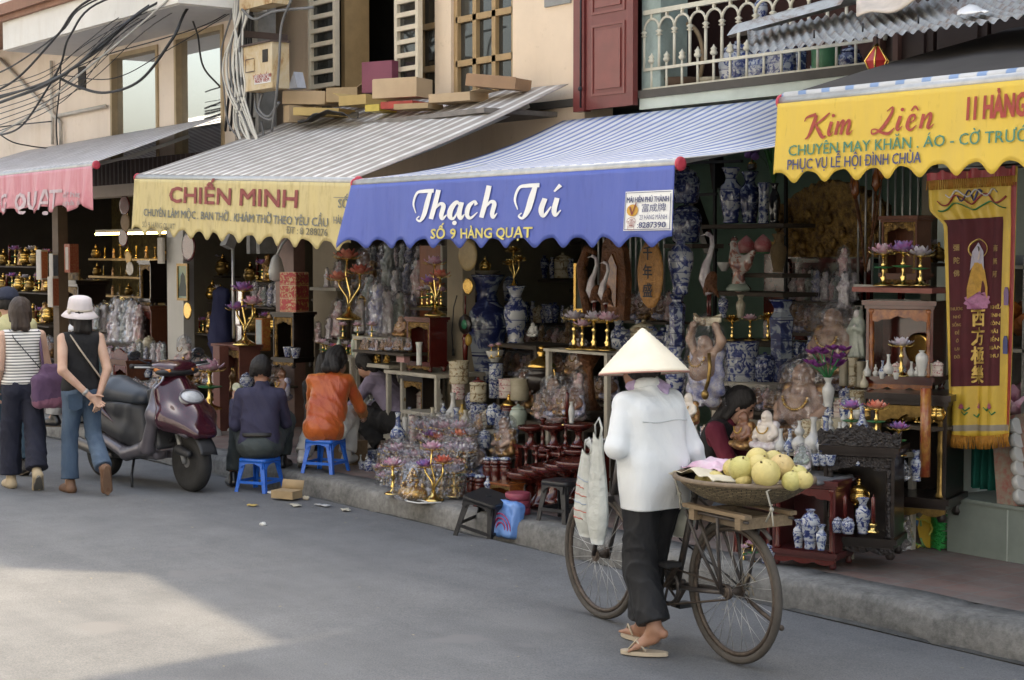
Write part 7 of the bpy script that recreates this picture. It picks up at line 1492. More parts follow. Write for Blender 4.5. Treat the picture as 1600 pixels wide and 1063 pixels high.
# ---- D. the statue shelves under the yellow and blue awnings
shelf(495,536,449,8.25,'small high shelf at the left of the wrapped statues',sh_white,.25,legs=False);shelf(520,560,557,7.75,'small white edged stand with lotus pots left of the statue table',sh_white,.3);shelf(563,640,527,7.8,'cream statue table carrying the tall wrapped figures',sh_white,.5);shelf(556,660,492,8.25,'upper statue shelf behind the cream table',sh_wood,.4);shelf(560,665,455,8.5,'top statue shelf under the blue valance',sh_wood,.35,legs=False);shelf(573,620,568,7.75,'lower shelf of gilt figurines under the cream table',sh_white,.35,legs=False);shelf(500,560,530,8.1,'dark shelf of small wrapped figures left of the cream table',sh_wood,.3)
DS='wrapped statues on the shelves over the lilac blouse'
for i,(pr,u,v,h,Y,lb)in enumerate(((statue(robe_w,sk_w,False),511,449,31,8.25,'small unwrapped ivory statue on the small high shelf'),(statue(robe_p),529,449,42,8.25,'rose wrapped statue on the small high shelf'),(buddha(sk_r,robe_g,True),573,455,66,8.5,'dark gilt wrapped seated figure at the left of the top shelf'),(statue(robe_gr,robe_gr),607,456,78,8.4,'large grey green wrapped statue, biggest on the top shelf'),(statue(robe_b),635,456,46,8.45,'blue robed wrapped statue right of the big grey green one'),(statue(robe_p),653,473,70,8.3,'tall rose wrapped statue in front of the orange board'),(statue(robe_gr),576,492,62,8.2,'grey wrapped statue at the left of the upper statue shelf'),(statue(robe_b),646,496,36,8.15,'short blue and white wrapped statue at the right of the upper shelf'),(statue(robe_w,sk_w,True,True),563,519,54,8.0,'grey haloed wrapped figure at the left end of the cream table'),(statue(robe_b),590,524,84,7.85,'tall blue robed wrapped statue on the cream table'),(statue(robe_w),604,524,72,7.9,'tall white robed wrapped statue in the middle of the cream table'),(statue(robe_gr),624,515,60,8.0,'green robed wrapped statue right of the white robed one'),(buddha(sk_b,robe_g),627,527,34,7.75,'seated gilt robed figure at the right of the cream table'),(statue(robe_p),528,526,58,8.1,'rose wrapped statue on the dark shelf by the beige pillar'),(statue(robe_w),514,530,34,8.05,'small white wrapped statue on the dark shelf'),(statue(robe_p),497,535,32,8.0,'smallest rose wrapped statue nearest the beige pillar'),(statue(robe_g),548,490,46,8.3,'gilt robed wrapped statue behind the red lotus lamp'),(statue(robe_w),618,470,50,8.3,'white wrapped statue half behind the tall green robed one'),(statue(robe_p),664,456,52,8.4,'rose wrapped statue at the right end of the top shelf'))):
 put(pr,u,v,h,Y,lb,'statue',DS)
put(lotus3(crystal_r),545,500,116,7.9,'gold lamp of three glowing red lotus flowers left of the statues','lamp',rz=.3);put(lotus3(crystal,crystal_m,crystal_r),680,494,98,7.75,'gold lamp of pink and blue lotus flowers before the orange board','lamp',rz=-.2)
row(lotus1(crystal),[(536,529,26),(559,531,28),(581,530,28)],7.75,'three pink lotus lamps in front of the wrapped statues','lamp','pink lotus lamps on the table edge')
row(vase('slim',celadon),[(530,557,30),(553,557,34)],7.75,'two green lotus pots on the small white edged stand','vase','green lotus pots');row(buddha(gold,gold),[(590,568,20),(605,568,16)],7.75,'two little gilt seated figures under the cream table','figurine','gilt figurines')
ob=thing('wooden_board','orange brown wooden board standing left of the beige pillar with the plates','board',PY(676,580,8.2));m=MB();m.box((0,0,.55),(.36,.03,1.1));m.build('panel',mat('orange_wood_board',(.26,.085,.03),.5,vary=.25,vscale=4,stretch=(6,6,1)),ob,False);m=MB();m.box((.19,-.01,.55),(.03,.05,1.1));m.build('edge_strip',mat('pale_strip',(.4,.37,.3),.6),ob,False)
put(altar(.66,.40,lac_r,gilt_carve,crest=False),667,580,86,7.8,'red lacquered cabinet holding the white flared vase','altar',rz=.1);put(vase('tube',wht),655,571,36,7.58,'white flared vase in the red lacquered cabinet','vase');put(box_thing('soap_box',1.8,1.2,mat('pink_carton',(.50,.28,.27),.6,vary=.2)),630,566,10,7.6,'pale pink small carton left of the white flared vase','carton')
shelf(612,694,581,7.75,'grey table under the red lacquered cabinet',sh_white,.5);put(altar(.62,.40,wood_b,gilt_carve,crest=False),657,672,86,7.85,'black cabinet with gilt dragons under the grey table','altar',rz=.1)
put(vase('meiping',bw),640,662,26,7.7,'small blue jar in the black dragon cabinet','jar')
# ---- E. beige pillar, big blue vases
rimt=mat('tan_plate_rim',(.42,.30,.12),.4);put(plaque(rimt,mat('dark_red_plate',(.20,.05,.03),.3,vary=.5,vscale=16,col2=(.05,.2,.2)),mat('teal_centre',(.06,.22,.22),.4,vary=.4,vscale=20)),731,424,50,7.85,'large decorated round plate with a tan rim hung on the beige pillar','plate',rz=0);put(plaque(gold,mat('green_disc',(.18,.36,.14),.4),mat('pink_disc',(.5,.2,.2),.4)),731,461,27,7.9,'small green and gold round plaque below the large plate','plaque',rz=0)
bg_t=thing('bagua_charm','dark round charm with green centre and red tassel on the beige pillar','charm',PY(727,507,7.95));s=14*mpp(bg_t.location);m=MB();m.lathe([(.1*s,-.012),(1.0*s,-.012),(1.05*s,0),(1.0*s,.012),(.1*s,.012)],8,(0,0,0),Matrix.Rotation(PI/2,3,'X'),lobes=8,lamp=.12);m.build('disc',wood_b,bg_t);m=MB();m.ball((0,-.012,0),(.55*s,.012,.55*s),14,8);m.build('centre',mat('green_jade',(.03,.20,.10),.3),bg_t)
m=MB();m.tube([(0,0,s),(0,.0,1.9*s),(.003,0,3.2*s)],.008,5);m.build('cord',lac_r,bg_t);m=MB();m.lathe([(.012,-1.1*s),(.03,-1.6*s),(.02,-1.9*s),(.025,-2.4*s),(.02,-4.0*s),(.001,-4.02*s)],10);m.build('tassel',lac_r,bg_t);m=Sdf(.008,.01);m.ell((.075,-.02,-1.7*s),(.035,.025,.05));m.build('yellow_pouch',mat('yellow_brocade',(.42,.26,.03),.5,vary=.4,vscale=25),bg_t)
m=MB();m.tube([PY(714,462,8.0),PY(709,480,8.0),PY(706,520,8.0),PY(708,548,8.0)],.005,5);m.tube([PY(708,546,8.0),PY(708,556,8.0)],.012,6);tag(m.build('pull_switch',black_rub),'black pull switch cable hanging on the beige pillar','cable')
put(vase('cylinder',crm_p),717,600,36,7.75,'cream painted cylinder pot at the foot of the beige pillar','pot');put(vase('cylinder',pinkp),716,624,24,7.72,'rose banded pot under the cream cylinder','pot');put(vase('can',crm_p,lid=lac_r),747,628,38,7.6,'cream lidded canister with a red roof shaped lid','canister')
put(vase('baluster',bw_dark),760,598,168,8.3,'tallest dark blue vase right of the beige pillar','vase');put(vase('plate',crm),760,431,8,8.3,'flat cream dish lying on top of the tallest blue vase','dish');put(censer(),758,426,26,8.3,'gilt ornament on the dish on the tallest blue vase','ornament')
put(vase('baluster',bw),806,537,90,8.3,'blue and white vase carrying the gold branch lamp','vase');put(lotus3(brass),803,450,68,8.3,'gold branch lamp standing on a blue and white vase','lamp');shelf(785,850,538,8.2,'dark shelf under the vase with the gold branch lamp',sh_wood,.45);put(buddha(wht,wht,False,False),833,527,24,8.1,'small white cherub figure right of the vases','figurine')
put(vase('bowl',wht,'flower_pot'),773,566,18,7.9,'white bowl of porcelain roses above the patterned pot','flower pot');put(vase('cylinder',bw_small),775,594,26,7.9,'blue patterned pot under the bowl of roses','pot');put(vase('cylinder',bw),776,622,28,7.85,'wide blue and white pot under the patterned pot','pot')
row([mt for mt in(lotus1(crystal,False,.22),)],[(768,560,24),(779,558,24)],7.85,'two porcelain roses in the white bowl','flower','porcelain roses')
sw=thing('rear_shelving','dark shelving of cartons at the back of the blue vase shop','shelving',(PY(850,560,10.2).x,10.2,ZP));m=MB()
for z in(.5,.95,1.4,1.85):m.box((0,0,z),(1.7,.4,.03))
m.build('board',sh_wood,sw,False)
for e in(-1,1):m=MB();m.box((e*.85,0,1.15),(.05,.4,2.3));m.build('upright',sh_wood,sw,False)
for i in range(14):
 z=(.515,.965,1.415)[i%3];o=box_thing('stock_carton',.8,.8,mat(['tan_carton','dull_carton','yellow_carton'][i%3],[(.26,.19,.11),(.16,.15,.13),(.34,.25,.06)][i%3],.8));c=copy_tree(o);c.location=sw.location+V3((-.75+(i//3)*.34,-.02,z));c.scale=(.34,.34,.28+.06*(i%2));tag(c,'%s carton from left on the %s board of the rear shelving'%(ORD[i//3],['lower','middle','upper'][i%3]),'carton','cartons on the rear shelving');c.name='stock_carton'
 # ---- wrapped lamps, cranes, carved boards in the middle
shelf(862,962,547,7.7,'thin pale shelf of wrapped lotus lamps left of the conical hat',sh_white,.35,.02);row([lotus1(crystal_w,False),lotus1(crystal,False)],[(897,546,62),(910,546,48),(928,547,62),(949,548,62)],7.65,'clear glass lotus lamps on the thin pale shelf','lamp','lotus lamps on the thin shelf')
put(crane(wood_c),927,505,108,8.1,'white necked crane figure left of its pair under the blue valance','crane','crane figures',rz=.2);put(crane(wood_c),945,505,98,8.0,'white necked crane figure on the right of its pair','crane','crane figures',rz=.3)
put(frame(.34,gold,dark_fig),906,488,76,8.3,'narrow gilt frame behind the pair of cranes','frame',rz=0)
cw=thing('carved_screen','brown carved wooden screen right of the pair of cranes','carving',PY(962,500,8.2));m=MB();m.prism([(-.13,0),(.13,0),(.15,.3),(.12,.52),(.06,.62),(-.04,.66),(-.12,.58),(-.16,.3)],.06);m.build('carved_panel',wood_c,cw);m=MB();m.prism([(-.04,.1),(.05,.1),(.06,.4),(0,.5),(-.06,.4)],.09);m.build('carved_relief',lac_o,cw)
hr=thing('horn_carving','curved brown horn shaped carving behind the left crane','carving',PY(915,500,8.3));m=MB();m.tube([(.04,0,0),(-.03,0,.25),(-.05,0,.42),(.02,0,.56),(.12,0,.52)],[.035,.04,.045,.035,.02],8);m.build('horn',wood_c,hr)
gl=thing('window_grille','grey vertical bar grille behind the oval wooden plaque','grille',PY(985,470,9.2));m=MB()
for i in range(13):m.cyl((-.42+i*.07,0,0),(-.42+i*.07,0,.95),.010,n=6)
m.build('bars',metal_grey,gl);m=MB();m.box((0,0,.95),(.95,.03,.03));m.box((0,0,0),(.95,.03,.03));m.build('bar_frame',metal_grey,gl,False)
pq=thing('oval_plaque','long oval woven wooden plaque with black characters 千年盛 under the blue valance','plaque',PY(1016,428,7.4));hp=56*mpp(pq.location);S=Sdf(.012,.02);S.ell((0,0,0),(hp*.55,.02,hp));S.build('board',mat('woven_ochre_wood',(.36,.17,.035),.5,vary=.45,vscale=30,bump=.8,bscale=60),pq)
for i,ch in enumerate('千年盛'):m=MB();text_on(m,ch,hp*.42,lambda x,y:(x,-.026,y),0,hp*(.42-.52*i),align='CENTER',bold=.012);m.build('character',l_black,pq,False)
# ---- F. vases on the mint wall
put(vase('meiping',bw),1063,460,84,7.6,'big white and blue vase with figures right of the oval plaque','vase');put(vase('hexv',bw_dark),1058,542,82,7.62,'narrow dark blue stand vase under the big white vase','vase');put(vase('baluster',bw),1056,625,84,7.62,'blue and white vase lowest in the column behind the conical hat','vase')
put(vase('jar',bw_dark),1072,380,62,8.0,'dark blue jar on top behind the right end of the blue valance','jar');put(vase('jar',bw_dark),1072,318,56,8.0,'dark blue jar highest beside the red awning cap','jar');shelf(1050,1095,381,8.0,'dark board under the blue jars by the valance end',sh_wood,.3,legs=False)
shelf(1104,1236,350,8.9,'dark upper shelf of vases on the mint wall',sh_wood,.35,legs=False);shelf(1114,1236,456,8.7,'dark middle shelf with the rooster on the mint wall',sh_wood,.4,legs=False);shelf(1120,1232,533,8.5,'dark shelf of gold lamps below the rooster',sh_wood,.4,legs=False);shelf(1120,1240,598,8.4,'dark lowest shelf with the blue drum pot',sh_wood,.45)
for a,b,lb in(((1066,262),(1112,395),'dark slanting timber brace left of the upper vase shelf'),((1117,232),(1124,295),'short dark timber behind the rope on the mint wall')):m=MB();m.bar(PY(*a,9.3),PY(*b,9.3),.10,.06);tag(m.build('timber_brace',wood_b,None,False),lb,'timber')
fr=thing('shelf_frame','thin dark iron frame holding the upper shelves on the mint wall','frame',PY(1117,350,9.0));o=fr.location
for a,b in(((1117,240),(1117,600)),((1062,255),(1160,252)),((1085,305),(1120,303)),((1228,240),(1228,600))):m=MB();m.bar(PY(*a,9.05)-o,PY(*b,9.05)-o,.022);m.build('iron_bar',black_rub,fr,False)
put(vase('baluster',bw),1142,349,86,8.85,'big white and blue vase at the left of the upper shelf','vase');put(vase('baluster',bw_dark),1171,349,80,8.9,'dark necked vase with orange glints beside the big white vase','vase');put(vase('tube',bw_small),1193,350,64,8.85,'slender pale vase second from the right on the upper shelf','vase');put(vase('slim',mat('black_glaze',(.02,.02,.024),.12,coat=.6)),1210,349,62,8.85,'black necked vase at the right of the upper shelf','vase')
put(censer(wood_b),1175,268,22,8.9,'black pot perched on the dark necked vase','pot');
gp=thing('bamboo_sprig','tall green bamboo leaves rising from the black necked vase','plant',PY(1209,290,8.9));m=MB()
for i in range(14):a=rnd.uniform(0,6.28);t=rnd.uniform(.2,.5);b=len(m.v);q=V3((math.cos(a),math.sin(a),0));sd=V3((-q.y,q.x,0))*.012;m.v+=[sd*.4,-sd*.4,q*.06+V3((0,0,t*.6))-sd,q*.06+V3((0,0,t*.6))+sd,q*(.10+.1*rnd.random())+V3((0,0,t))];m.addf([(b,b+1,b+2,b+3),(b+3,b+2,b+4)])
m.build('leaves',mat('bamboo_green',(.06,.20,.05),.5,vary=.4),gp);m=MB();m.cyl((0,0,-.05),(0,0,.32),.012);m.build('stalk',mat('bamboo_stalk',(.12,.26,.06),.5),gp)
op=thing('orchid_spray','purple orchid spray above the black pot on the mint wall','flowers',PY(1177,245,8.9));m=MB()
for i in range(9):m.ball((rnd.uniform(-.08,.08),rnd.uniform(-.05,.05),rnd.uniform(-.02,.12)),(.035,.03,.028),7,5)
m.build('petals',mat('purple_petals',(.22,.10,.30),.6,vary=.3),op);m=MB();m.tube([(0,0,-.12),(.01,0,.02)],.006,5);m.build('stalk',leaf_g,op)
put(crane(wood_c),1106,503,142,8.0,'large crane figure with brown wing and red legs right of the big vase','crane',rz=.1,sx=.95);put(rooster(),1154,455,88,8.6,'painted rooster figure on the middle shelf','rooster',rz=.2)
peach=mat('peach_red',(.42,.06,.07),.4,vary=.35,vscale=3,col2=(.52,.30,.28));
def pch():
 r=P0('peach_ornament');m=MB();m.lathe([(.05,0),(.35,.08),(.48,.35),(.42,.62),(.2,.85),(.02,1)],16);B0(m,'fruit',peach,r);m=MB();m.lathe([(.3,-.02),(.4,.02),(.2,.1)],10);B0(m,'leaf_base',leaf_g,r);return r
row(proto(('peach',),pch),[(1166,398,30),(1192,396,30)],8.75,'two red peach ornaments above the rooster','peach','peach ornaments');put(vase('baluster',mat('wicker_weave',(.22,.15,.07),.8,vary=.5,vscale=40,bump=.8,bscale=60)),1216,426,60,8.65,'brown wicker vase right of the peach ornaments','vase');put(vase('bowl',wht),1131,424,14,8.6,'small white round bowl beside the crane wing','bowl')
shelf(1155,1234,427,8.75,'narrow dark board under the wicker vase',sh_wood,.3,legs=False)
row([vase('meiping',bw),vase('baluster',crm)],[(1130,497,34),(1157,497,36)],8.45,'two short vases below the rooster','vase','short vases below the rooster');row([lotus1(gold,False),lotus1(crystal,False)],[(1144,532,40),(1172,532,42),(1200,532,44)],8.4,'three gold lotus lamps on the shelf below the rooster','lamp','gold lotus lamps')
put(vase('hexv',bw_dark),1221,597,128,8.35,'tall six sided dark blue vase right of the drum pot','vase');put(vase('cylinder',bw),1158,597,62,8.2,'wide blue and white drum pot below the gold lamps','pot');put(vase('jar',bw_dark),1195,597,46,8.25,'small dark blue jar between drum pot and six sided vase','jar')
bx=thing('speaker_box','pale cabinet with a black front opening under the drum pot','cabinet',PY(1180,660,8.2));m=MB();m.box((0,0,.14),(.55,.3,.28));m.build('case',sh_white,bx,False);m=MB();m.box((.03,-.153,.14),(.36,.01,.2));m.build('opening',dark_room,bx,False)
put(raised_buddha(),1102,632,136,7.35,'large tan standing laughing buddha holding a tray above its head','statue',rz=.1);put(buddha(sk_w,robe_g),1077,664,52,7.0,'small ivory laughing figure under the large standing one','figurine');put(buddha(sk_r,robe_g),1163,703,62,7.25,'brown laughing figure right of the crimson stall keeper','figurine',rz=-.2);put(buddha(sk_w,robe_w),1199,705,66,7.25,'white laughing figure seated beside the brown one','figurine',rz=.1)
put(buddha(sk_b,robe_g,True),1256,695,132,7.6,'large wrapped laughing figure on a gilt dragon behind the fruit','statue',rz=.2);put(buddha(sk_b,robe_g,True),1302,590,112,8.0,'brown wrapped seated figure higher behind the orchids','statue',rz=.2);put(statue(robe_w,robe_w),1319,482,58,8.1,'white wrapped fan shaped figure under the carved gilt panel','statue');put(statue(robe_p),1318,432,46,8.15,'small wrapped bouquet figure at the top of the right hand pile','statue')
cvp=thing('gilt_screen','dark carved gilt wood panel with peaks against the mint wall','carving',PY(1300,402,9.2));m=MB();k=30;w=.52;m.prism([(-w,0)]+[(-w+2*w*i/k,.22+.30*math.sin(PI*(.12+.76*i/k))+.05*abs(math.sin(i*1.7)))for i in range(k+1)]+[(w,0)],.08);m.build('carved_panel',gilt_carve,cvp,False);m=MB()
for i in range(40):x=rnd.uniform(-w,w);m.ball((x,-.05,rnd.uniform(.03,.4)),(.04,.025,.05),6,4)
m.build('carved_relief',gilt_carve,cvp)
shelf(1240,1372,404,9.15,'red board below the carved gilt panel',lac,.4,legs=True);rb=thing('red_backboard','dark red board standing below the carved gilt panel','board',PY(1270,520,9.3));m=MB();m.box((0,0,.3),(1.0,.03,.72));m.build('panel',lac,rb,False);m=MB();m.box((0,-.02,.67),(1.02,.04,.03));m.build('trim',gold_dk,rb,False)
df=thing('dried_flowers','gilt dried flower stems leaning right of the carved panel','flowers',PY(1352,425,8.6));m=MB();m2=MB()
for i in range(7):a=V3((rnd.uniform(-.14,.10),rnd.uniform(-.05,.05),rnd.uniform(.45,.75)));m.tube([(0,0,0),a*.5+V3((.01,0,0)),a],.007,5);m2.lathe([(.008,0),(.03,.04),(.025,.10),(.004,.17)],8,a)
m.build('stems',wood_c,df);m2.build('flower_heads',lac_o,df)
put(vase('baluster',wht),1294,636,46,7.5,'white ribbed vase holding purple orchids','vase');oc=thing('orchid_bunch','purple orchids standing in the white ribbed vase','flowers',PY(1294,590,7.5));m=MB();m2=MB()
for i in range(12):p=V3((rnd.uniform(-.11,.11),rnd.uniform(-.07,.07),rnd.uniform(.06,.22)));m2.tube([(0,0,-.02),p*.5,p],.004,4);petals(m,p,.045,5,.9,.03,.022,i)
m.build('petals',mat('violet_petals',(.20,.035,.22),.5,vary=.4),oc);m2.build('stems',leaf_g,oc)
shelf(1212,1345,706,7.3,'white table of small bottles behind the fruit',sh_white,.6);shelf(1270,1345,640,7.75,'raised shelf of cream cylinder pots behind the bottles',sh_white,.35)
row([vase('bottle',wht),vase('bottle',bw_small),vase('gourd',wht)],[(1220,706,36),(1234,706,36),(1249,706,48),(1271,706,54),(1290,706,56),(1312,706,46)],7.15,'small white bottles in the front row behind the fruit','bottle','bottles behind the fruit');row([vase('cylinder',crm_p),vase('cylinder',crm)],[(1266,690,34),(1281,690,34),(1297,688,34),(1313,688,34),(1330,688,30)],7.4,'cream pots in the second row behind the bottles','pot','cream pots behind the bottles')
row([vase('tube',crm),vase('tube',crm_p)],[(1318,603,44),(1333,603,44),(1345,605,40)],7.9,'tall cream cylinders beside the red altar','cylinder','cream cylinders by the red altar',sx=1.3);row([vase('can',bw),vase('cylinder',crm_p)],[(1322,638,34),(1340,640,30)],7.7,'pots below the tall cream cylinders','pot','pots below the cream cylinders');row(vase('gourd',wht),[(1297,680,30),(1318,676,32)],7.25,'white gourd bottles above the black altar','bottle','white gourd bottles')
row(vase('cup',bw_small),[(1276,728,18),(1288,728,18),(1298,728,18)],6.95,'blue banded cups at the right of the fruit basket','cup','blue banded cups');fg=put(buddha(celadon,robe_w,True,False),1254,735,40,6.95,'wrapped white and green frog shaped figure right of the fruit','figurine')
# ---- G. cabinets at the right of the fruit and the banner
cab=altar(.75,.55,mat('maroon_cabinet',(.085,.016,.016),.35,vary=.25,coat=.3),lac_r,'altar_cabinet',crest=False);put(cab,1270,880,138,6.95,'maroon cabinet with a grey cloth top right of the bicycle wheel','altar',rz=.35);put(cab,1190,890,96,7.0,'low maroon cabinet seen through the bicycle wheel','altar',rz=.1)
m=MB();p=PY(1273,742,6.95);m.grid(lambda a,t:p+V3(((a-.5)*.34,(t-.5)*.30,.012*mnoise.noise((a*5,t*5,1))-.02*max(0,abs(a-.5)-.45)*20)),14,10);o=m.build('grey_cloth',mat('grey_plastic_sheet',(.17,.17,.18),.5,vary=.3,vscale=10));o.modifiers.new('t','SOLIDIFY').thickness=.015;tag(o,'grey plastic sheet folded over the maroon cabinet top','sheet')
row([vase('baluster',bw),vase('meiping',bw),vase('baluster',bw_small)],[(1248,856,44),(1266,858,62),(1283,860,40)],6.72,'blue vases inside the maroon cabinet','vase','vases in the maroon cabinet');row([lotus1(crystal),vase('jar',bw)],[(1176,880,38),(1200,880,30),(1162,878,28)],6.75,'goods in the low maroon cabinet behind the wheel','pot','goods behind the wheel')
rbn=MB();p=PZ(1229,874,ZP)
for i in range(6):a=i*1.05;rbn.tube([p+V3((0,0,.05)),p+V3((.05*math.cos(a),.03*math.sin(a),.03)),p+V3((.09*math.cos(a),.05*math.sin(a),.008))],.007,5)
tag(rbn.build('cord',mat('bright_red_cord',(.60,.05,.05),.6)),'bright red cord lying on the pavement beside the rear wheel','cord')
put(altar(.62,.42,wood_b,mat('black_carving',(.022,.015,.013),.3,vary=.5,bump=1,bscale=22,bdist=.04,coat=.3),'altar_cabinet'),1349,866,176,7.15,'black carved altar with a tall crest holding a blue vase and red candles','altar',rz=.5)
put(vase('baluster',bw),1348,834,56,6.95,'blue and white vase inside the black carved altar','vase');row(candle(),[(1320,828,58),(1364,832,60)],6.92,'two red candles inside the black carved altar','candle','red candles');put(censer(),1342,790,44,7.1,'gold censer at the back of the black carved altar','censer');row(vase('jar',bw),[(1309,832,24),(1325,834,26)],6.88,'two small blue jars inside the black carved altar','jar','small jars in the black altar')
shelf(1316,1344,790,7.2,'inner step of the black carved altar under the gold censer',wood_b,.2,legs=False)
row([lotus1(crystal_m),lotus1(crystal_r)],[(1330,684,60),(1369,686,62)],7.12,'two bright glass lotus lamps on the black carved altar','lamp','lotus lamps on the black altar');put(vase('bottle',bw),1347,684,50,7.1,'tall blue and white bottle between the two bright lotus lamps','bottle');put(lotus1(crystal_m),1404,712,54,7.3,'rainbow glass lotus lamp right of the black altar crest','lamp')
put(altar(.60,.50,wood_b,gold_dk,'altar_cabinet',crest=False),1432,806,198,7.7,'tall black altar with gilt dragons and a red column left of the broom','altar',rz=.4);put(vase('baluster',bw),1432,752,48,7.42,'blue and white vase standing on the tall black altar ledge','vase');m=MB();a=PY(1445,745,7.44);m.cyl(a,a+V3((0,0,.5)),.03,n=12);o=m.build('red_column',mat('gilt_red_column',(.22,.02,.015),.3,vary=.5,vscale=18,col2=(.42,.22,.05),coat=.3));tag(o,'red and gilt column standing at the front of the tall black altar','column')
sk=Sdf(.012,.02);sk.ell((0,0,.06),(.07,.05,.07));sk.cap((-.03,0,.1),(-.05,0,.16),.03,.015);sk.fold=folds(.01,2.5);o=sk.build('film_bag',mat_film('bag_film',dens=.25));o.location=PY(1408,752,7.4);tag(o,'clear crumpled film bag beside the vase on the tall altar','bag')
put(altar(.72,.50,lac,lac_o,'altar_cabinet',crest=False),1415,613,146,7.85,'red lacquered altar with mirrored back holding white vases','altar',rz=.4);put(vase('meiping',wht),1440,588,40,7.5,'white shouldered vase in the red lacquered altar','vase');put(lotus1(crystal_w,False),1408,588,62,7.6,'clear glass lotus lamp in the red lacquered altar','lamp');put(vase('bottle',wht),1388,584,30,7.5,'white teapot shaped bottle at the left of the red altar','bottle');row(vase('cup',wht),[(1378,592,10),(1400,593,10)],7.42,'two white tea cups in the red lacquered altar','cup','tea cups');put(plaque(gold,mirror_d),1434,570,50,7.95,'mirrored disc at the back of the red lacquered altar','mirror',rz=0)
shelf(1345,1470,449,7.95,'pink edged red shelf under the three glass domes',mat('pink_red_board',(.30,.10,.08),.5,vary=.3),.45,legs=False);row([lotus1(crystal,True,.30),lotus1(crystal_m,True,.30),lotus1(crystal_w,True,.30)],[(1380,447,66),(1411,447,70),(1438,447,62)],7.9,'three glass flower lamps on the pink edged shelf','lamp','glass flower lamps');put(altar(.62,.3,wood_r,gilt_carve,crest=False),1415,448,112,8.15,'carved brown altar behind the three glass flower lamps','altar',rz=0)
put(statue(robe_gr,robe_w,False),1340,560,80,8.0,'grey rockery ornament left of the red lacquered altar','ornament');row([vase('bottle',crm)],[(1350,606,26)],7.6,'single cream bottle at the foot of the red altar','bottle',None)
# striped door grille behind the shelf
g2=thing('door_grille','dark vertical bar grille left of the banner','grille',PY(1430,380,8.9));m=MB()
for i in range(16):m.cyl((-.5+i*.065,0,-.3),(-.5+i*.065,0,.75),.008,n=6)
m.build('bars',metal_grey,g2);m=MB();m.box((0,0,-.3),(1.05,.03,.03));m.build('bar_frame',metal_grey,g2,False)
def wrapped_lotus(mt,key):
 def mk():
  r=P0('wrapped_lamp');m=MB();m.lathe([(.24,0),(.25,.02),(.2,.045),(.08,.09),(.05,.14),(.08,.20),(.04,.26),(.035,.7)],12);B0(m,'stem',brass,r);flower(r,(0,0,.68),.27,mt);m=MB()
  for i in range(7):m.ball((rnd.uniform(-.2,.2),rnd.uniform(-.2,.2),rnd.uniform(.1,.5)),.05,6,4)
  B0(m,'gold_beads',gold,r);wrap(r,.42,.40,1.12,mt=mat_film('bright_film',(1,1,1),.055,8,.06));return r
 return proto(('wl',key),mk)
wl1,wl2=wrapped_lotus(crystal,1),wrapped_lotus(crystal_w,2)
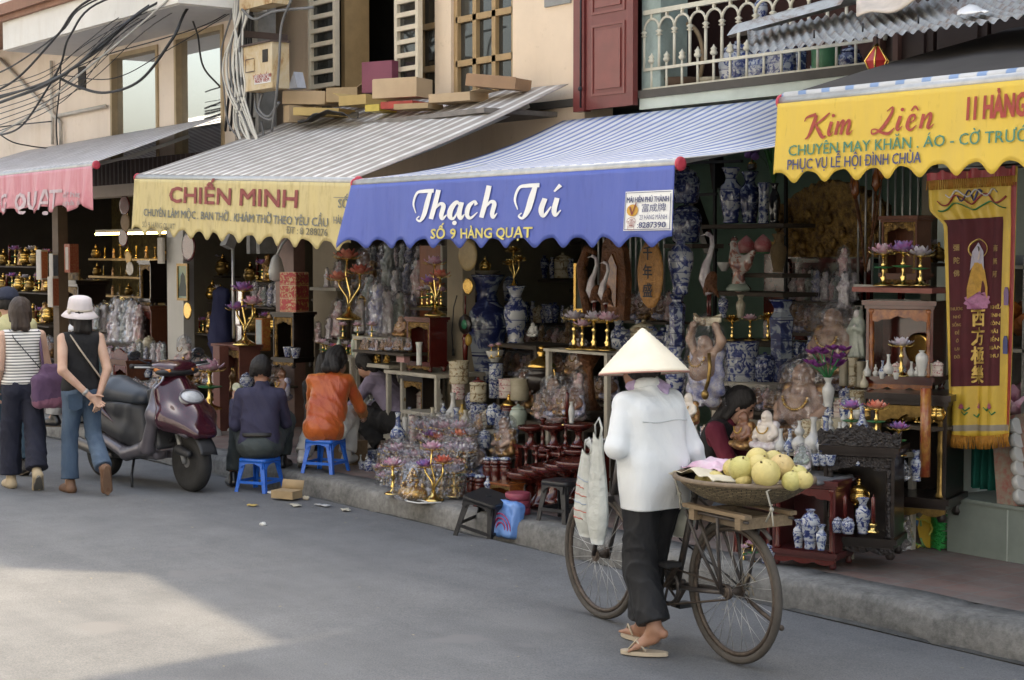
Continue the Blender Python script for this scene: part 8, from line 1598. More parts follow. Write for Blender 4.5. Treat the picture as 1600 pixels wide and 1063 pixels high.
# ---- denser filling of the shelves, row by row: (u0, u1, v, Y, how many, height, kinds, what, category)
WS=[statue(robe_w),statue(robe_p),statue(robe_gr),statue(robe_b)];WB=[buddha(sk_b,robe_g,True),statue(robe_g,sk_b),buddha(sk_r,robe_b,True),statue(robe_p,sk_b)]
BW=[vase('baluster',bw),vase('jar',bw_small),vase('meiping',bw_dark),vase('slim',bw),vase('can',crm_p)];SM=[vase('bottle',wht),vase('gourd',wht),vase('bottle',bw_small),vase('tube',crm),vase('can',pinkp),vase('jar',bw_small)];GL=[censer(gold_dk),candle(),lotus1(crystal_m),statue(robe_g,gold_dk,False),censer(),lotus1(crystal_w)];LX=[lotus1(crystal),lotus1(crystal_w),lotus1(crystal_m),lotus1(crystal_r)]
for u0,u1,v,Y,n,h,kd,what,cat,sh in((4,82,505,8.7,8,34,GL,'altar pieces behind the striped woman','altar ornament',1),(2,80,455,8.8,8,30,GL,'altar pieces above the striped woman','altar ornament',1),(5,80,560,8.5,7,36,WB,'dark wrapped figures behind the striped woman','figurine',1),(96,150,600,8.3,5,40,SM,'pots behind the woman in the bucket hat','pot',1),(160,262,590,8.2,9,30,SM,'little pots over the scooter seat','pot',1),(176,262,625,7.9,8,34,WB,'wrapped figures over the scooter seat','figurine',1),(268,340,662,7.6,7,44,LX,'lotus lamps beside the scooter cowl','lamp',1),(300,350,470,9.2,5,34,GL,'gilded pieces right of the framed picture','altar ornament',1),(300,352,520,9.0,5,34,GL,'gilded pieces below the framed picture','altar ornament',1),(306,350,600,8.4,4,44,WB,'wrapped figures left of the reddish stand','figurine',1),(396,438,600,8.1,4,38,WB,'wrapped figures right of the reddish stand','figurine',1),(394,432,520,8.6,4,40,GL,'gilded pieces left of the red carton','altar ornament',1),(345,400,690,7.6,6,30,SM,'pots behind the violet shirt','pot',0),(500,560,560,7.95,6,30,LX,'lotus lamps under the wrapped statues','lamp',0),(566,640,548,7.62,8,22,WB,'little wrapped figures below the table edge','figurine',1),(570,690,640,7.95,10,40,SM,'bottles behind the lilac blouse','bottle',1),(575,612,612,7.9,5,30,GL,'gilded pieces behind the lilac blouse','altar ornament',1),(558,690,420,8.6,9,38,WS,'wrapped statues highest under the blue valance','statue',1),(556,640,508,8.1,8,46,WS,'wrapped statues in the second rank of the cream table','statue',0),(655,694,480,8.1,4,44,LX,'lotus lamps before the orange board','lamp',1),(738,800,470,9.3,5,44,BW,'vases deep behind the tallest vase','vase',1),(790,905,590,8.6,10,42,WB,'dim wrapped figures in the middle of the blue vase shop','figurine',1),(800,900,505,9.4,8,34,BW,'vases on the back shelf of the blue vase shop','vase',1),(868,960,625,8.2,8,46,WB,'wrapped figures beside the wooden trestle','figurine',1),(960,1050,560,8.3,7,60,BW,'vases hidden behind the conical hat','vase',1),(1076,1130,700,7.7,5,40,SM,'bottles behind the crimson sleeve','bottle',0),(1125,1240,640,7.9,9,36,WB,'wrapped figures over the white laughing figure','figurine',1),(1228,1345,520,8.8,9,46,WB,'dim wrapped figures under the gilt carved panel','figurine',1),(1232,1345,565,8.5,9,40,BW,'vases left of the tall cream cylinders','vase',1),(1226,1345,655,7.6,10,36,SM,'bottles in the third rank behind the fruit','bottle',1),(1210,1345,728,7.05,11,26,SM,'bottles nearest the fruit basket','bottle',0),(1350,1472,588,7.62,8,24,SM,'little pieces lined up in the red altar','figurine',0),(1352,1470,660,7.6,8,36,GL,'gilded pieces before the tall black altar','altar ornament',1),(1410,1470,410,8.4,5,40,GL,'gilded pieces above the glass domes','altar ornament',1),(2,80,415,9.0,7,32,GL,'gilded pieces highest under the pink awning','altar ornament',1),(98,156,470,8.9,5,36,GL,'gilded pieces beside the wooden post','altar ornament',1),(98,158,515,8.5,5,42,WS,'wrapped statues behind the bucket hat','statue',1),(160,262,566,8.35,8,32,WS,'wrapped statues under the low statue shelf','statue',1),(304,352,430,9.3,5,36,GL,'gilded pieces high right of the framed picture','altar ornament',1),(388,430,440,9.0,4,42,GL,'gilded pieces behind the white arm lamp','altar ornament',1),(394,436,478,8.7,4,38,WS,'wrapped statues left of the red patterned carton','statue',1),(740,900,435,9.7,8,40,BW,'vases at the top of the blue vase shop','vase',1),(790,905,548,9.1,8,44,WB,'wrapped figures behind the gold branch lamp','figurine',1),(960,1050,500,8.7,6,48,WB,'wrapped figures below the oval plaque','figurine',1),(1236,1340,470,9.0,7,50,WS,'wrapped statues before the red board','statue',1),(592,716,776,6.76,6,58,[wl1,wl2],'film wrapped lotus lamps at the front of the glittering heap','lamp',0),(600,735,750,6.93,7,62,[wl2,wl1],'film wrapped lotus lamps behind the front ones','lamp',0),(640,740,712,7.2,6,60,[wl1,wl2],'film wrapped lotus lamps below the bottles','lamp',0),(840,905,652,7.55,5,50,WB,'wrapped tan figures over the lacquer boards','figurine',0),(1225,1345,610,8.2,7,50,WB,'wrapped tan figures between the orchids and the pots','figurine',1),(500,690,470,8.45,12,46,WS,'wrapped statues in the back rank over the cream table','statue',1),(590,720,762,6.86,9,44,LX,'small lotus lamps in the glittering heap','lamp',0),(600,712,742,7.0,9,50,WB,'wrapped gilt figures in the glittering heap','figurine',0),(655,735,722,7.15,7,52,LX,'lotus lamps behind the glittering heap','lamp',0),(560,690,728,7.2,11,18,SM,'small pots lined up on the pavement','pot',0),(640,760,700,7.3,9,30,SM,'bottles before the low board','bottle',0),(815,915,775,7.1,6,34,[vase('tray',lac,'lacquer_stand'),vase('stem',lac,'lacquer_column')],'lacquer pieces under the lacquered board','stand',0)):
 n=min(18,int(n*1.4));h*=.92
 if sh:shelf(u0-3,u1+3,v+1,Y,'dark board under the '+what,sh_wood,.26,.02,legs=False)
 row(kd,[(u0+(u1-u0)*(i+.5)/n+rnd.uniform(-2,2),v,h*rnd.uniform(.8,1.15))for i in range(n)],Y,what,cat,what)
 # ================================================================ goods on the pavement
def ground(pr,u,v,h,label,cat,group=None,rz=None,sx=1.0,z=ZP):
 p=PZ(u,v,z);return put(pr,u,v,h,p.y,label,cat,group,rz,sx)
ground(lotus1(crystal,False),614,772,58,'pink lotus lamp on a gold stem leftmost at the pavement edge','lamp','lotus lamps at the pavement edge');ground(lotus3(crystal,crystal_m,crystal),677,783,98,'gold lamp of three pink lotus flowers at the pavement edge','lamp','lotus lamps at the pavement edge',rz=.3)
gh=thing('gilt_heap','heap of gilt ingots and beads wrapped in clear film at the pavement edge','ornament',PZ(645,781,ZP));s=30*mpp(gh.location);m=MB();m.ball((0,0,.35*s),(1.0*s,.7*s,.40*s),16,8);m.build('gilt_base',mat('wrinkled_gold',(.75,.46,.14),.25,.9,vary=.4,vscale=14,bump=.8,bscale=20,bdist=.03),gh);m=MB()
for i in range(46):a=rnd.uniform(0,6.28);q=rnd.random();m.ball((q*.8*s*math.cos(a),q*.5*s*math.sin(a),(.65+.95*(1-q))*s),.10*s,6,4)
m.build('gold_beads',gold,gh);wr=Sdf(.02,.03);wr.cap((0,0,.45*s),(.05*s,0,1.6*s),1.15*s,.45*s);wr.fold=folds(.02,1.5);wr.plane(2,.005);wr.build('wrapping',film,gh)
cbl=MB();p=PZ(650,786,ZP);cbl.tube([p+V3((.12*math.cos(a),.05*math.sin(a),.012))for a in[i*.5 for i in range(12)]]+[p+V3((.2,.08,.02))],.006,5);tag(cbl.build('white_flex',mat('white_flex',(.7,.7,.68),.5)),'white coil of lamp flex before the gilt heap','cable')
put(buddha(sk_b,robe_b,True),741,745,66,PZ(741,760,ZP).y,'wrapped bald figure with a striped purple robe among the lacquer jars','statue',rz=.3);put(buddha(sk_b,robe_g,True),790,716,66,7.25,'wrapped tan figure with gilt leaves behind the lacquer jars','statue');put(statue(robe_g,sk_b),748,700,56,7.3,'wrapped gilt dragon figure above the bald one','statue')
row(lac_jar(),[(724,778,41),(736,780,41),(749,782,41)],6.93,'blue lidded lacquer jars in the front row','jar','lacquer jars',sx=.9);shelf(755,800,752,7.02,'low plinth under the rear row of lacquer jars',lac,.2,legs=False);row(lac_jar(),[(763,752,38),(775,752,38),(790,752,38)],7.0,'blue lidded lacquer jars in the raised row','jar','lacquer jars',sx=.9)
ground(altar(1.1,.7,lac_o,gilt_carve,'carved_box',crest=False),792,795,42,'amber lacquered carved low box beside the pink stack','box',rz=.1)
pkb=thing('pink_box_stack','stack of three round pink boxes on the pavement','box',PZ(809,804,ZP));
for k in range(3):m=MB();m.lathe([(.082,.003),(.086,.008),(.086,.044),(.083,.048),(.08,.05)],22,(0,0,k*.05));m.build('round_box',mat('pink_box',(.30,.06,.09),.45,vary=.15),pkb)
put(vase('gourd',bw),762,780,36,6.72,'small blue and white gourd bottle behind the tilted black stool','bottle');shelf(750,775,781,6.74,'small dark plinth under the gourd bottle',lac,.14,legs=True,name='plinth')
# stacked lacquer stands
items=[(828,795,60),(846,790,60),(866,786,60),(888,784,62),(905,780,62)]
row(vase('tray',lac,'lacquer_stand'),items,6.98,'dark red lacquer pedestal stands on the pavement','stand','lacquer stands on the pavement');shelf(815,915,742,7.15,'lacquered board over the pedestal stands',lac,.30,.02);row(vase('stem',lac,'lacquer_column'),[(822,741,44),(838,741,46),(856,741,40),(874,741,44)],7.1,'turned lacquer columns on the lacquered board','stand','turned lacquer columns');row(vase('tray',lac,'lacquer_stand'),[(852,741,34),(880,741,36),(904,741,40)],7.2,'lacquer trays standing behind the turned columns','stand','lacquer trays');shelf(815,918,700,7.3,'second lacquered board above the trays',lac,.3,.02);row([vase('tray',lac,'lacquer_stand'),vase('stem',lac,'lacquer_column')],[(830,699,34),(848,699,46),(866,699,36),(884,699,48),(904,699,38)],7.28,'lacquer pieces on the second lacquered board','stand','lacquer pieces on the second board');put(candle(lac_r),886,665,56,7.3,'red candle with a gold cup above the lacquer trays','candle');put(vase('slim',wht),893,662,34,7.25,'small white curved vase beside the red candle','vase')
put(buddha(sk_b,robe_p,True),866,660,72,7.6,'wrapped pinkish laughing figure above the lacquer boards','statue');put(statue(robe_p,sk_b),903,655,76,7.6,'wrapped pinkish figure beside the white jacket','statue');shelf(830,925,662,7.65,'dark shelf of pinkish wrapped figures left of the white jacket',sh_wood,.4);put(censer(wood_b),846,616,78,7.95,'dark censer with a gilt crest wrapped in film','censer');put(buddha(sk_r,robe_g,True),820,640,62,7.9,'dark wrapped figure left of the gilt crested censer','statue');put(buddha(sk_b,robe_g,True),905,590,60,7.9,'dim wrapped figure under the thin pale shelf','statue');shelf(800,920,641,7.9,'dark shelf behind the pinkish wrapped figures',sh_wood,.4);put(censer(lac_r),795,655,40,7.75,'red lacquered censer among the cream pots','censer')
tr=thing('wooden_trestle','reddish turned trestle under the thin pale shelf','stand',PY(920,640,7.9));m=MB();m.lathe([(.10,0),(.05,.08),(.03,.3),(.10,.42),(.2,.46)],14);m.build('turned_leg',wood_c,tr)
# porcelain at the foot of the beige pillar
st1=shelf(612,742,688,7.35,'low board of small bottles at the foot of the beige pillar',sh_white,.3);row([vase('gourd',wht),vase('bottle',wht),vase('bottle',bw_small),vase('gourd',crm)],[(640,687,40),(652,687,34),(664,687,36),(676,687,50),(689,687,36),(701,687,42),(713,687,50),(727,687,46)],7.3,'small bottles on the low board','bottle','small bottles on the low board')
put(vase('gourd',ochre_g),722,668,36,7.5,'glossy yellow gourd bottle behind the row of small bottles','bottle');put(vase('cylinder',bw_small),722,690,24,7.45,'blue cup under the yellow gourd bottle','cup');row([vase('gourd',bw_small),vase('bottle',wht),vase('gourd',wht)],[(693,664,34),(708,660,46),(737,668,34)],7.6,'bottles in the rear row beside the yellow one','bottle','bottles in the rear row');shelf(684,800,665,7.62,'rear board of bottles and pots below the vases',sh_white,.3)
row([vase('cylinder',bw),vase('can',crm_p),vase('jar',bw_small),vase('cylinder',bw_small),vase('bowl',bw_small),vase('jar',celadon)],[(748,662,30),(760,668,28),(772,664,34),(784,670,26),(797,690,20),(810,668,36)],7.55,'pots on the rear board right of the yellow bottle','pot','pots on the rear board');row([vase('cylinder',pinkp),vase('cylinder',crm),vase('jar',bw)],[(792,622,30),(812,625,34),(738,640,30)],7.8,'tubs beside the wide blue and white pot','pot','tubs by the wide pot')
shelf(640,745,646,7.7,'board under the pots by the beige pillar',sh_white,.3)
row([vase('cup',bw),vase('jar',bw),vase('cup',bw_small),vase('cylinder',bw)],[(566,736,14),(577,738,22),(588,738,14),(598,736,18),(609,738,14),(620,738,20),(632,737,14)],PZ(590,738,ZP).y,'blue cups and pots before the lilac blouse','cup','cups along the pavement');row([vase('bowl',bw),vase('bowl',bw_small)],[(585,722,16),(600,718,16),(614,716,16),(628,716,16)],PZ(600,722,ZP).y,'blue bowls stacked behind the pavement cups','bowl','blue bowls on the pavement');row([vase('bottle',wht),vase('can',crm)],[(597,728,14),(604,730,14)],PZ(600,733,ZP).y,'tiny cream pots between the blue cups','pot','tiny cream pots')
ground(vase('plate',crm),645,712,11,'large pale cream dish on the pavement behind the lotus lamps','dish');row([vase('plate',bw),vase('plate',bw_small)],[(600,702,8),(622,700,8)],PZ(610,712,ZP).y,'blue plates behind the blue bowls','plate','blue plates');put(vase('bottle',bw_small),622,690,46,7.1,'grey blue bottle with beaded shoulder left of the cream dish','bottle');row([vase('tube',wht),vase('tube',pinkp)],[(633,688,36),(645,690,40)],7.15,'two flared vases right of the grey blue bottle','vase','flared vases');shelf(608,655,691,7.14,'low dark board under the flared vases',sh_wood,.25)
ground(box_thing('gift_box',2.0,1.4,mat('yellow_gift_box',(.55,.42,.05),.5,vary=.2)),612,700,12,'small yellow box between the blue plates and the bottle','carton');ground(box_thing('gift_box',2.2,1.5,white_card),582,708,14,'white flat carton beside the lilac blouse','carton',rz=.5);ground(box_thing('open_carton',1.3,1.0,mat('brown_carton',(.24,.16,.09),.8)),545,724,36,'brown carton between the orange jacket and the lilac blouse','carton',rz=.3)
row([lotus1(crystal),lotus1(crystal_m)],[(703,760,46),(716,740,50)],6.95,'pink lotus lamps beside the striped purple figure','lamp','lotus lamps beside the bald figure');row([vase('bottle',bw),vase('jar',bw)],[(655,740,34),(668,735,28),(690,735,30)],6.98,'blue pots hidden among the lotus lamps','pot','pots among the lotus lamps')
row([vase('jar',bw),vase('bottle',bw_small),vase('can',bw)],[(400,702,26),(414,704,30),(428,700,24),(446,704,28)],7.4,'pots on the pavement between violet shirt and orange jacket','pot','pots between the sitters')
# ---- stools and litter at the kerb
st=stool(PZ(744,842,-.02)+V3((0,.06,0)),R(22),black_pl,'black plastic stool tilted off the kerb over a blue folded sheet',h=.30,w=.155,group='black plastic stools',tilt=(R(6),R(12)))
stool(PZ(874,814,ZP)+V3((0,.03,0)),R(12),black_pl,'black plastic stool standing level beside the white jacket',h=.27,w=.13,group='black plastic stools')
bs=thing('folded_sheet','blue plastic sheet with red rainbow stripes folded under the tilted black stool','sheet',PZ(752,846,.0)+V3((.02,.20,0)));m=MB();S=Sdf(.01,.02);S.box((0,0,.13),(.13,.05,.125),.03,Matrix.Rotation(R(-14),3,'X'));S.fold=folds(.006,1.5);S.build('sheet_bundle',mat('sky_blue_plastic',(.16,.32,.72),.35,vary=.25,vscale=6),bs);m=MB()
for k,rr in enumerate((.045,.075,.105)):m.tube([(.01+rr*math.cos(a),-.062-.025*(.07+rr*math.sin(a)-.07),.07+rr*math.sin(a))for a in[PI*i/12 for i in range(13)]],.008,5,flat=.5)
m.build('red_stripe',mat('magenta_stripe',(.50,.04,.14),.4),bs)
ct=thing('cardboard_tray','torn shallow cardboard tray lying at the kerb beside the violet shirt','carton',PZ(448,778,.02));cbm=mat('cardboard',(.40,.29,.16),.85,vary=.18,vscale=7);m=MB();m.box((0,0,.03),(.20,.13,.06));m.build('tray',cbm,ct,False);m=MB();m.grid(lambda a,t:(-.1+.2*a,.07+.02*t,.06+.07*t),2,2);fo=m.build('flap',cbm,ct);fo.modifiers.new('t','SOLIDIFY').thickness=.004
ct.rotation_euler=(0,0,R(25))
def crumple(u,v,w,z,label,mt,name='crumpled_paper',cat='litter',h=.5):
 p=PZ(u,v,z);s=w*mpp(p)/2;m=MB();m.ball((0,0,s*h),(s,s*.7,s*h),14,9)
 for q in m.v:q*=1+.35*mnoise.noise(q*(2.2/s)+V3((u,v,0)))
 o=m.build(name,mt);o.location=p;tag(o,label,cat)
paper=mat('litter_paper',(.62,.62,.60),.8,vary=.1);crumple(411,823,14,0,'white crumpled scrap alone on the open road',paper);crumple(478,782,14,0,'cream crumpled scrap in the gutter right of the cardboard tray',mat('cream_scrap',(.5,.44,.33),.9));crumple(425,772,18,.0,'small pale scrap left of the cardboard tray',paper,h=.25);crumple(362,754,10,0,'grey scrap by the left shoe of the man in violet',paper)
for u,v,w,lb in((462,790,26,'flat yellow scrap between stool and tray'),(505,790,30,'flat pale strip in the gutter below the kerb'),(540,797,24,'second flat strip further along the gutter'),(220,695,16,'orange leaf scrap under the scooter'),(395,790,16,'flat pale scrap below the blue stool')):
 p=PZ(u,v,.012);s=w*mpp(p)/2;m=MB();m.grid(lambda a,t:(s*(2*a-1),.03*(2*t-1),.006+.01*mnoise.noise((a*3,t*2,u))),6,3);o=m.build('paper_scrap',mat('dull_scrap%d'%(u%3),[(.55,.52,.42),(.5,.5,.5),(.52,.38,.12)][u%3],.9));o.modifiers.new('t','SOLIDIFY').thickness=.003;o.location=p;o.rotation_euler=(0,0,rnd.uniform(-.6,.6));tag(o,lb,'litter')
 # loose leaves, grit and ash on the road: nobody could count them
m=MB()
for i in range(420):
 x=rnd.uniform(-16,-3.2);y=YK-.05-abs(rnd.gauss(0,.22))if i%3 else rnd.uniform(2.5,6.3);s=rnd.uniform(.004,.016);a=rnd.uniform(0,6.28);b=len(m.v);z=.012*math.sin((x+70)/110*60)*math.sin((y+14)/20.25*9)if y<6.2 else-.02
 for k in range(4):m.v.append(V3((x+s*math.cos(a+k*1.57),y+s*.6*math.sin(a+k*1.57),z+.004+.004*rnd.random())))
 m.addf([(b,b+1,b+2,b+3)])
o=m.build('road_litter',mat('dry_litter',(.32,.28,.2),.9,vary=.5,vscale=3));tag(o,'specks of dry leaf and grit along the gutter and road','litter',kind='stuff')
m=MB()
for i,(x0,y0)in enumerate(((-9.2,3.9),(-6.4,4.9),(-12.5,5.2))):
 m.tube([(x0+.22*k+rnd.uniform(-.03,.03),y0+.05*math.sin(k*1.7+i)+.03*k,.012*math.sin((x0+.22*k+70)/110*60)*math.sin((y0+14)/20.25*9)-.001)for k in range(12)],.004,4)
 # ================================================================ banner, curtain, broom at the right
def banner():
 Yb=7.72;r=thing('hanging_banner','long red and yellow embroidered banner reading 西方極樂 hanging above the tiled step','banner',PY(1525,690,Yb));o=r.location.copy()
 def pt(a,t,off=0):
  k=max(0,min(1,(t-.14)/.07));uL=1449+22*k*k*(3-2*k)+9*t;uR=1592-16*t;u=uL+(uR-uL)*a;v=268+415*t-9*a*(1-t)
  w=.016*math.sin(a*13+t*2)*(.3+t)+.010*math.sin(a*29+1);p=PY(u,v,Yb);p.y+=w-off;return p-o
 yl=mat('yellow_satin',(.60,.41,.05),.38,vary=.25,vscale=4,bump=.3,bscale=9);rd=mat('dark_red_velvet',(.075,.006,.012),.8,vary=.3);rt=mat('red_satin',(.28,.025,.03),.45,vary=.25)
 m=MB();m.grid(lambda a,t:pt(a,t),60,60);c=m.build('banner_cloth',yl,r);c.modifiers.new('t','SOLIDIFY').thickness=.004
 m=MB();m.grid(lambda a,t:pt(.06+.78*a,.185+.625*t,.008),40,50);m.build('velvet_panel',rd,r)
 m=MB();m.grid(lambda a,t:pt(a,.0+.036*t,.014+.01*math.sin(a*40)),60,3);m.build('top_band',rt,r);m=MB();m.grid(lambda a,t:pt(.93+.07*a,.06+.9*t,.006),4,40);m.build('red_edge',rt,r)
 og=mat('orange_fringe',(.45,.20,.02),.7,vary=.3,vscale=40);m=MB()
 for i in range(70):
  a=(i+.5)/70;p=pt(a,.985+.012*math.sin(a*PI),.004);m.tube([p,p+V3((rnd.uniform(-.004,.004),-.004,-.035)),p+V3((rnd.uniform(-.01,.01),0,-.075))],.0035,4)
 m.build('fringe',og,r);m=MB();m.grid(lambda a,t:pt(a,.955+.022*t,.008),50,2);m.build('fringe_braid',mat('grey_braid',(.28,.25,.2),.7),r)
 m=MB()
 for i in range(60):
  a=(i+.5)/60;p=pt(a,.036,.02);m.tube([p,p+V3((0,-.002,-.03)),p+V3((rnd.uniform(-.005,.005),0,-.055))],.003,4)
 m.build('top_fringe',og,r)
 gd=mat('gold_thread',(.55,.38,.10),.35,.4,vary=.3,vscale=40)
 for i,ch in enumerate('西方極樂'):m=MB();t0=.555+i*.071;text_on(m,ch,.135,lambda x,y:pt(.50+x/.62,t0-y/1.9,.014),0,-.05,align='CENTER',bold=.02);m.build('character',gd,r,False)
 dim=mat('dim_gold_thread',(.34,.23,.07),.5)
 for k,(a,words,t0,st,sz)in enumerate(((.775,['NGHĨA','TÌNH','CÒN','MÃI','ĐẾN','NGÀN','THU'],.525,.03,.036),(.21,['THƯƠNG','NHỚ','SỐNG','ĐỂ','Ở','LẠI','ĐỜI'],.525,.03,.03),(.20,'彌陀佛',.30,.048,.05),(.76,'南無阿',.31,.048,.05))):
  for i,wd in enumerate(words):m=MB();text_on(m,wd,sz,lambda x,y:pt(a+x/.62,t0+i*st-y/1.9,.013),0,0,align='CENTER',bold=.008);m.build('small_lettering',dim if k else gd,r,False)
 def shp(pts,mt,nm,off):m=MB();b=[pt(.50+x,.36+y,off)for x,y in pts];m.v+=b;m.addf([tuple(range(len(b)))],True);m.build(nm,mt,r,False)
 shp([(.16*math.cos(a)*(1+.10*math.sin(a*11)),.135+.036*math.sin(a)*(1+.12*math.sin(a*11)))for a in[i*2*PI/44 for i in range(44)]],mat('pink_embroidery',(.42,.17,.32),.6,vary=.4,vscale=40),'embroidered_lotus',.012)
 shp([(-.13,.125),(-.02,.10),(.13,.125),(.13,.085),(.10,.03),(.07,-.01),(-.07,-.01),(-.10,.03),(-.13,.085)],mat('ochre_embroidery',(.50,.28,.03),.5,vary=.4,vscale=30),'embroidered_robe',.015);shp([(-.10,.02),(-.08,-.05),(0,-.085),(.08,-.05),(.09,.02),(.05,-.01),(0,.02),(-.05,-.01)],mat('lilac_embroidery',(.40,.38,.46),.6),'embroidered_veil',.018)
 shp([(.035*math.cos(a),-.042+.022*math.sin(a))for a in[i*2*PI/20 for i in range(20)]],mat('pale_embroidery',(.55,.45,.40),.6),'embroidered_face',.021);shp([(.032*math.cos(a),-.060+.011*math.sin(a))for a in[i*2*PI/20 for i in range(20)]],black_h,'embroidered_hair',.0225)
 m=MB();m.tube([pt(.50+.115*math.cos(a),.30+.036*math.sin(a),.012)for a in[i*2*PI/30 for i in range(30)]],.006,5,True,flat=.4);m.build('embroidered_halo',gd,r)
 for k,(c,f)in enumerate(((rt,lambda s:(.12+.76*s,.115+.018*math.sin(s*16))),(leaf_g,lambda s:(.12+.76*s,.140+.014*math.sin(s*13+1))),(mat('blue_thread',(.06,.07,.20),.6),lambda s:(.36+.25*s,.10+.02*math.sin(s*12))),(mat('white_thread',(.6,.58,.55),.6),lambda s:(.2+.6*s,.092+.012*math.sin(s*19))))):m=MB();m.tube([pt(*f(s/30),.012)for s in range(31)],.006,5,flat=.5);m.build('embroidered_scroll',c,r)
 for a in(.27,.50,.72):
  m=MB()
  for i in range(7):th=PI*(.1+.8*i/6);b=len(m.v);cx,cy=a,.895;m.v+=[pt(cx,cy,.012),pt(cx+.035*math.cos(th-.22),cy-.016*math.sin(th-.22),.013),pt(cx+.055*math.cos(th),cy-.026*math.sin(th),.013),pt(cx+.035*math.cos(th+.22),cy-.016*math.sin(th+.22),.013)];m.addf([(b,b+1,b+2,b+3)],True)
  m.build('embroidered_flower',mat('rose_embroidery',(.48,.12,.22),.6,vary=.35,vscale=40),r,False)
 m=MB()
 for a0,t0,d in((.27,.905,1),(.50,.915,-1),(.72,.905,1),(.38,.89,-1),(.61,.89,1)):m.tube([pt(a0,t0,.010),pt(a0+.05*d,t0+.012,.011),pt(a0+.09*d,t0+.002,.010)],.006,5,flat=.5)
 m.build('embroidered_leaves',leaf_g,r)
 for t0,c in((.48,mat('violet_thread',(.2,.12,.25),.6)),(.66,mat('blue_thread',(.06,.07,.20),.6))):m=MB();m.prism([(-.014,-.05),(.014,-.05),(.016,.02),(.008,.05),(-.008,.05),(-.016,.02)],.004,pt(.895,t0,.014));m.build('embroidered_sage',c,r,False)
 m=MB();a,b=pt(-.04,0,0),pt(1.04,0,0);m.cyl(a,b,.014);m.build('hanging_rod',wood_b,r)
banner()
m=MB();A,B=PY(1519,612,8.15),PY(1585,612,8.15);zb=PY(1550,766,8.15).z
m.grid(lambda a,t:(A.x+(B.x-A.x)*a,8.15+.025*math.sin(a*34)*(.4+t),A.z+(zb-A.z)*t),80,10);o=m.build('teal_curtain',cloth('teal_curtain_cloth',(.01,.15,.12),10,.25));o.modifiers.new('t','SOLIDIFY').thickness=.004;tag(o,'pleated teal curtain hanging below the banner behind the tiled step','curtain')
br=thing('broom','broom with green bristles and yellow head leaning on the tiled step','broom',PZ(1456,858,ZP)+V3((0,.02,0)));s=mpp(br.location);m=MB();m.prism([(-.005,.0),(.02,.0),(.02,.225),(-.005,.225),(-.06,.17),(-.075,.11),(-.06,.05)],.05,(-.03,0,.005));m.build('head',mat('yellow_broom_plastic',(.55,.38,.03),.4),br,False);m=MB()
for i in range(90):z=.01+.22*(i%30)/30;y=(-.02,0,.02)[i//30];m.tube([(-.008,y,z),(.035,y*1.4,z+rnd.uniform(-.004,.004)),(.075+rnd.uniform(-.008,.008),y*1.7,z+rnd.uniform(-.012,.012))],.0038,4)
m.build('bristles',mat('green_bristles',(.03,.36,.07),.6,vary=.3,vscale=30),br);m=MB();m.tube([(-.10,0,.115),(-.40,.25,.14),(-.9,.7,.22)],.013,8);m.build('handle',mat('blue_broom_handle',(.03,.14,.40),.4),br)
for i,(c,lb,cat)in enumerate((('yellow','yellow looped strap beside the broom','strap'),('green','green looped cord beside the broom','cord'))):
 p=PZ(1424,858,ZP)+V3((0,.05,0));m=MB();m.tube([p+V3((.09*math.cos(a+i)-.02*i,.05*math.sin(2*a),.09+.085*math.sin(a+i*.6)))for a in[k*2*PI/16 for k in range(15)]],.006,5);tag(m.build('looped_cord',mat(c+'_cord',(.55,.48,.08)if i==0 else(.2,.4,.15),.5)),lb,cat)
sk=Sdf(.01,.02);sk.ell((0,0,.07),(.07,.06,.07));sk.cap((.02,0,.1),(.03,0,.2),.05,.02);sk.fold=folds(.012,2.2);o=sk.build('film_bag',mat_film('grey_bag_film',dens=.3));o.location=PZ(1410,862,ZP);tag(o,'grey crumpled film bag on the pavement left of the broom','bag')
tp=thing('tray_pack','film wrapped pack of white cups leaning at the right end of the step','pack',PY(1590,792,7.95));M=Matrix.Rotation(R(-12),3,'Y')@Matrix.Rotation(R(-8),3,'X');m=MB();m.box(M@V3((.02,0,.26)),(.26,.08,.52),rot=M);m.build('cardboard_back',mat('floral_card',(.30,.33,.26),.6,vary=.6,vscale=25,col2=(.34,.12,.1)),tp,False)
for i in range(6):m=MB();m.lathe([(.02,0),(.045,.02),(.05,.06),(.047,.062)],12,M@V3((.03,-.06,.04+i*.08)),M@Matrix.Rotation(R(80),3,'Y'));m.build('cup',wht,tp)
wb=thing('glass_cabinet','narrow glass front cabinet of bright flowers at the right edge','cabinet',PY(1600,680,8.2));m=MB();m.box((.1,0,.5),(.03,.3,1.1));m.box((-.09,0,.5),(.02,.3,1.1));m.build('upright',metal_grey,wb,False)
for k in range(3):m=MB();m.box((0,0,.02+k*.48),(.2,.3,.02));m.build('shelf_board',sh_white,wb,False)
for k,c in enumerate((crystal,lac_o)):m=MB();petals(m,(0,-.04,.10+k*.48),.14,8,.9,.14,.07);petals(m,(0,-.04,.16+k*.48),.10,7,.8,.14,.06,.4);m.build('paper_flower',c,wb)
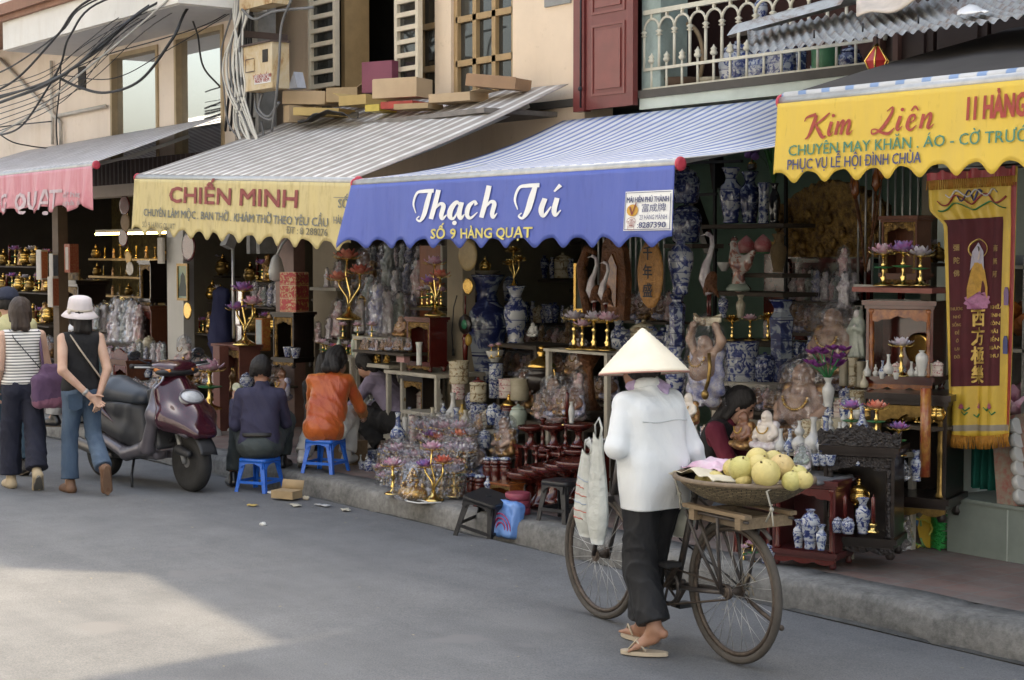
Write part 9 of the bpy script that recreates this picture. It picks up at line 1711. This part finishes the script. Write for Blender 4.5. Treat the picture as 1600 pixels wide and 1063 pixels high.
# ================================================================ pole, meter boxes, cables
pole=thing('utility_pole','weathered concrete utility pole with rusty meter boxes between the two awnings','pole',PY(408,225,8.05));o=pole.location.copy();
def lp(u,v,Y):return PY(u,v,Y)-o
m=MB();w=42*mpp(o)
for e in(-1,1):m.box((e*w*.38,0,1.0),(w*.26,.2,4.2))
for k in range(7):m.box((0,0,-.7+k*.55),(w*.52,.17,.28))
m.build('concrete_shaft',conc,pole,False)
rusty,nt,b=_nt('rusty_cream_steel');n=_noise(nt,5,7,.72,dist=.6,stretch=(1,1,.5));rp=_ramp(nt,n.outputs['Fac'],[(.36,(.58,.50,.36)),(.52,(.52,.40,.23)),(.63,(.33,.17,.06)),(.75,(.17,.07,.03))]);nt.links.new(rp.outputs[0],b.inputs['Base Color']);b.inputs['Roughness'].default_value=.65;MATS['rusty_cream_steel']=rusty
for(u0,u1,v0,v1,dp,nm)in((381,449,60,144,.42,'meter_box'),(374,452,-50,17,.42,'junction_box')):
 a,c=lp(u0,v1,7.55),lp(u1,v0,7.55);c.x=a.x+(c.x-a.x)*.66;dp=.18;bx=MB();bx.box2((a.x,a.y,a.z),(c.x,a.y+dp,c.z));bo=bx.build(nm,rusty,pole,False);wz=c.x-a.x;hz=c.z-a.z
 q=MB();q.box2((a.x-.02,a.y-.03,c.z),(c.x+.02,a.y+dp,c.z+.015));q.build('box_roof',mat('dark_rust',(.10,.07,.06),.8),bo,False)
 if nm=='meter_box':
  q=MB();q.box2((a.x+wz*.12,a.y-.012,a.z+hz*.42),(a.x+wz*.40,a.y-.003,a.z+hz*.70));q.build('hatch',rusty,bo,False)
  q=MB();x0,x1,z0,z1=a.x+wz*.11,a.x+wz*.41,a.z+hz*.41,a.z+hz*.71
  for s_ in((x0,z0,x1,z0+.008),(x0,z1-.008,x1,z1),(x0,z0+.008,x0+.008,z1-.008)):q.box2((s_[0],a.y-.015,s_[1]),(s_[2],a.y-.0125,s_[3]))
  q.build('hatch_edge',mat('dark_rust',(.10,.07,.06)),bo,False)
  for k in range(8):q=MB();z=a.z+hz*(.58+.035*k);q.box2((a.x+wz*.68,a.y-.006,z),(a.x+wz*.86,a.y-.001,z+.014));q.build('louvre_slot',dark_room,bo,False)
  q=MB();q.box2((a.x+wz*.40,a.y-.008,a.z+hz*.12),(a.x+wz*.96,a.y-.003,a.z+hz*.32));lb=q.build('notice',l_white,bo,False)
  for k,tx in enumerate(('TỦ ĐIỆN SỐ 08','NGUY HIỂM')):q=MB();text_on(q,tx,.052,lambda x,y:(x,a.y-.011,y),a.x+wz*.68,a.z+hz*(.235-.09*k),align='CENTER',bold=.01);q.build('lettering',l_red,bo,False)
m=MB();m.box2(lp(376,58,7.6),lp(450,54,8.1));m.build('bracket',mat('dark_rust',(.10,.07,.06)),pole,False)
grey_c=mat('grey_cable_sheath',(.16,.16,.16),.5);white_c=mat('white_cable_sheath',(.62,.60,.54),.5,vary=.15);black_c=mat('black_cable_sheath',(.02,.02,.022),.5)
def cable(pts,rr,mt,label,group='overhead cables'):
 P=[PY(u,v,Y)for u,v,Y in pts];ext=[P[0]*2-P[1]]+P+[P[-1]*2-P[-2]];Q=[]
 for i in range(1,len(ext)-2):
  p0,p1,p2,p3=ext[i-1:i+3]
  for j in range(8):t=j/8;Q.append(.5*(2*p1+(p2-p0)*t+(2*p0-5*p1+4*p2-p3)*t*t+(3*p1-p0-3*p2+p3)*t**3))
 Q.append(P[-1]);m=MB();m.tube(Q,rr,6);tag(m.build('overhead_cable',mt),label,'cable',group)
Yc=6.6
for i in range(9):a=i*37%50;cable([(372+a%20,-40,7.7),(250-a,10+i*4,7.1),(150-a*.5,60+i*9,6.8),(70,112+i*8,Yc),(-20,140+i*9,Yc)],.0045,black_c,'thin black overhead wire among the thicker cables')
BL='black overhead cable sagging across the corner building to the utility pole'
for pts,rr in(([(372,-60,7.6),(232,10,7.0),(150,80,Yc),(75,130,Yc),(-20,168,Yc)],.016),([(380,-50,7.6),(245,5,7.0),(165,62,Yc),(95,118,Yc),(-20,160,Yc)],.012),([(350,-60,7.6),(215,25,7.0),(150,75,Yc),(85,125,Yc),(-20,155,Yc)],.010),([(300,-60,7.4),(140,0,Yc),(90,55,Yc),(30,120,Yc),(-20,150,Yc)],.013),([(310,-60,7.4),(140,5,Yc),(95,50,Yc),(25,100,Yc),(-20,122,Yc)],.009),([(360,-40,7.6),(165,0,Yc),(110,55,Yc),(95,100,Yc),(70,145,Yc),(30,200,Yc),(-20,215,Yc)],.011),([(420,-60,7.8),(306,0,7.3),(270,60,7.0),(220,125,6.9),(165,145,6.8),(120,135,6.7),(85,118,Yc)],.014),([(400,-20,7.8),(305,8,7.6),(310,60,7.7),(318,105,7.8),(345,137,7.9)],.010),([(400,-10,7.8),(330,35,7.6),(250,62,7.3),(160,88,7.0),(90,120,6.7)],.006),([(395,0,7.8),(268,75,7.4),(180,122,7.0),(95,118,6.7)],.005),([(-20,195,7.0),(15,220,7.2),(45,228,7.5),(75,232,7.7)],.008),([(95,100,7.8),(93,140,7.8),(88,190,7.8),(90,232,7.8)],.010),([(-10,200,7.6),(30,195,7.8),(80,190,7.8)],.008)):cable(pts,rr,black_c,BL)
cable([(268,-5,7.0),(200,55,6.9),(120,120,6.7),(50,178,6.7),(-20,220,6.7)],.011,mat('pale_grey_cable',(.52,.50,.46),.5),'single pale grey cable running straight across the black ones')
for i in range(11):
 u0=362+i*2.6;u1=350+(i*37%40);v1=215+(i*53%30);ub=346+(i*29%34);cable([(u0+4,-40,7.62),(u0,20,7.58),(ub,80+6*(i%4),7.55),(ub+4,140,7.55),(u1+6,190,7.58),(u1+22,v1,7.6)],.009+.002*(i%3),white_c if i%4 else grey_c,'white or grey cable in the thick bundle hanging down the utility pole','cables bundled on the pole')
for i in range(6):cable([(380+i*3,-30,7.7),(372+i*4,60,7.75),(360+i*7,130,7.7),(352+i*8,205,7.75)],.014,black_c,'black cable behind the white bundle on the utility pole','cables bundled on the pole')
for pts,lb in(([(455,0,7.5),(440,40,7.5),(436,100,7.5),(432,150,7.5),(425,205,7.6)],'grey cable passing in front of the rusty meter box'),([(410,146,7.65),(405,170,7.6),(420,182,7.6),(436,160,7.6)],'grey loop of cable under the rusty meter box'),([(398,146,7.65),(402,175,7.6),(425,186,7.6),(432,150,7.6)],'second grey loop of cable under the rusty meter box'),([(378,15,7.5),(398,30,7.5),(430,18,7.5),(490,12,7.6)],'grey cable looping between the two rusty boxes'),([(408,190,7.7),(412,215,7.7),(404,235,7.7)],'thick grey conduit low on the utility pole')):cable(pts,.013,grey_c,lb,'cables on the pole boxes')
# ================================================================ cartons on the ledge, jars on the balcony
def carton(u0,u1,v0,v1,Y,rz,mt,label,flaps=(),tilt=0,dep=.26):
 a,c=PY(u0,v1,Y),PY(u1,v0,Y);w=(c.x-a.x)*.62;h=(c.z-a.z)*1.2;r=thing('cardboard_box',label,'box',((a.x+c.x)/2,Y+dep/2,a.z),rz,'cartons on the ledge');rz+=.35;r.rotation_euler=(0,tilt,rz);t=.006
 m=MB();m.box2((-w/2,-dep/2,0),(w/2,-dep/2+t,h));m.box2((-w/2,dep/2-t,0),(w/2,dep/2,h));m.box2((-w/2,-dep/2+t,0),(-w/2+t,dep/2-t,h));m.box2((w/2-t,-dep/2+t,0),(w/2,dep/2-t,h));m.box2((-w/2+t,-dep/2+t,0),(w/2-t,dep/2-t,t));m.box2((-w/2+t,-dep/2+t,h*.8),(w/2-t,dep/2-t,h*.8+t));m.build('carton',mt,r,False)
 for f in flaps:
  m=MB();L=h*.5 if h>.1 else .1;M=Matrix.Rotation(R(f[1]),3,'X' if f[0]in 'fb' else 'Y')
  if f[0]=='f':m.box(V3((0,-dep/2+.003,h+.003))+M@V3((0,-L/2,0)),(w*.97,L,t),rot=M)
  elif f[0]=='r':m.box(V3((w/2-.003,0,h+.003))+M@V3((L/2,0,0)),(L,dep*.95,t),rot=M)
  elif f[0]=='l':m.box(V3((-w/2+.003,0,h+.003))+M@V3((-L/2,0,0)),(L,dep*.95,t),rot=M)
  m.build('flap',mt,r,False)
 return r
cb=mat('cardboard',(.40,.29,.16));cb2=mat('pale_cardboard',(.50,.37,.23),.85,vary=.12,vscale=6);cb3=mat('yellow_cardboard',(.50,.36,.14),.85,vary=.15);cbr=mat('brown_cardboard',(.34,.21,.12),.85,vary=.2);mar_b=mat('plum_card',(.20,.05,.085),.6,vary=.12);redb=mat('red_foil_card',(.40,.04,.025),.5,vary=.4,vscale=14)
carton(436,500,142,168,7.95,.1,cb2,'wide pale carton with a raised flap beside the meter box',[('f',150)],.05);carton(452,524,166,186,7.85,.05,cb3,'long yellow carton at the lower left of the ledge',(),.06);carton(440,456,168,192,7.85,-.4,cb2,'narrow upright carton at the left end of the ledge');carton(502,545,138,163,8.1,.3,cb,'open carton behind the long yellow one',[('r',-30)]);carton(522,574,148,168,7.95,-.15,cb3,'yellowish carton with loose flaps left of the square one',[('l',20)])
carton(574,646,123,158,7.95,.06,cb2,'big square carton in the middle of the ledge',[('f',175)]);carton(562,612,100,148,8.25,.02,mar_b,'upright plum coloured carton behind the big square one',(),.0,.10);carton(587,640,157,173,7.9,.03,redb,'red foil carton under the big square one');carton(564,588,164,176,7.85,0,mat('yellow_foil_card',(.55,.42,.06),.45,vary=.3,vscale=12),'small yellow foil carton beside the red foil one');carton(607,662,160,174,7.82,.1,cb,'flat brown carton in front of the red foil one');carton(660,735,143,164,8.0,-.05,cb2,'long pale carton left of the brown window',[('r',-10)]);carton(716,802,116,143,8.1,.05,cbr,'reddish brown carton under the brown window',[('f',165)],.12)
m=MB();m.prism([(0,0),(.20,0),(.13,.16)],.10,PY(456,140,8.2));tag(m.build('paper_packet',mat('white_packet',(.66,.67,.72),.7),None,False),'white triangular paper packet behind the wide pale carton','packet')
m=MB();m.grid(lambda a,t:PY(465+95*a,190-16*a+3*math.sin(a*9),7.7+.25*t)+V3((0,0,.05*math.sin(a*4)*(1-t)+.03*mnoise.noise((a*6,t*3,4)))),20,6);o=m.build('black_sheet',mat('black_plastic_sheet',(.02,.02,.022),.35,vary=.3));o.modifiers.new('t','SOLIDIFY').thickness=.006;tag(o,'black plastic sheet under the cartons on the ledge','sheet')
Yj=YW+.25
for pr,u,v,h,lb,cat in((vase('jar',bw),1152,142,76,'big blue and white lidded jar leftmost behind the balcony railing','jar'),(vase('jar',bw),1188,138,56,'blue and white jar second behind the balcony railing','jar'),(vase('cylinder',bw),1222,134,56,'white and blue tub third behind the balcony railing','tub'),(vase('hexv',bw_dark),1252,130,60,'dark blue vase behind the zinc roof edge','vase'),(vase('cylinder',mat('green_glaze',(.06,.20,.09),.4,vary=.2)),1290,127,52,'green cylinder tub behind the balcony railing','tub'),(vase('jar',bw_dark),1328,122,50,'dark carved jar rightmost behind the balcony railing','jar'),(vase('bottle',bw_small),1268,129,26,'small patterned bottle between tub and vase on the balcony','bottle')):put(pr,u,v,h,Yj,lb,cat,'jars on the balcony')
put(vase('baluster',bw),1188,45,56,Yj+.2,'blue and white vase higher behind the railing arches','vase','jars on the balcony');put(vase('bowl',crm),1112,148,26,Yj,'pale film covered bowl on the balcony floor','bowl','jars on the balcony');shelf(1150,1260,46,Yj+.2,'high board inside the balcony holding a vase',sh_wood,.3,legs=False)
cz=thing('basket_hoop','curved wicker hoop leaning behind the left of the balcony railing','basket',PY(1060,150,Yj));m=MB();m.tube([(.22*math.cos(a),.05,.28+.28*math.sin(a))for a in[i*2*PI/30 for i in range(30)]],.018,7,True);m.build('hoop',mat('cane',(.26,.18,.1),.7),cz);m=MB();m.lathe([(.10,0),(.17,.04),(.2,.12),(.19,.13)],16);m.build('bowl',mat('cane_dark',(.13,.08,.05),.8),cz)
rd=thing('hanging_ornament','red and gold diamond shaped ornament hanging from the zinc roof edge','ornament',PY(1370,96,7.35));s=28*mpp(rd.location);m=MB();m.lathe([(.001,-s),(.5*s,-.35*s),(.68*s,0),(.45*s,.35*s),(.18*s,.75*s),(.001,.95*s)],6);m.build('lantern_body',mat('red_foil',(.42,.03,.025),.35,vary=.3,vscale=10),rd,False);m=MB()
for k in range(6):a=k*PI/3;m.tube([(0,0,.95*s),(.19*s*math.cos(a),.19*s*math.sin(a),.75*s),(.69*s*math.cos(a),.69*s*math.sin(a),0),(.51*s*math.cos(a),.51*s*math.sin(a),-.35*s),(0,0,-s)],.006,4)
m.build('gold_piping',gold,rd);m=MB();m.cyl((0,0,.9*s),(0,0,1.5*s),.004,n=5);m.build('string',black_rub,rd)
ur=MB();ur.box((0,0,0),(.5,.03,.25),rot=ori(0,-20));
# the prototypes themselves are not part of the scene
def drop(o):
 for c in[q for q in bpy.data.objects if q.parent==o]:drop(c)
 bpy.data.objects.remove(o)
for pr in PROTO.values():drop(pr)
for o in SC.objects:
 if o.parent is None and o.type in('MESH','EMPTY')and not o.get('category')and not o.get('kind'):o['category']=o.name.split('.')[0].replace('_',' ')
